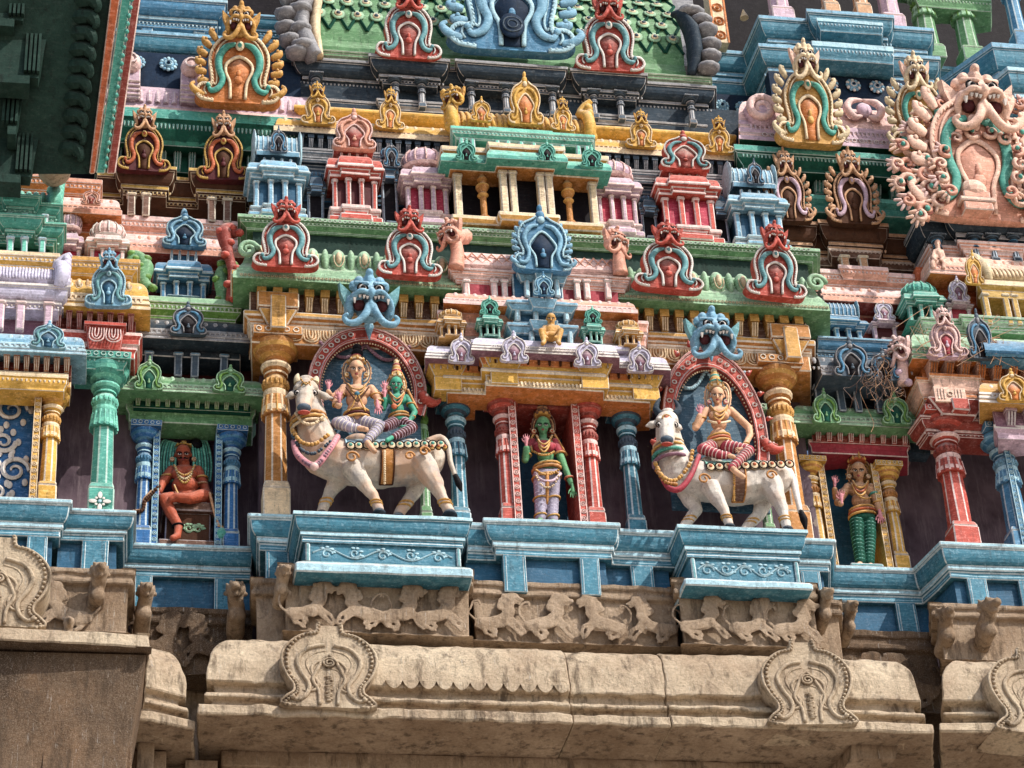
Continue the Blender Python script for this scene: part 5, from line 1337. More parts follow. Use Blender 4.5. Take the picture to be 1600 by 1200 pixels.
# ---------------------------------------------------------------- upper left
eave_with('teal blue stepped ledge at the top left beside the wooden roof edge', 205, 332, 1.0, -8, 28, 'midblue', 'ltblue', .2, kind='plinth', cat='ledge')
eave_with('long dark blue ledge at the top left behind the orange gable', 150, 470, 1.25, 5, 30, 'plinth', 'sky', .15, kind='plinth', ret=(0, 0), cat='ledge')
posts('blue stub posts between the two top left ledges', [230, 312], 48, 26, 1.0, 18, 'midblue', 'ltblue')
eave_with('second dark blue ledge at the top left above the rosettes', 150, 470, 1.0, 44, 84, 'plinth', 'sky', .18, kind='plinth', ret=(0, 0), cat='ledge')
wall('navy frieze band with pale rosettes at the top left', 150, 470, .9, 76, 140, 'navy', .2, name='frieze_band')
rosette(214, 97, 14, .86, 'pale blue rosette half hidden by the wooden edge'); rosette(263, 100, 15, .86, 'pale blue round rosette left of the orange gable')
rosette(413, 68, 14, .9, 'pale blue rosette right of the orange gable')
def pink_kapota(label, p0, p1, Y, pyt, pyb, ribs, base='lilac'):
    def f(b, P, z0, z1):
        H = z0-z1
        for i in range(ribs):
            for (a, c) in zip(P, P[1:]):
                if abs(a[1]-c[1]) < .01 and c[0]-a[0] > .2:
                    x = a[0]+(c[0]-a[0])*(i+.5)/ribs
                    b.tube([(x, a[1]-.03, z0-.04), (x, a[1]-.16, z0-.3*H), (x, a[1]-.21, z0-.52*H)], (c[0]-a[0])/ribs*.36, base, n=7)
    return eave_with(label, p0, p1, Y, pyt, pyb, base, 'pink', .24, steps=2, soffit='dkgreen', extra=f, cat='eave')
pink_kapota('ribbed lilac pink eave at the upper left between green ledges', 160, 470, 1.0, 116, 196, 24)
for lab, px, py in (('pink scroll buttress beside the wooden roof edge', 202, 150), ('pink scroll buttress left of the orange gable', 298, 158)):
    o = W(px, py, .7); s = SC(o); b = MB(); b.box(o.x-16*s, o.x+16*s, .72, 1.2, o.z, o.z+70*s, 'lilac')
    for k in range(4): b.box(o.x-17*s, o.x+17*s, .70, 1.2, o.z+(4+k*9)*s, o.z+(8+k*9)*s, 'pink')
    b.ell((o.x, .72, o.z+70*s), (17*s, .12, 20*s), 'pink', 12, 8); b.ringz((o.x, .6, o.z+70*s), 9*s, 2.5*s, 'lilac', 12)
    solo('scroll_buttress', b, lab, 'buttress', 'pink buttresses', edge='pink')
eave_with('deep green shadowed ledge at the upper left', 150, 470, .75, 165, 215, 'deepgreen', 'teal', .14, kind='slab', ret=(0, 0), cat='ledge')
eave_with('teal corbel band behind the brown gables at the left', 150, 470, .95, 205, 262, 'deepgreen', 'teal', .05, kind='flat', ret=(0, 0), cat='corbel band', extra=corb(14, .16, 'teal', 'palegreen', .62))
kudu('orange horseshoe gable with leaf fringe and lion mask at the upper left', 371, 166, 124, 146, .45, 'orange', leaves=True, group='large gables of the upper tier')
kudu('brown and gold gable with lion mask, the left one under the orange gable', 224, 270, 84, 100, .6, 'brown', group='brown gables of the left recess')
kudu('brown and gold gable with lion mask below the orange gable', 349, 284, 84, 102, .6, 'brown', group='brown gables of the left recess')
Pb = [(150, .95), (195, .95), (195, .75), (258, .75), (258, .95), (312, .95), (312, .75), (382, .75), (382, .95), (440, .95)]
ledge('dark brown stepped eave with gold edges under the left brown gables', Pb, 195, .7, 262, 302, .14, 'umber', 'mustard', 'plinth', name='eave', cat='eave', edge='mustard')
posts('pair of brown posts under the left brown gable', [205, 228], 335, 300, .64, 12, 'brown', 'bone')
posts('pair of brown posts under the brown gable below the orange one', [331, 355], 345, 308, .64, 12, 'brown', 'bone')
eave_with('worn salmon pink upper ledge behind the left blue shrine', 150, 400, .8, 334, 358, 'salmon', 'pink', .12, kind='slab', ret=(0, 0), cat='ledge')
eave_with('worn salmon pink lower ledge behind the left blue shrine', 150, 400, .7, 354, 392, 'pink', 'salmon', .16, kind='eave', ret=(0, 0), cat='ledge', soffit='brick')
eave_with('dark red band behind the left blue shrine', 150, 400, .85, 385, 470, 'brick', 'maroon', .06, kind='steps', ret=(0, 0), cat='wall band', steps=3)
shrine('blue miniature shrine with dark arch crown in the left recess', 242, 330, 330, 466, .45, 'midblue', 'ltblue', 'deepblue', 'kudu', (.02, .22, .42, .60), gpal='blue', group='recess shrines')
b = MB(); o = W(288, 345, .5); s = SC(o); b.lathe(o, [(5*s, 0, 'sky'), (3*s, 5*s, 'sky'), (6*s, 12*s, 'sky'), (4*s, 20*s, 'sky'), (1*s, 24*s, 'sky')], 10); solo('finial', b, 'small blue finial on the left recess shrine', 'finial')
eave_with('green ledge under the left blue shrine', 228, 362, .3, 463, 492, 'olive', 'palegreen', .14, kind='slab', cat='ledge')
eave_with('dark steel eave with faded gable in the left recess', 222, 372, .35, 488, 530, 'slate', 'grey', .2, steps=2)
kudu('faded steel blue gable on the dark eave of the left recess', 294, 524, 54, 48, .1, 'steel', 'plain', group='steel gables of the recesses')
eave_with('slate stepped moulding under the left steel eave', 226, 368, .45, 524, 552, 'slate', 'grey', .12, kind='steps', cat='moulding')
posts('row of steel posts above the green niche roof of the left recess', [232, 278, 304, 350], 585, 548, .37, 12, 'steel', 'midblue')
wall('dark red back wall above the left green niche roof', 190, 400, .75, 455, 640, 'maroon')
# green leaf scroll ornaments and red beast in the recess
def leafscroll(label, pts, Y, r, m, m2=None):
    P = cr([W(x, y, Y) for x, y in pts], 5); b = MB(); b.tube(P, r, m, n=8)
    for i, p in enumerate(P[::3]): b.ell(p+Vector((.05*(-1)**i, -.04, 0)), (.06, .05, .05), m2 or m, 7, 5)
    solo('leaf_scroll', b, label, 'leaf scroll', 'leaf scrolls of the recesses', smooth=True)
leafscroll('curling green leaf scroll left of the blue recess shrine', [(232, 452), (222, 440), (228, 415), (212, 400), (204, 415), (215, 428)], .3, [.09, .1, .08, .07, .04], 'green', 'olive')
leafscroll('curling green leaf scroll right of the blue recess shrine', [(345, 485), (350, 460), (344, 435), (352, 415), (362, 420)], .3, [.09, .09, .08, .06, .04], 'green', 'olive')
leafscroll('tall red scroll stem at the left edge of the central bay', [(358, 470), (364, 430), (356, 395), (350, 365), (360, 358), (368, 368)], .15, [.05, .06, .06, .10, .08, .05], 'brick', 'red')
# green niche roof, left
def nfn(n):
    def f(b, P, z0, z1):
        for (a, c) in zip(P, P[1:]):
            if abs(a[1]-c[1]) < .01 and c[0]-a[0] > .2: dentils(b, a[0], c[0], a[1], z1+.02, z0-.02, n, .07, 'olive', 'mustard', .6)
    return f
eave_with('green roof moulding of the seated guardian niche', 212, 388, .42, 578, 612, 'green', 'palegreen', .2, steps=2)
eave_with('green corbel band of the seated guardian niche', 208, 392, .45, 612, 636, 'deepgreen', 'olive', .0, kind='flat', extra=nfn(12), cat='corbel band')
eave_with('green fringed lintel of the seated guardian niche', 206, 390, .58, 630, 656, 'green', 'palegreen', .07, kind='steps', cat='lintel')
kudu('green gable at the left of the seated guardian niche roof', 232, 610, 42, 50, .18, 'green', 'plain', group='green niche gables')
kudu('green gable at the right of the seated guardian niche roof', 358, 614, 48, 42, .18, 'green', 'plain', group='green niche gables')

# ---------------------------------------------------------------- left bay
eave_with('yellow lintel over the blue scroll panel', -60, 98, -.32, 576, 602, 'yellow', 'cream', .06, kind='slab', cat='lintel')
eave_with('red and cream corbel band at the left edge', -60, 112, -.3, 548, 580, 'brick', 'cream', .0, kind='flat', cat='corbel band', extra=corb(11, .16, 'orange', 'cream', .66))
eave_with('pale blue eave with gable at the left edge', -60, 108, -.32, 508, 548, 'sky', 'ltblue', .2, steps=2, ew=.009)
kudu('pale blue gable on the left edge eave', 74, 545, 56, 40, -.72, 'aqua', 'plain', group='left bay gables')
posts('lilac posts at the left edge above the pale blue eave', [-2, 30, 74], 512, 468, -.4, 13, 'lilac', 'pink')
wall('dark mauve wall behind the lilac posts', -60, 92, -.1, 440, 530, 'mauve', .3)
eave_with('lilac stepped moulding at the left edge', -60, 90, -.3, 438, 470, 'lavender', 'white', .14, kind='plinth', cat='moulding')
barrel('lilac barrel roof at the left edge', -60, 92, 400, 440, -.4, 'lavender', 'lavender', R=.3, group='left bay roofs', nribs=30)
eave_with('yellow slab above the lilac roof', -60, 80, -.1, 388, 410, 'yellow', 'cream', .1, kind='slab', cat='ledge')
Pj = [(-60, .05), (15, .05), (15, -.08), (48, -.08), (48, .05), (82, .05), (82, .8)]
ledge('jade stepped mouldings at the left edge, lower', Pj, 15, -.08, 345, 372, .16, 'teal', 'jade', 'plinth', edge='jade', group=None)
ledge('jade stepped mouldings at the left edge, upper', Pj, 15, -.05, 314, 336, .12, 'teal', 'jade', 'plinth', edge='jade')
posts('jade posts at the left edge below the jade mouldings', [15, 37, 65], 392, 368, -.2, 10, 'jade', 'ltblue')
posts('jade posts between the two jade mouldings', [14, 38, 70], 346, 332, -.1, 9, 'jade', 'ltblue')
b = MB(); b.box(XA(-60, .1, ZA(20, 350, .1)), XA(80, .1, ZA(20, 350, .1)), .1, .6, ZA(20, 400, .1), ZA(20, 310, .1), 'deepgreen'); solo('shrine_core', b, 'deep green core behind the jade posts', 'wall')
barrel('jade ribbed barrel roof at the left edge', -60, 82, 284, 318, .05, 'jade', 'jade', R=.3, group='left bay roofs', nribs=13)
eave_with('orange and salmon ledge above the jade roof at the left', -60, 68, .4, 263, 288, 'orange', 'salmon', .14, kind='slab', cat='ledge')
eave_with('short orange ledge right of the jade roof', 60, 144, .5, 276, 298, 'orange', 'salmon', .12, kind='slab', cat='ledge')
eave_with('salmon eave with tiny gable behind the pink domes', 60, 165, .45, 296, 332, 'pink', 'salmon', .2, soffit='orange')
kudu('tiny salmon gable on the salmon eave at the left', 142, 320, 30, 24, .15, 'salmon', 'plain', group='left bay gables')
eave_with('orange red band behind the pink domes', 60, 168, .5, 328, 420, 'rust', 'orange', .05, kind='steps', cat='wall band', steps=3)
shrine('slim pink kiosk right of the jade roof', 84, 128, 318, 410, .25, 'lilac', 'pink', 'rose', 'dome', (.02, .28, .5, .62), posts=2, group='pink kiosks')
shrine('wide pink domed kiosk behind the blue lion gable', 134, 200, 330, 408, .15, 'pink', 'white', 'rose', 'dome', (.02, .3, .52, .56), group='pink kiosks')
Py = [(88, .3), (88, .0), (205, .0), (205, .9)]
eave_with('yellow ledge on the left bay beside the blue lion gable', 96, 200, .0, 400, 424, 'yellow', 'gold', .14, kind='slab', cat='ledge')
eave_with('yellow eave with loop reliefs behind the blue lion gable', 90, 206, -.05, 424, 480, 'yellow', 'cream', .22, steps=2, extra=ptl(9, .05, 'gold', 'bone', (.12, .5), .14))
kudu('sky blue gable with lion mask on the yellow eave at the left', 169, 480, 70, 86, -.35, 'aqua', group='left bay gables')
eave_with('red corbel band above the green pillar', 84, 212, -.02, 480, 518, 'brick', 'red', .0, kind='flat', cat='corbel band', extra=corb(8, .16, 'red', 'pink', .6))
eave_with('red stepped moulding above the green pillar', 84, 208, -.05, 514, 550, 'red', 'pink', .1, kind='steps', cat='moulding', steps=2)
o = W(163, 546, -.2); s = SC(o); b = MB(); b.frus((o.x-24*s, o.x+24*s, -.2, .1, o.z), (o.x-30*s, o.x+30*s, -.26, .1, o.z+38*s), 'red'); b.box(o.x-33*s, o.x+33*s, -.3, .1, o.z+38*s, o.z+44*s, 'red')
uloops(b, o.x-26*s, o.x+26*s, -.27, o.z+34*s, 2, 26*s, 'pink'); solo('loop_block', b, 'red capital block with pink loops above the green pillar', 'capital block', edge='pink')
eave_with('teal bracket slab on top of the green pillar', 120, 190, -.1, 550, 572, 'teal', 'jade', .08, kind='slab', cat='bracket slab')

# ---------------------------------------------------------------- top left wooden eave seen from below
t = thing('wooden_eave', 'dark green roof underside with red edge boards at the top left', 'roof eave', W(160, 260, -.6))
A, B_ = W(192, -60, -2.0), W(150, 272, -.6); A2, B2 = W(-160, -60, -2.0), W(-160, 272, -.6)
up = Vector((0, 0, .12)); b = MB(); b.add([A, B_, B2, A2, A+up, B_+up, B2+up, A2+up], [(0, 1, 2, 3), (7, 6, 5, 4), (0, 4, 5, 1), (2, 6, 7, 3)], 'dkgreen'); part(t, 'soffit', b)
def beam(nm, off0, off1, w0, w1, m, dz=0., edge=None, y0=-60, y1=272):
    a0, a1 = W(off0, y0, -2.05), W(off0+w0, y0, -2.05); c0, c1 = W(off1, y1, -.65), W(off1+w1, y1, -.65)
    k = Vector((0, .1, .14)); b = MB(); b.add([a0, a1, c1, c0, a0+k, a1+k, c1+k, c0+k], [(0, 1, 2, 3), (7, 6, 5, 4), (0, 4, 5, 1), (1, 5, 6, 2), (2, 6, 7, 3), (3, 7, 4, 0)], m); return part(t, nm, b, edge=edge)
beam('red_edge_board', 180, 139, 17, 10, 'rust', edge='orange'); beam('green_edge_board', 198, 150, 17, 14, 'teal', edge='palegreen'); beam('outer_red_board', 216, 166, 13, 14, 'brick', edge='salmon')
b = MB()
for i in range(26):
    q = i/25; p = W(213+(164-213)*q, -50+310*q, -2.1+1.4*q); b.ell(p, (.03, .03, .035), 'teal', 6, 5)
part(t, 'scalloped_trim', b, smooth=True)
for i in range(10):
    q = i/9; px, py = 140-26*q, 5+232*q; Y = -1.72+.98*q; o = W(px, py, Y); s = SC(o); b = MB()
    b.tube(cr([o+Vector((-24*s, .1, .08)), o+Vector((-8*s, 0, .04)), o+Vector((6*s, -.04, -.0)), o+Vector((12*s, -.02, -.09)), o+Vector((9*s, 0, -.13))], 4), [.10, .11, .09, .05, .02], 'dkgreen', n=8)
    b.box(o.x-34*s, o.x-6*s, Y-.02, Y+.15, o.z+.02, o.z+.12, 'dkgreen'); b.box(o.x-60*s, o.x-30*s, Y+.0, Y+.15, o.z-.0, o.z+.08, 'dkgreen')
    part(t, 'scroll_bracket', b, smooth=False)
for lab, x0_, x1_, y0_, y1_, Y in (('block', -20, 80, 25, 112, -1.5), ('block', -20, 66, 192, 268, -.85), ('beam', 12, 46, 105, 195, -1.15), ('block', -20, 55, -40, 24, -1.7)):
    o0, o1 = W(x0_, y1_, Y), W(x1_, y0_, Y); b = MB(); b.frus((o0.x, o1.x-.1, Y+.05, Y+.22, o0.z), (o0.x, o1.x, Y, Y+.3, o1.z), 'dkgreen'); b.box(o0.x, o1.x+.03, Y-.02, Y+.3, o1.z-.03, o1.z+.02, 'dkgreen'); b.box(o0.x+.1, o1.x-.2, Y+.02, Y+.3, o0.z-.12, o0.z, 'dkgreen')
    for k in range(4): b.box(o1.x-.12-.05*k, o1.x-.09-.05*k, Y-.02, Y+.1, o0.z+.05, o1.z-.05, 'dkgreen')
    part(t, 'hanging_block', b)
b = MB(); o = W(85, 262, -.3); s = SC(o); b.ell(o, (26*s, .3, 24*s), 'stone', 16, 12); solo('stone_cushion', b, 'pale rounded stone cushion under the dark green roof', 'stone cushion', smooth=True, jit=.02)

# ---------------------------------------------------------------- upper right
Pr = [(1108, 1.7), (1178, 1.7), (1203, .95), (1285, .95), (1285, .75), (1378, .75), (1378, .95), (1440, .95), (1440, 1.7), (1700, 1.7)]
ledge('blue stepped ledge at the top right carrying lilac pillars', Pr, 1203, .9, 36, 76, .2, 'plinth', 'sky', 'plinth', edge='ltblue')
Pr2 = [(1100, 1.5), (1178, 1.5), (1203, .75), (1450, .75), (1450, 1.5), (1700, 1.5)]
ledge('long blue ledge above the rosette frieze at the right', Pr2, 1203, .7, 80, 122, .2, 'plinth', 'sky', 'plinth', edge='ltblue')
for lab, a, c, y0_, y1_, Y in (('pale blue slab on the blue ledge at the top right, upper', 1282, 1375, 28, 46, .5), ('pale blue slab on the blue ledge at the top right, lower', 1275, 1392, 64, 90, .35)):
    eave_with(lab, a, c, Y, y0_, y1_, 'plinth', 'ltblue', .05, kind='slab', cat='slab', deep=.4)
posts('blue stub posts between the right blue ledges', [1228, 1410], 86, 70, .85, 20, 'midblue', 'ltblue')
wall('navy frieze band with flower rosettes at the upper right', 1205, 1460, .64, 112, 175, 'navy', .2, name='frieze_band')
wall('navy frieze band left of the pink eave', 1100, 1215, 1.3, 145, 215, 'navy', .2, name='frieze_band')
for i, (px, py) in enumerate(((1298, 130), (1333, 133), (1370, 136), (1404, 139))): rosette(px, py, 13, .61, 'pale flower rosette, %s from the left on the right navy frieze' % ['first', 'second', 'third', 'fourth'][i], 'sky', 'white')
for i, (px, py) in enumerate(((1128, 165), (1161, 168))): rosette(px, py, 13, 1.22, 'pale blue flower rosette, %s of the two left of the pink eave' % ['left', 'right'][i], 'sky', 'ltblue')
def pkfn(b, P, z0, z1):
    H = z0-z1
    for (a, c) in zip(P, P[1:]):
        if abs(a[1]-c[1]) < .01 and c[0]-a[0] > .5: rings(b, a[0], c[0], a[1]-.24, z1+.12*H, .04, 'white', 'pink')
eave_with('big pink rolled eave with bead row at the upper right', 1178, 1700, .62, 146, 222, 'pink', 'lilac', .24, steps=2, ret=(1, 0), soffit='deepgreen', extra=pkfn)
eave_with('lilac eave piece left of the pink eave at the upper right', 1100, 1185, 1.2, 188, 235, 'lilac', 'pink', .2, steps=2, ret=(0, 0), soffit='deepgreen')
o = W(1190, 170, .3); s = SC(o); b = MB(); b.tube([(o.x+24*s*(1-k/30)*math.cos(k*.45), o.y, o.z+26*s*(1-k/30)*math.sin(k*.45)) for k in range(26)], [.06, .06, .05, .02], 'pink', n=8); b.ell((o.x, .42, o.z), (26*s, .15, 28*s), 'lilac', 14, 10); solo('eave_volute', b, 'large pink spiral volute at the left end of the pink eave', 'volute', smooth=True)
o = W(1350, 172, .36); s = SC(o); b = MB()
for k in (1, -1):
    b.tube(cr([(o.x, o.y, o.z+20*s), (o.x+k*20*s, o.y, o.z+16*s), (o.x+k*28*s, o.y, o.z), (o.x+k*18*s, o.y, o.z-16*s), (o.x+k*5*s, o.y, o.z-12*s)], 4), [.02, .05, .06, .05, .02], 'pink', n=7)
b.ell(o, (13*s, .06, 14*s), 'lilac', 10, 8); solo('eave_relief', b, 'curled relief on the pink eave between the two peach gables', 'relief', smooth=True)
kudu('peach and orange gable with lion mask and teal scrolls left of the relief', 1268, 228, 108, 145, .18, 'peach', leaves=True, group='large gables of the upper tier')
kudu('peach gable with lion mask half hidden by the giant pink gable', 1446, 240, 108, 142, .18, 'peach', leaves=True, group='large gables of the upper tier')
eave_with('dark green ledge under the pink eave at the right', 1165, 1700, .45, 228, 258, 'deepgreen', 'teal', .14, kind='slab', ret=(1, 0), cat='ledge')
eave_with('teal corbel band with white lotus marks at the right', 1200, 1700, .7, 258, 304, 'deepgreen', 'teal', .0, kind='flat', ret=(0, 0), cat='corbel band', extra=corb(17, .18, 'teal', 'white', .66))
eave_with('teal ledge under the corbel band at the right', 1200, 1700, .65, 300, 324, 'teal', 'jade', .1, kind='steps', ret=(0, 0), cat='ledge')
kudu('rosy brown gable half hidden behind the right blue shrine', 1236, 348, 74, 108, .4, 'rosebrown', leaves=True, group='brown gables of the right recess')
kudu('rosy brown gable with lion mask and leaf fringe in the right recess', 1337, 353, 84, 114, .4, 'rosebrown', leaves=True, group='brown gables of the right recess')
Pc = [(1180, .8), (1205, .8), (1205, .65), (1262, .65), (1262, .8), (1300, .8), (1300, .6), (1372, .6), (1372, .8), (1440, .8)]
ledge('brown stepped eave under the right brown gables', Pc, 1300, .55, 352, 392, .16, 'umber', 'tan', 'plinth', name='eave', cat='eave', edge='tan')
ledge('brown lower moulding under the right brown gables', Pc, 1300, .6, 388, 402, .05, 'brown', 'tan', 'slab', name='moulding', cat='moulding', edge='tan')
posts('pair of brown posts below the rosy brown gable', [1325, 1354], 432, 398, .48, 13, 'tan', 'bone')
eave_with('salmon ledge with raised block at the right recess', 1278, 1430, .5, 422, 444, 'salmon', 'pink', .12, kind='slab', ret=(0, 0), cat='ledge', pxr=1300)
eave_with('broad pink salmon eave at the right recess', 1278, 1430, .45, 440, 472, 'pink', 'salmon', .18, kind='eave', ret=(0, 0), soffit='brick', pxr=1300)
eave_with('dark red striped wall band at the right recess', 1278, 1450, .6, 462, 560, 'brick', 'salmon', .06, kind='steps', steps=4, ret=(0, 0), cat='wall band', pxr=1300)
eave_with('short raised salmon block on the right recess ledge', 1318, 1382, .4, 414, 434, 'salmon', 'pink', .06, kind='slab', cat='block', deep=.3)
shrine('light blue miniature shrine with barrel roof in the right recess', 1284, 1362, 462, 545, .2, 'midblue', 'sky', 'navy', 'barrel', (.1, .42, .58, .6), group='recess shrines')
shrine('small lilac post shrine with horseshoe top in the right recess', 1368, 1410, 466, 532, .3, 'lilac', 'pink', 'maroon', 'kudu', (.05, .4, .5, .5), posts=2, gpal='lav', group='recess shrines')
eave_with('blue stepped ledge under the right recess shrines', 1275, 1400, .1, 526, 550, 'midblue', 'sky', .14, kind='plinth', cat='ledge', ret=(0, 0))
eave_with('dark steel eave in the right recess', 1275, 1405, .1, 548, 588, 'steel', 'grey', .2, steps=2, ret=(0, 0))
kudu('steel blue gable on the dark eave of the right recess', 1333, 590, 62, 58, -.15, 'steel', 'plain', group='steel gables of the recesses')
kudu('second steel blue gable hidden in dry vines at the right recess', 1385, 596, 50, 50, -.1, 'steel', 'plain', group='steel gables of the recesses')
eave_with('slate moulding under the right steel eave', 1278, 1405, .3, 584, 604, 'slate', 'grey', .1, kind='steps', ret=(0, 0), cat='moulding')
posts('row of steel posts above the green niche roof of the right recess', [1284, 1318, 1344, 1378], 640, 600, .22, 12, 'steel', 'midblue')
wall('maroon back wall above the right green niche roof', 1270, 1440, .55, 540, 700, 'slate')
lion_head_thing('pink lion head facing left at the edge of the right bay', 1403, 545, 46, -.2, 'pink', 'pink beasts', rotz=-1.0)
leafscroll('pink neck of the beast at the edge of the right bay', [(1412, 600), (1408, 575), (1412, 555), (1425, 545)], -.1, [.07, .09, .10, .1], 'pink', 'lilac')
# green/red niche roof, right
eave_with('green roof moulding over the god with green leggings', 1262, 1425, .42, 625, 664, 'green', 'palegreen', .2, steps=2)
eave_with('red corbel band over the god with green leggings', 1268, 1420, .47, 664, 690, 'brick', 'pink', .0, kind='flat', extra=corb(9, .08, 'red', 'pink', .6), cat='corbel band')
eave_with('crimson fringed lintel over the god with green leggings', 1270, 1415, .54, 686, 706, 'crimson', 'pink', .05, kind='steps', cat='lintel')
kudu('green gable at the left of the right niche roof', 1292, 662, 44, 52, .12, 'green', 'plain', group='green niche gables')
kudu('green gable at the right of the right niche roof', 1402, 664, 44, 48, .12, 'green', 'plain', group='green niche gables')
# dry vines
b = MB(); rr = random.Random(11)
for i in range(34):
    x, y = rr.uniform(1335, 1400), rr.uniform(555, 600); pts = [(x, y)]
    for k in range(5): x += rr.uniform(-14, 14); y += rr.uniform(-6, 22); pts.append((x, y))
    b.tube(cr([W(p[0], p[1], -.22+rr.uniform(-.05, .08)) for p in pts], 3), .0026, 'brown' if i % 3 else 'tan', n=4)
for i in range(26):
    x, y = rr.uniform(1440, 1570), rr.uniform(492, 560); b.tube(cr([W(x+rr.uniform(-18, 18)*k, y+rr.uniform(-10, 12)*k, -.5) for k in range(4)], 3), .0035, 'tan', n=4)
solo('dry_vines', b, 'dry tangled brown creeper hanging in the right recess', 'dry creeper', kind='stuff', jit=0)

# ---------------------------------------------------------------- right bay
kudu('giant pink kirtimukha gable with teal scrolls at the right edge', 1536, 348, 206, 240, -.1, 'grand', leaves=True, face=False, group='great gables', depth=.9, name='great_gable')
lion_head_thing('giant pink lion mask with gaping mouth crowning the great gable', 1526, 155, 112, -.34, 'grand', 'great masks')
t = thing('leaf_swirls', 'curling pink leaf swirls with teal insets around the great gable', 'leaf ornament', W(1530, 300, -.2))
b = MB(); c_ = MB(); rr = random.Random(4)
for side in (-1, 1):
    for ring_, (R0, n_, sz) in enumerate(((112, 9, 16), (84, 8, 14), (126, 9, 12), (62, 6, 12))):
        for i in range(n_):
            a = math.radians(-42+ (118)*i/(n_-1)); px = 1532+side*R0*math.cos(a)*1.02; py = 262-R0*math.sin(a)*.9
            if py > 340: continue
            o = W(px, py, -.22-.05*ring_); s = SC(o)*sz; th = rr.uniform(0, 6)
            b.tube([(o.x+s*(1-k/20)*math.cos(side*(th+k*.42)), o.y-.002*k, o.z+s*(1-k/20)*math.sin(side*(th+k*.42))) for k in range(19)], [s*.34, s*.32, s*.24, s*.10], 'peach' if (i+ring_) % 3 else 'salmon', n=7)
            a2 = math.atan2(px-1532, 262-py); dv = Vector((math.sin(a2), 0, math.cos(a2)))
            for tt in (-.5, 0, .5): cap(b, o+dv*s*.9+Vector((tt*s*dv.z, 0, -tt*s*dv.x)), o+dv*s*1.4+Vector((tt*s*1.7*dv.z, .02, -tt*s*1.7*dv.x)), s*.28, s*.2, 'pink' if i % 2 else 'peach', 7)
            c_.ringz((o.x, o.y-.03, o.z), s*.62, s*.07, 'brick', 10)
            if i % 2 == ring_ % 2: c_.ell((o.x, o.y-.06, o.z), (s*.3, .03, s*.36), 'teal', 7, 6)
part(t, 'swirls', b, smooth=True); part(t, 'teal_insets', c_, smooth=True)
o = W(1530, 330, -.3); s = SC(o); b = MB(); b.box(o.x-24*s, o.x+24*s, -.34, -.1, o.z, o.z+16*s, 'salmon'); b.box(o.x-30*s, o.x+30*s, -.36, -.1, o.z+16*s, o.z+24*s, 'peach'); b.box(o.x-22*s, o.x+22*s, -.34, -.1, o.z+24*s, o.z+38*s, 'salmon'); b.ell((o.x, -.24, o.z+46*s), (22*s, .14, 20*s), 'peach', 12, 8)
solo('inner_shrine', b, 'tiny salmon shrine with dome inside the great gable', 'tiny shrine', edge='peach')
Pg = [(1420, 1.2), (1452, .3), (1500, .3), (1500, .12), (1600, .12), (1600, .3), (1760, .3)]
ledge('dark slate eave with projections under the great gable', Pg, 1500, .0, 332, 376, .2, 'slate', 'grey', 'plinth', name='eave', cat='eave', edge='grey')
for i, px in enumerate((1470, 1528, 1556, 1590)): pillar('slate colonette %s under the great pink gable' % ['at the left', 'second', 'third', 'at the right edge'][i], px, 412, 372, .08, 13, 'slate', 'midblue', light='steel', group='slate colonettes')
Ps = [(1428, 1.1), (1462, .25), (1512, .25), (1512, .12), (1590, .12), (1590, .25), (1760, .25)]
ledge('salmon upper ledge of the right bay under the slate colonettes', Ps, 1512, .05, 378, 402, .12, 'salmon', 'pink', 'steps', edge='pink')
ledge('pink salmon eave of the right bay', [(1425, 1.0), (1462, .12), (1760, .12)], 1462, .0, 392, 430, .16, 'peach', 'salmon', 'eave', name='eave', cat='eave', soffit='orange', edge='pink')
wall('salmon wall behind the small shrines of the right bay', 1440, 1760, .3, 420, 520, 'rust', .3, pxr=1480)
shrine('jade miniature shrine at the left of the right bay', 1420, 1484, 428, 500, .0, 'teal', 'jade', 'deepgreen', 'dome', (.02, .36, .6, .62), group='right bay shrines')
shrine('slim lilac post shrine between the jade and beige roofs', 1486, 1528, 432, 506, .0, 'lilac', 'white', 'crimson', 'kudu', (.02, .4, .48, .5), posts=2, gpal='lav', group='right bay shrines')
barrel('beige barrel roof at the right edge of the right bay', 1542, 1760, 408, 440, -.1, 'bone', 'cream', R=.3, group='right bay roofs', nribs=34)
eave_with('beige moulding under the beige barrel roof', 1540, 1760, -.1, 438, 462, 'mustard', 'cream', .1, kind='steps', cat='moulding')
posts('beige posts under the beige barrel roof', [1548, 1580, 1594], 505, 458, -.15, 10, 'mustard', 'bone')
kudu('small beige beast gable at the left end of the beige roof', 1524, 445, 30, 50, -.2, 'gold', 'plain', group='right bay gables')
Pq = [(1412, .9), (1440, -.1), (1760, -.1)]
ledge('green upper ledge of the right bay with dry stems', [(1412, .9), (1448, .05), (1515, .05), (1515, -.05), (1760, -.05)], 1448, -.1, 492, 512, .12, 'green', 'palegreen', 'steps', edge='palegreen')
ledge('pale green eave of the right bay behind the pink gable', [(1405, .9), (1440, -.1), (1760, -.1)], 1440, -.3, 510, 562, .22, 'palegreen', 'green', 'eave', name='eave', cat='eave', soffit='orange', edge='bone')
kudu('pink gable with lion mask on the green eave of the right bay', 1482, 560, 66, 76, -.45, 'pink', group='right bay gables')
kudu('steel blue beast gable on the green eave at the right', 1536, 562, 44, 72, -.45, 'steel', 'plain', group='right bay gables')
barrel('steel blue barrel roof stub at the right edge', 1540, 1760, 520, 556, -.5, 'midblue', 'ltblue', R=.25, ends=False, group='right bay roofs', ribbed=False)
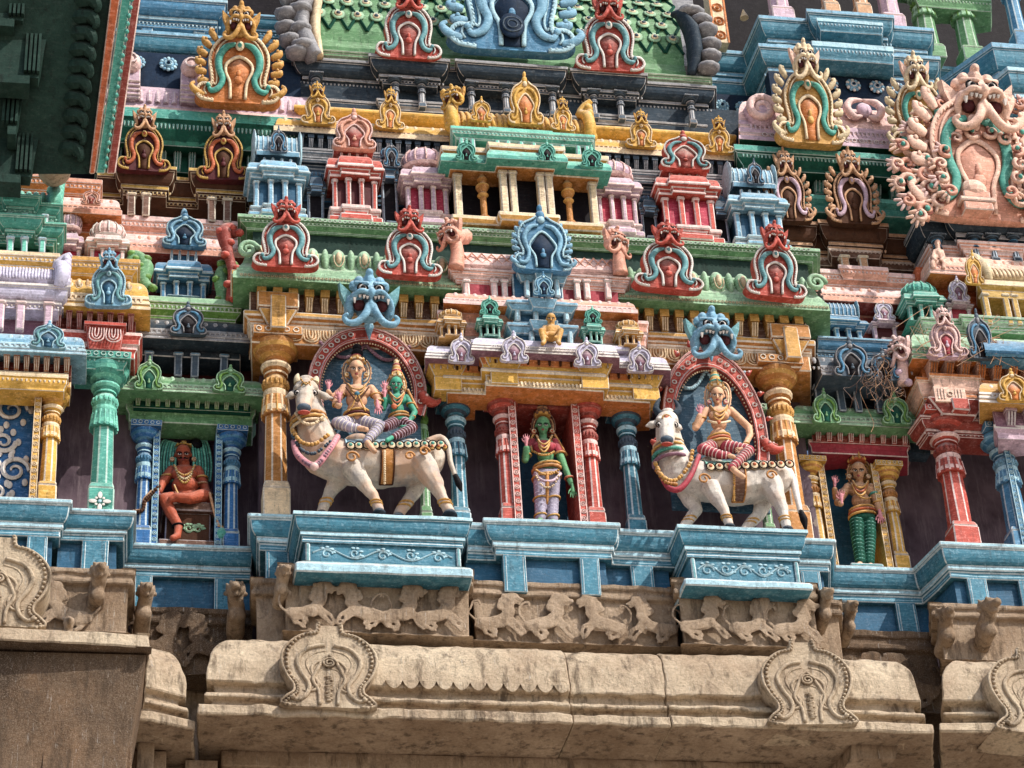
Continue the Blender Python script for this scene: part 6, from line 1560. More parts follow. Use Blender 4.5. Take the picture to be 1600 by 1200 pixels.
ledge('orange salmon corbel band of the right bay', [(1412, .9), (1440, -.12), (1760, -.12)], 1440, -.15, 562, 592, .0, 'orange', 'salmon', 'flat', name='corbel_band', cat='corbel band', extra=corb(13, .2, 'peach', 'orange', .62))
ledge('peach stepped moulding of the right bay', [(1412, .9), (1445, -.1), (1470, -.1), (1470, -.2), (1520, -.2), (1520, -.1), (1760, -.1)], 1470, -.25, 588, 628, .12, 'peach', 'orange', 'plinth', name='moulding', cat='moulding', edge='cream')
o = W(1487, 628, -.3); s = SC(o); b = MB(); b.box(o.x-26*s, o.x+26*s, -.3, 0, o.z, o.z+28*s, 'peach'); b.ringz((o.x, -.31, o.z+14*s), 4*s, 1.2*s, 'cream', 12)
for k in (-1, 1):
    for q in (9, 14, 19): b.box(o.x+k*q*s-1.3*s, o.x+k*q*s+1.3*s, -.31, -.3, o.z+4*s, o.z+24*s, 'peach')
solo('relief_block', b, 'peach relief block above the red pillar at the right', 'relief block', edge='cream')
o = W(1497, 640, -.2); s = SC(o); b = MB(); b.frus((o.x-28*s, o.x+28*s, -.22, .3, o.z-12*s), (o.x-52*s, o.x+46*s, -.3, .3, o.z+14*s), 'brick'); b.box(o.x-14*s, o.x+14*s, -.32, 0, o.z-10*s, o.z+12*s, 'red'); solo('red_bracket', b, 'red bracket with stepped block on the right red pillar', 'bracket', edge='pink')
ledge('red abacus ledge running into the lavender piece at the right', [(1436, .3), (1450, .02), (1565, .02)], 1450, -.12, 648, 672, .14, 'brick', 'pink', 'plinth', edge='pink')
eave_with('yellow white eave with gable at the right edge', 1552, 1760, -.35, 590, 632, 'gold', 'white', .2, steps=2, ew=.01)
kudu('worn yellow gable at the right edge', 1586, 628, 54, 48, -.6, 'gold', 'plain', group='right bay gables')
eave_with('mauve corbel band at the right edge', 1560, 1760, -.3, 632, 668, 'mauve', 'lilac', .06, kind='flat', cat='corbel band', extra=corb(7, .16, 'lilac', 'white', .6))
eave_with('lilac moulding under the mauve corbel band', 1562, 1760, -.3, 664, 684, 'lilac', 'white', .06, kind='steps', cat='moulding')
wall('steel blue wall patch behind the right edge gable', 1530, 1760, .2, 540, 640, 'steel', .2)
# top right pillars
pillar('lilac pillar at the top right standing on the blue ledge, left one', 1222, 45, -90, 1.2, 34, 'lilac', 'pink', light='lilac', group='top right pillars')
pillar('lilac pillar at the top right standing on the blue ledge, right one', 1396, 56, -80, 1.2, 34, 'lilac', 'pink', light='lilac', group='top right pillars')
pillar('tan pillar at the top right, left one', 1300, 34, -100, .95, 24, 'tan', 'cream', light='orange', group='top right pillars')
pillar('tan pillar at the top right, right one', 1350, 36, -100, .95, 24, 'tan', 'cream', light='orange', group='top right pillars')
jamb('tan and cream post right of the grey roof volute', 1128, 66, -60, 1.3, 24, 'cream', 'orange', group='top right posts')
pillar('green pillar at the top right, left one', 1458, 100, -20, 1.3, 34, 'green', 'palegreen', light='olive', group='top right pillars')
pillar('green pillar at the top right, right one', 1520, 104, -16, 1.3, 34, 'green', 'palegreen', light='olive', group='top right pillars')
eave_with('green lintel across the two green pillars', 1435, 1545, 1.15, -12, 8, 'green', 'palegreen', .05, kind='slab', cat='lintel')
pillar('blue pillar at the top right corner', 1598, 80, -60, .9, 26, 'midblue', 'ltblue', light='sky', group='top right pillars')
ledge('dark teal ledge running out at the top right edge', [(1480, 1.6), (1560, .8), (1760, .8)], 1560, .7, 74, 130, .2, 'plinth', 'sky', 'plinth', edge='sky')
ledge('lower blue ledge at the top right edge', [(1500, 1.6), (1585, .6), (1760, .6)], 1585, .5, 112, 160, .2, 'plinth', 'ltblue', 'plinth', edge='ltblue')
b = MB(); o = W(1163, 28, 1.6); s = SC(o); b.lathe(o, [(7*s, 0, 'bone'), (6*s, 4*s, 'bone'), (2*s, 14*s, 'bone'), (1*s, 17*s, 'bone')], 12); solo('hanging_bell', b, 'tiny pale bell in the dark opening at the top right', 'bell')
# ================================================================ statues
class Fig:
    def __init__(s, name, label, cat, px, py, Y, group=None):
        s.Y = Y; s.o = W(px, py, Y); s.t = thing(name, label, cat, s.o, group); s.s = SC(s.o); s.k = 1.
    def J(s, px, py, dy=0.): return W(px, py, s.Y+dy)
    def limb(s, b, pts, m):
        "pts [(px, py, dy, r_px)]"
        for a, c in zip(pts, pts[1:]): cap(b, s.J(*a[:3]), s.J(*c[:3]), a[3]*s.s*s.k, c[3]*s.s*s.k, m)
    def el(s, b, px, py, dy, rx, ry, rz, m, n=14, k=10): b.ell(s.J(px, py, dy), (rx*s.s*s.k, ry*s.s*s.k, rz*s.s*s.k), m, n, k)
    def fuse(s, name, b, voxel=.009, smooth=3, jit=.002, parent=None):
        me = organic(name, b, voxel=voxel, smooth=smooth, jit=jit); p = parent or s.t; org = parent_origin(p)
        for v in me.vertices: v.co -= org
        o = bpy.data.objects.new(name, me); col.objects.link(o); o.parent = p; return o
    def add(s, name, b, parent=None, **kw):
        kw.setdefault('smooth', True); kw.setdefault('jit', 0); return part(parent or s.t, name, b, **kw)
    def line(s, b, pts, r, m, n=6, k=4): b.tube(cr([s.J(*p)-Vector((0, (s.k-1)*.18, 0)) for p in pts], k), [q*s.s for q in (r if isinstance(r, (list, tuple)) else [r, r])], m, n=n)
    def beads(s, b, pts, r, m, n):
        P = cr([s.J(*p)-Vector((0, (s.k-1)*.2, 0)) for p in pts], 8)
        for i in range(n):
            b.ell(P[int(i/(n-1)*(len(P)-1))], (r*s.s,)*3, m, 7, 5)
    def hand(s, px, py, dy, ax, ay, size, m, thumb=1, spread=.16, curl=0.):
        "palm towards the viewer, fingers pointing (ax, ay) in the picture"
        L = math.hypot(ax, ay); ax /= L; ay /= L; bx, by = -ay, ax; b = MB()
        q = lambda u, v, d=0.: s.J(px+(ax*u+bx*v)*size, py+(ay*u+by*v)*size, dy+d*size*s.s)
        cap(b, q(-.1, 0), q(.28, 0), .20*size*s.s, .235*size*s.s, m); cap(b, q(-.45, 0), q(-.1, 0), .15*size*s.s, .19*size*s.s, m)
        for i, l in enumerate((.40, .50, .47, .36)):
            v = (-.24+.16*i)*thumb; sp = spread*(i-1.5)*.5*thumb
            cap(b, q(.30, v), q(.30+l*.55, v+sp*l, -.06-curl*.3), .075*size*s.s, .068*size*s.s, m, 8); cap(b, q(.30+l*.55, v+sp*l, -.06-curl*.3), q(.30+l*(1-curl*.4), v+sp*l*1.8, -.10-curl), .068*size*s.s, .05*size*s.s, m, 8)
        cap(b, q(-.02, -.2*thumb), q(.16, -.40*thumb, -.06), .085*size*s.s, .07*size*s.s, m, 8); cap(b, q(.16, -.40*thumb, -.06), q(.36, -.46*thumb, -.1), .07*size*s.s, .05*size*s.s, m, 8)
        me = organic('hand', b, voxel=.0045, smooth=1); org = parent_origin(s.t)
        for v in me.vertices: v.co -= org
        o = bpy.data.objects.new('hand', me); col.objects.link(o); o.parent = s.t; return o
    def face(s, px, py, r, dy, dx=0., lips='crimson', moust=False, brow='black'):
        "features on the front of a head centred (px, py) with radius r pixels"
        f = r*s.s
        for k in (-1, 1):
            c = s.J(px+dx+k*.37*r, py-.04*r, dy-f*.86); b = MB()
            b.ell(c, (.22*f, .10*f, .11*f), 'white', 10, 6); b.ell(c+Vector((0, -.09*f, 0)), (.095*f, .05*f, .10*f), 'black', 8, 6)
            b.tube([c+Vector((k*x*f, -.09*f, z*f)) for x, z in ((-.24, -.02), (-.1, .11), (.1, .11), (.27, .01))], .03*f, 'black', n=5)
            s.add('eye', b)
        b = MB()
        for k in (-1, 1):
            c = s.J(px+dx+k*.37*r, py-.04*r, dy-f*.9); b.tube([c+Vector((k*x*f, .02*f*abs(x), z*f)) for x, z in ((-.26, .20), (-.05, .31), (.16, .29), (.34, .17))], .04*f, brow, n=5)
        s.add('eyebrow', b)
        b = MB(); c = s.J(px+dx, py+.52*r, dy-f*.80); b.ell(c+Vector((0, 0, .04*f)), (.20*f, .10*f, .06*f), lips, 8, 5); b.ell(c+Vector((0, 0, -.04*f)), (.15*f, .11*f, .06*f), lips, 8, 5); s.add('lips', b)
        if moust:
            b = MB()
            for k in (-1, 1): b.tube([c+Vector((k*x*f, -.1*f, z*f)) for x, z in ((.02, .12), (.25, .14), (.45, .05), (.6, .16))], [.09*f, .1*f, .07*f, .03*f], 'black', n=6)
            s.add('moustache', b)
    def head(s, b, px, py, r, m, dy=0., dx=0., nx=None):
        f = r*s.s
        b.ell(s.J(px, py-.15*r, dy), (.86*f, .92*f, 1.0*f), m, 16, 12); b.ell(s.J(px+dx*.5, py+.42*r, dy-.12*f), (.66*f, .70*f, .72*f), m, 14, 10)
        b.ell(s.J(px+dx, py+.88*r, dy-.3*f), (.26*f, .3*f, .2*f), m); cap(b, s.J(px+dx, py-.1*r, dy-.86*f), s.J(px+dx, py+.26*r, dy-1.02*f), .09*f, .15*f, m, 8)
        for k in (-1, 1): b.ell(s.J(px+k*.88*r, py+.1*r, dy+.1*f), (.12*f, .2*f, .26*f), m)
    def crown(s, px, py0, py1, r, m, m2, m3=None, dy=0., top=None, tiers=4, lean=0.):
        o = s.J(px, py0, dy); z1 = s.J(px, py1, dy).z; H = z1-o.z; R = r*s.s; P = [(R*.98, -.02*H, m2), (R*1.08, 0, m2), (R*1.1, .07*H, m), (R*.95, .10*H, m)]
        for i in range(tiers):
            q = i/tiers; rr_ = R*(.9-.5*q); P += [(rr_, H*(.12+.68*q), m3 if m3 and i % 2 else m), (rr_*1.05, H*(.12+.68*q+.07), m2), (rr_*.92, H*(.12+.68*q+.10), m)]
        P += [(R*.34, .82*H, m2), (R*.42, .88*H, m), (R*.25, .95*H, m2), (.004, H, m)]
        b = MB(); b.lathe(o, P, 16)
        for k in range(5):
            a = math.pi*(1.0+k/4); hh = .30 if k == 2 else .2
            cap(b, o+Vector((R*1.08*math.cos(a), R*1.08*math.sin(a), .04*H)), o+Vector((R*1.02*math.cos(a), R*1.02*math.sin(a), hh*H)), R*.2, R*.06, m, 6)
            b.ell(o+Vector((R*1.12*math.cos(a), R*1.16*math.sin(a), .08*H)), R*.1, m2, 6, 5)
        s.add('crown', b)
    def halo(s, px, py, dy, w, h, m, m2):
        "ribbed side plumes beside the head"
        for k in (-1, 1):
            b = MB()
            for j, q in enumerate((1., .72, .45)):
                pts = [(px+k*(w*.45+w*.55*q*math.sin(a)), py-h*q*math.cos(a)*.9, dy) for a in [math.pi*t/8 for t in range(9)]]
                s.line(b, pts, (1.6, 1.4), m if j % 2 == 0 else m2, k=2)
            for t in range(9): a = math.pi*t/8; s.el(b, px+k*(w*.45+w*.62*math.sin(a)), py-h*1.05*math.cos(a)*.9, dy-.01, 1.3, 1.2, 1.3, m2, 6, 5)
            s.add('side_plume', b)
    def ears(s, px, py, r, dx, dy, m):
        for k in (-1, 1):
            b = MB(); c = s.J(px+k*dx, py, dy); b.ell(c, (r*s.s, .5*r*s.s, r*s.s), m, 10, 8); b.ringz(c+Vector((0, -.5*r*s.s, 0)), r*.7*s.s, r*.2*s.s, 'cream', 8); s.add('earring', b)
    def hoops(s, name, specs, m2='cream'):
        "specs [(px, py, dy, rx, ry, tube, mat)] rings round a limb"
        b = MB()
        for px, py, dy, rx, ry, tr, m in specs:
            c = s.J(px, py, dy); b.tube([c+Vector((rx*s.s*s.k*math.cos(a), ry*s.s*s.k*math.sin(a), rx*s.s*.15*math.cos(a))) for a in [2*math.pi*i/14 for i in range(15)]], tr*s.s, m, n=6)
        s.add(name, b)

# ---------------------------------------------------------------- bulls
def bull(label, body, head, legs, Y, R, hump, skin='hide', horn='white', cloth=None, px=(0, 0), group='painted bull statues'):
    f = Fig('bull_statue', label, 'bull statue', px[0], px[1], Y, group); b = MB(); s = f.s
    f.limb(b, body, skin)
    for p in hump: f.el(b, *p, skin)
    for L in legs: f.limb(b, L, skin)
    hx, hy, mx, my = head['skull'] + head['muzzle']; hd = head['dy']; r = head['r']
    f.limb(b, head['neck'], skin)
    f.el(b, hx, hy, hd, r, r*.95, r*.95, skin); f.limb(b, [(hx, hy+2, hd-.04, r*.8), ((hx+mx)/2, (hy+my)/2, hd-.12, r*.72), (mx, my, hd-.17, r*.62)], skin)
    for k in (-1, 1): f.el(b, hx+k*r*.62, hy-r*.25, hd-.07, r*.32, r*.3, r*.26, skin)
    for (ex, ey) in head['ears']: f.limb(b, [(hx+(ex-hx)*.4, hy+(ey-hy)*.4, hd, r*.3), (ex-(ex-hx)*.25, ey, hd-.02, r*.34), (ex, ey+2, hd-.02, r*.12)], skin)
    f.fuse('body', b, voxel=.0105, smooth=3, jit=.009)
    for pts in head['horns']:
        b = MB(); f.line(b, [(x, y, hd+dd) for x, y, dd in pts], [r*.34, r*.3, r*.2, r*.06] if len(pts) > 2 else [r*.36, r*.28], horn, n=10); f.add('horn', b)
    b = MB(); f.el(b, mx, my+r*.05, hd-.17-r*s*.35, r*.56, r*.4, r*.36, 'steel')
    m_ = f.add('nose_pad', b)
    b = MB(); f.el(b, mx, my+r*.42, hd-.17-r*s*.42, r*.5, r*.3, r*.13, 'red'); f.add('mouth', b)
    for k in (-1, 1):
        b = MB(); f.el(b, hx+k*r*.66, hy+r*.18, hd-.07-r*s*.42, r*.17, r*.2, r*.2, 'white', 8, 6); f.el(b, hx+k*r*.68, hy+r*.18, hd-.07-r*s*.58, r*.1, r*.08, r*.12, 'black', 8, 6)
        c = f.J(hx+k*r*.66, hy+r*.18, hd-.07-r*s*.5); b.ringz(c, r*.26*s, r*.05*s, 'black', 10); f.add('eye', b)
    b = MB(); f.el(b, hx, hy-r*.35, hd-r*s*.9, r*.24, r*.16, r*.28, head['jewel'], 10, 8); b.ringz(f.J(hx, hy-r*.35, hd-r*s*.93), r*.36*s, r*.07*s, 'gold', 12)
    for i, t_ in enumerate((.1, .35, .6)): f.el(b, hx+(mx-hx)*t_, hy+(my-hy)*t_-1, hd-.06-.1*t_-r*s*.72, r*.14, r*.1, r*.10, 'gold', 8, 6)
    f.add('forehead_jewel', b)
    for L in legs:
        a, c = L[-2], L[-1]; b = MB(); p, q = f.J(*a[:3]), f.J(*c[:3]); d = (q-p).normalized()
        for t_, m in ((.45, 'gold'), (.62, 'gold')):
            cc = p.lerp(q, t_); rr_ = (a[3]*(1-t_)+c[3]*t_)*s*1.06; b.lathe(cc-Vector((0, 0, rr_*.15)), [(rr_, 0, m), (rr_*1.15, rr_*.15, m), (rr_, rr_*.3, m)], 12)
        f.add('anklet', b)
        b = MB(); b.lathe(f.J(c[0], c[1], c[2]-.01)+Vector((0, -.01, -c[3]*s*1.25)), [(c[3]*s*1.35, 0, 'slate'), (c[3]*s*1.25, c[3]*s*.5, 'slate'), (c[3]*s*.95, c[3]*s*1.0, 'grey')], 14, sy=1.25); f.add('hoof', b)
    return f
def wrap(f, name, p0, p1, pyc, slope, R, a0, a1, off, m, edge=None, th=.012, nx=14, na=12, **kw):
    "curved sheet round the barrel of the body: angles from the front horizontal (0) up over the back (90+)"
    b = MB(); vs = []; fs = []; s = f.s; Rm = R*s+off
    for i in range(nx+1):
        t_ = i/nx; px = p0+(p1-p0)*t_; c = f.J(px, pyc+slope*(px-p0), 0)
        for j in range(na+1):
            a = math.radians(a0+(a1-a0)*j/na); vs.append(c+Vector((0, -Rm*math.cos(a), Rm*math.sin(a))))
    n = na+1
    for i in range(nx):
        for j in range(na): fs.append((i*n+j, (i+1)*n+j, (i+1)*n+j+1, i*n+j+1))
    b.add(vs, fs, m)
    if edge:
        for seq in ([vs[i*n] for i in range(nx+1)], [vs[i*n+na] for i in range(nx+1)], vs[:n], vs[-n:]): b.tube(seq, .011, edge, n=5)
    return f.add(name, b, smooth=True, **kw)
def scallops(f, p0, p1, pyc, slope, R, ang, off, n, m, jewel, rad, line='black'):
    b = MB(); s = f.s; Rm = R*s+off; a = math.radians(ang)
    for i in range(n):
        px = p0+(p1-p0)*(i+.5)/n; c = f.J(px, pyc+slope*(px-p0), 0)+Vector((0, -Rm*math.cos(a), Rm*math.sin(a)))
        b.ell(c, (rad*s*1.05, .02, rad*s*1.1), m, 12, 7); b.ringz(c+Vector((0, -.012, 0)), rad*s*1.0, rad*s*.14, line, 12); b.ell(c+Vector((0, -.018, .01)), (rad*s*.45, .015, rad*s*.45), jewel, 8, 6)
    f.add('scalloped_trim', b)

# left bull
f = bull('weathered white bull statue with broken horns carrying a seated couple', 
    [(505, 712, 0, 34), (535, 722, 0, 38), (590, 727, 0, 40), (640, 722, 0, 39), (664, 718, 0, 32)],
    dict(skull=(478, 610), muzzle=(475, 636), dy=-.22, r=20, jewel='jade', neck=[(481, 622, -.12, 20), (486, 655, -.08, 26), (500, 695, -.03, 32)], ears=[(447, 618), (519, 620)],
         horns=[[(466, 599, 0), (464, 591, 0), (466, 584, 0)], [(492, 598, .02), (494, 592, .02), (495, 588, .02)]]),
    [[(552, 735, -.20, 19), (570, 758, -.24, 12), (583, 774, -.26, 9), (592, 797, -.27, 8)], [(530, 748, .12, 19), (517, 768, .12, 11), (502, 800, .08, 8)],
     [(662, 728, -.16, 24), (680, 757, -.22, 14), (688, 772, -.24, 10), (702, 799, -.25, 9)], [(655, 745, .12, 20), (645, 773, .12, 12), (622, 804, .08, 8.5)]],
    -.42, 40, [(560, 694, .0, 26, 24, 14), (478, 596, -.18, 13, 13, 9)], px=(590, 800), horn='bone', skin='oldwhite')
b = MB(); f.line(b, [(668, 690, .02), (688, 684, .0), (700, 697, -.05), (704, 722, -.1), (712, 745, -.12)], [6, 6, 4.5, 4, 3.5], 'oldwhite', n=8); f.add('tail', b)
b = MB(); f.line(b, [(711, 742, -.12), (717, 756, -.12), (721, 768, -.12)], [4, 6, 1], 'black', n=8); f.add('tail_tuft', b)
wrap(f, 'saddle_cloth', 537, 647, 727, -.0, 40, 24, 110, .012, 'plinth', 'ltblue')
scallops(f, 537, 690, 727, -.02, 40, 14, .01, 12, 'cream', 'teal', 7)
wrap(f, 'girth_strap', 591, 611, 727, 0, 40, -80, 20, .010, 'ochre', 'umber')
b = MB(); f.beads(b, [(601, 705, -.33), (601, 730, -.34), (601, 755, -.24)], 2.2, 'cream', 16); f.add('strap_beads', b)
b = MB(); f.line(b, [(459, 690, -.18), (466, 712, -.33), (491, 728, -.40), (512, 706, -.36), (528, 682, -.2)], [5, 5.5, 6, 5.5, 5], 'pinkflesh', n=8); f.beads(b, [(459, 690, -.20), (466, 712, -.35), (491, 728, -.43), (512, 706, -.39), (528, 682, -.22)], 3.4, 'mauve', 30); f.add('garland', b)
f.hoops('collar', [(482, 655, -.1, 27, 25, 3.2, 'ochre'), (483, 662, -.1, 28, 26, 3.4, 'gold'), (484, 669, -.09, 29, 27, 2.6, 'cream')])
b = MB(); f.beads(b, [(457, 672, -.2), (470, 690, -.32), (490, 694, -.36), (512, 680, -.3)], 3.8, 'gold', 15); f.beads(b, [(457, 681, -.2), (472, 703, -.33), (492, 708, -.38), (516, 690, -.3)], 3, 'steel', 18); f.add('bell_string', b)
b = MB(); f.el(b, 491, 729, -.45, 7, 6, 7, 'pink'); f.add('garland_pendant', b)
for (px, py, r) in ((550, 714, 11), (640, 712, 8), (663, 705, 9)):
    b = MB(); c = f.J(px, py, -.36); b.tube([c+Vector((r*f.s*(1-k/22)*math.cos(k*.5), 0, r*f.s*(1-k/22)*math.sin(k*.5))) for k in range(16)], .014, 'ochre', n=6); f.add('hip_ornament', b)

scallops(f, 655, 694, 722, -.02, 40, 2, .0, 4, 'gold', 'rust', 5)
b = MB(); f.beads(b, [(462, 646, -.22), (474, 660, -.34), (490, 662, -.36), (506, 650, -.28)], 2.6, 'cream', 18); f.beads(b, [(470, 592, -.3), (478, 600, -.4), (488, 592, -.3)], 1.8, 'gold', 10); f.add('head_beads', b)
# right bull
f = bull('bright white bull statue with grey horns carrying a single rider',
    [(1062, 742, 0, 30), (1092, 752, 0, 34), (1150, 757, 0, 36), (1190, 752, 0, 35), (1212, 748, 0, 28)],
    dict(skull=(1042, 660), muzzle=(1042, 686), dy=-.22, r=19, jewel='rust', neck=[(1043, 672, -.12, 19), (1048, 702, -.08, 24), (1060, 732, -.03, 29)], ears=[(1010, 664), (1064, 668)],
         horns=[[(1032, 648, 0), (1025, 640, 0), (1027, 630, 0), (1031, 622, 0)], [(1053, 648, .02), (1060, 641, .02), (1058, 632, .02), (1053, 624, .02)]]),
    [[(1112, 765, -.18, 17), (1122, 782, -.23, 11), (1131, 797, -.25, 8.5), (1139, 820, -.26, 7)], [(1075, 772, .1, 18), (1088, 797, .06, 10), (1066, 826, .04, 8)],
     [(1205, 760, -.14, 22), (1216, 782, -.2, 13), (1223, 798, -.22, 9.5), (1229, 824, -.23, 7.5)], [(1195, 778, .12, 19), (1186, 803, .1, 11), (1163, 828, .06, 8)]],
    -.42, 36, [(1110, 728, .0, 22, 22, 12), (1042, 646, -.18, 12, 12, 8)], px=(1150, 825), horn='slate')
b = MB(); f.line(b, [(1212, 728, .02), (1228, 731, .0), (1238, 748, -.05), (1245, 775, -.1), (1251, 802, -.12)], [6, 7, 6, 5, 4], 'white', n=8); f.add('tail', b)
b = MB(); f.line(b, [(1250, 798, -.12), (1256, 812, -.12), (1259, 828, -.12)], [4, 6.5, 1.5], 'black', n=8); f.add('tail_tuft', b)
wrap(f, 'saddle_cloth', 1098, 1185, 757, -.0, 36, 24, 110, .012, 'teal', 'jade')
scallops(f, 1096, 1232, 757, -.04, 36, 14, .01, 10, 'cream', 'rust', 7)
wrap(f, 'girth_strap', 1138, 1156, 757, 0, 36, -80, 20, .010, 'brown', 'ochre')
b = MB(); f.beads(b, [(1147, 738, -.31), (1147, 760, -.31), (1147, 782, -.2)], 2, 'gold', 15); f.add('strap_beads', b)
b = MB(); f.line(b, [(1032, 742, -.2), (1045, 762, -.34), (1062, 764, -.38), (1080, 742, -.36), (1092, 712, -.2)], [4, 4.5, 5, 4.5, 4], 'crimson', n=8); f.add('garland', b)
f.hoops('collar', [(1044, 703, -.1, 25, 23, 2.6, 'gold'), (1045, 712, -.1, 25, 24, 3.4, 'teal'), (1047, 722, -.09, 27, 25, 3.4, 'mauve'), (1044, 696, -.1, 24, 23, 2, 'cream')])
b = MB(); f.beads(b, [(1024, 724, -.2), (1036, 745, -.33), (1056, 750, -.36), (1076, 728, -.32), (1082, 705, -.2)], 3.6, 'gold', 22); f.beads(b, [(1026, 735, -.24), (1040, 753, -.34), (1056, 757, -.38)], 3.4, 'ochre', 9); f.add('bell_string', b)
for (px, py, r) in ((1100, 748, 10), (1205, 742, 9)):
    b = MB(); c = f.J(px, py, -.33); b.tube([c+Vector((r*f.s*(1-k/22)*math.cos(k*.5), 0, r*f.s*(1-k/22)*math.sin(k*.5))) for k in range(16)], .013, 'ochre', n=6); f.add('hip_ornament', b)

# ---------------------------------------------------------------- riders
def leg_rings(f, pts, r, m, n):
    "cloth folds ringed along a leg"
    b = MB(); P = [f.J(*p[:3]) for p in pts]; 
    for a, c, ra, rc in zip(P, P[1:], [p[3] for p in pts], [p[3] for p in pts][1:]):
        d = (c-a); k = max(2, int(d.length/(.045)))
        ax = d.normalized(); e1 = ax.orthogonal().normalized(); e2 = ax.cross(e1)
        for i in range(k):
            t_ = (i+.5)/k; cc = a+d*t_; R_ = (ra*(1-t_)+rc*t_)*f.s*1.03; b.tube([cc+(e1*math.cos(q)+e2*math.sin(q))*R_ for q in [2*math.pi*j/12 for j in range(13)]], r, m, n=5)
    f.add('fold_rings', b)
def clothed(f, name, limbs, m, ring, extra=()):
    b = MB()
    for L in limbs: f.limb(b, L, m)
    for e in extra: f.el(b, *e, m)
    f.fuse(name, b, voxel=.009, smooth=2)
    for L in limbs: leg_rings(f, L, .008, ring, 8)

Yr = -.46
f = Fig('deity_statue', 'cream skinned four armed deity with black topknot riding the left bull', 'deity statue', 558, 690, Yr, 'riders on the bulls'); f.k = 1.08
b = MB(); m = 'flesh'
f.el(b, 558, 613, 0, 21, 12, 12, m); f.el(b, 557, 626, 0, 16, 11, 14, m); f.el(b, 557, 640, -.02, 14, 13, 11, m); f.el(b, 557, 655, 0, 19, 15, 11, m)
for k in (-1, 1): f.el(b, 558+k*8, 613, -.06, 8, 6, 7, m)
f.limb(b, [(558, 608, 0, 7), (558, 590, -.01, 6.5)], m); f.head(b, 557, 577, 14, m, dy=-.03)
for A in ([(537, 607, 0, 7), (525, 630, -.03, 6), (529, 634, -.12, 5)], [(537, 607, .05, 6), (519, 622, .04, 5), (513, 612, -.03, 4)], [(580, 608, 0, 7), (592, 625, -.03, 6), (590, 632, -.1, 5)], [(580, 608, .05, 6), (598, 622, .04, 5), (600, 614, -.03, 4)]): f.limb(b, A, m)
f.fuse('body', b, voxel=.008)
f.face(557, 577, 14, -.03)
f.hand(530, 622, -.14, -.05, -1, 17, 'pinkflesh', 1); f.hand(513, 604, -.04, -.05, -1, 14, 'pinkflesh', -1); f.hand(590, 634, -.13, .1, 1, 17, 'pinkflesh', 1); f.hand(601, 606, -.04, .1, -1, 14, 'pinkflesh', 1)
b = MB(); f.el(b, 558, 553, 0, 9, 9, 8, 'black'); f.el(b, 558, 544, 0, 7, 7, 7, 'black'); f.el(b, 558, 564, .04, 14, 11, 9, 'black'); f.add('hair', b)
f.crown(557, 567, 549, 13, 'gold', 'cream', 'crimson', dy=-.0, tiers=2); f.halo(557, 583, .06, 22, 22, 'tan', 'cream'); f.ears(557, 586, 4.5, 15, -.02, 'gold')
b = MB()
for q in (0, 1, 2): f.line(b, [(543+q, 600+q, -.03), (550, 607+q*4, -.11), (558, 609+q*5, -.13), (566, 607+q*4, -.11), (573-q, 600+q, -.03)], 1.3, 'gold')
f.line(b, [(540, 606, -.08), (552, 622, -.13), (558, 628, -.14), (564, 622, -.13), (576, 606, -.08)], 1.2, 'umber'); f.line(b, [(558, 614, -.14), (552, 632, -.13), (544, 644, -.1)], 1.2, 'gold'); f.line(b, [(558, 614, -.14), (565, 632, -.13), (571, 644, -.1)], 1.2, 'gold')
f.el(b, 558, 615, -.15, 4, 3, 4, 'plinth', 8, 6); f.add('necklaces', b)
f.hoops('belt', [(557, 647, 0, 18, 15, 2.6, 'gold'), (557, 652, 0, 19, 16, 2.2, 'maroon'), (557, 657, 0, 20, 17, 2.4, 'gold')])
f.hoops('armlet', [(531, 619, -.01, 7.5, 7, 1.5, 'gold'), (587, 618, -.01, 7.5, 7, 1.5, 'gold'), (527, 633, -.07, 6.5, 6, 1.4, 'gold'), (592, 628, -.07, 6.5, 6, 1.4, 'gold')])
clothed(f, 'leggings', [[(549, 660, -.02, 11), (527, 661, -.12, 9)], [(527, 661, -.12, 9), (548, 668, -.22, 7.5), (560, 669, -.24, 6)], [(568, 660, -.04, 11), (594, 666, -.16, 9), (578, 683, -.24, 7), (573, 690, -.26, 5.5)]], 'greylav', 'white')
b = MB(); f.limb(b, [(560, 669, -.25, 5), (572, 671, -.28, 4)], m); f.limb(b, [(573, 690, -.26, 5), (580, 699, -.32, 4.5), (585, 705, -.36, 4)], 'pinkflesh'); f.fuse('feet', b, voxel=.007)

f = Fig('deity_statue', 'green skinned consort seated behind the deity on the left bull', 'deity statue', 622, 690, Yr, 'riders on the bulls'); f.k = 1.08
b = MB(); m = 'gskin'
f.el(b, 620, 625, 0, 15, 9, 10, m); f.el(b, 621, 640, 0, 10, 8, 12, m); f.el(b, 624, 657, 0, 15, 12, 10, m)
for k in (-1, 1): f.el(b, 619+k*6, 626, -.05, 6, 5.5, 6, m)
f.limb(b, [(620, 620, 0, 5), (619, 610, -.01, 5)], m); f.head(b, 619, 600, 11, m, dy=-.03)
for A in ([(606, 621, 0, 5), (599, 638, -.03, 4.5), (601, 624, -.08, 3.6)], [(635, 621, 0, 5), (648, 644, -.02, 4.5), (637, 663, -.12, 3.6)]): f.limb(b, A, m)
f.fuse('body', b, voxel=.0075); f.face(619, 600, 11, -.03)
f.hand(601, 616, -.09, 0, -1, 12, 'pinkflesh', 1); f.hand(634, 666, -.14, -.8, .3, 12, m, 1)
f.crown(620, 592, 561, 10.5, 'gold', 'cream', 'crimson', tiers=4); f.halo(619, 604, .06, 15, 16, 'ochre', 'cream'); f.ears(619, 606, 3.6, 12, -.02, 'gold')
b = MB()
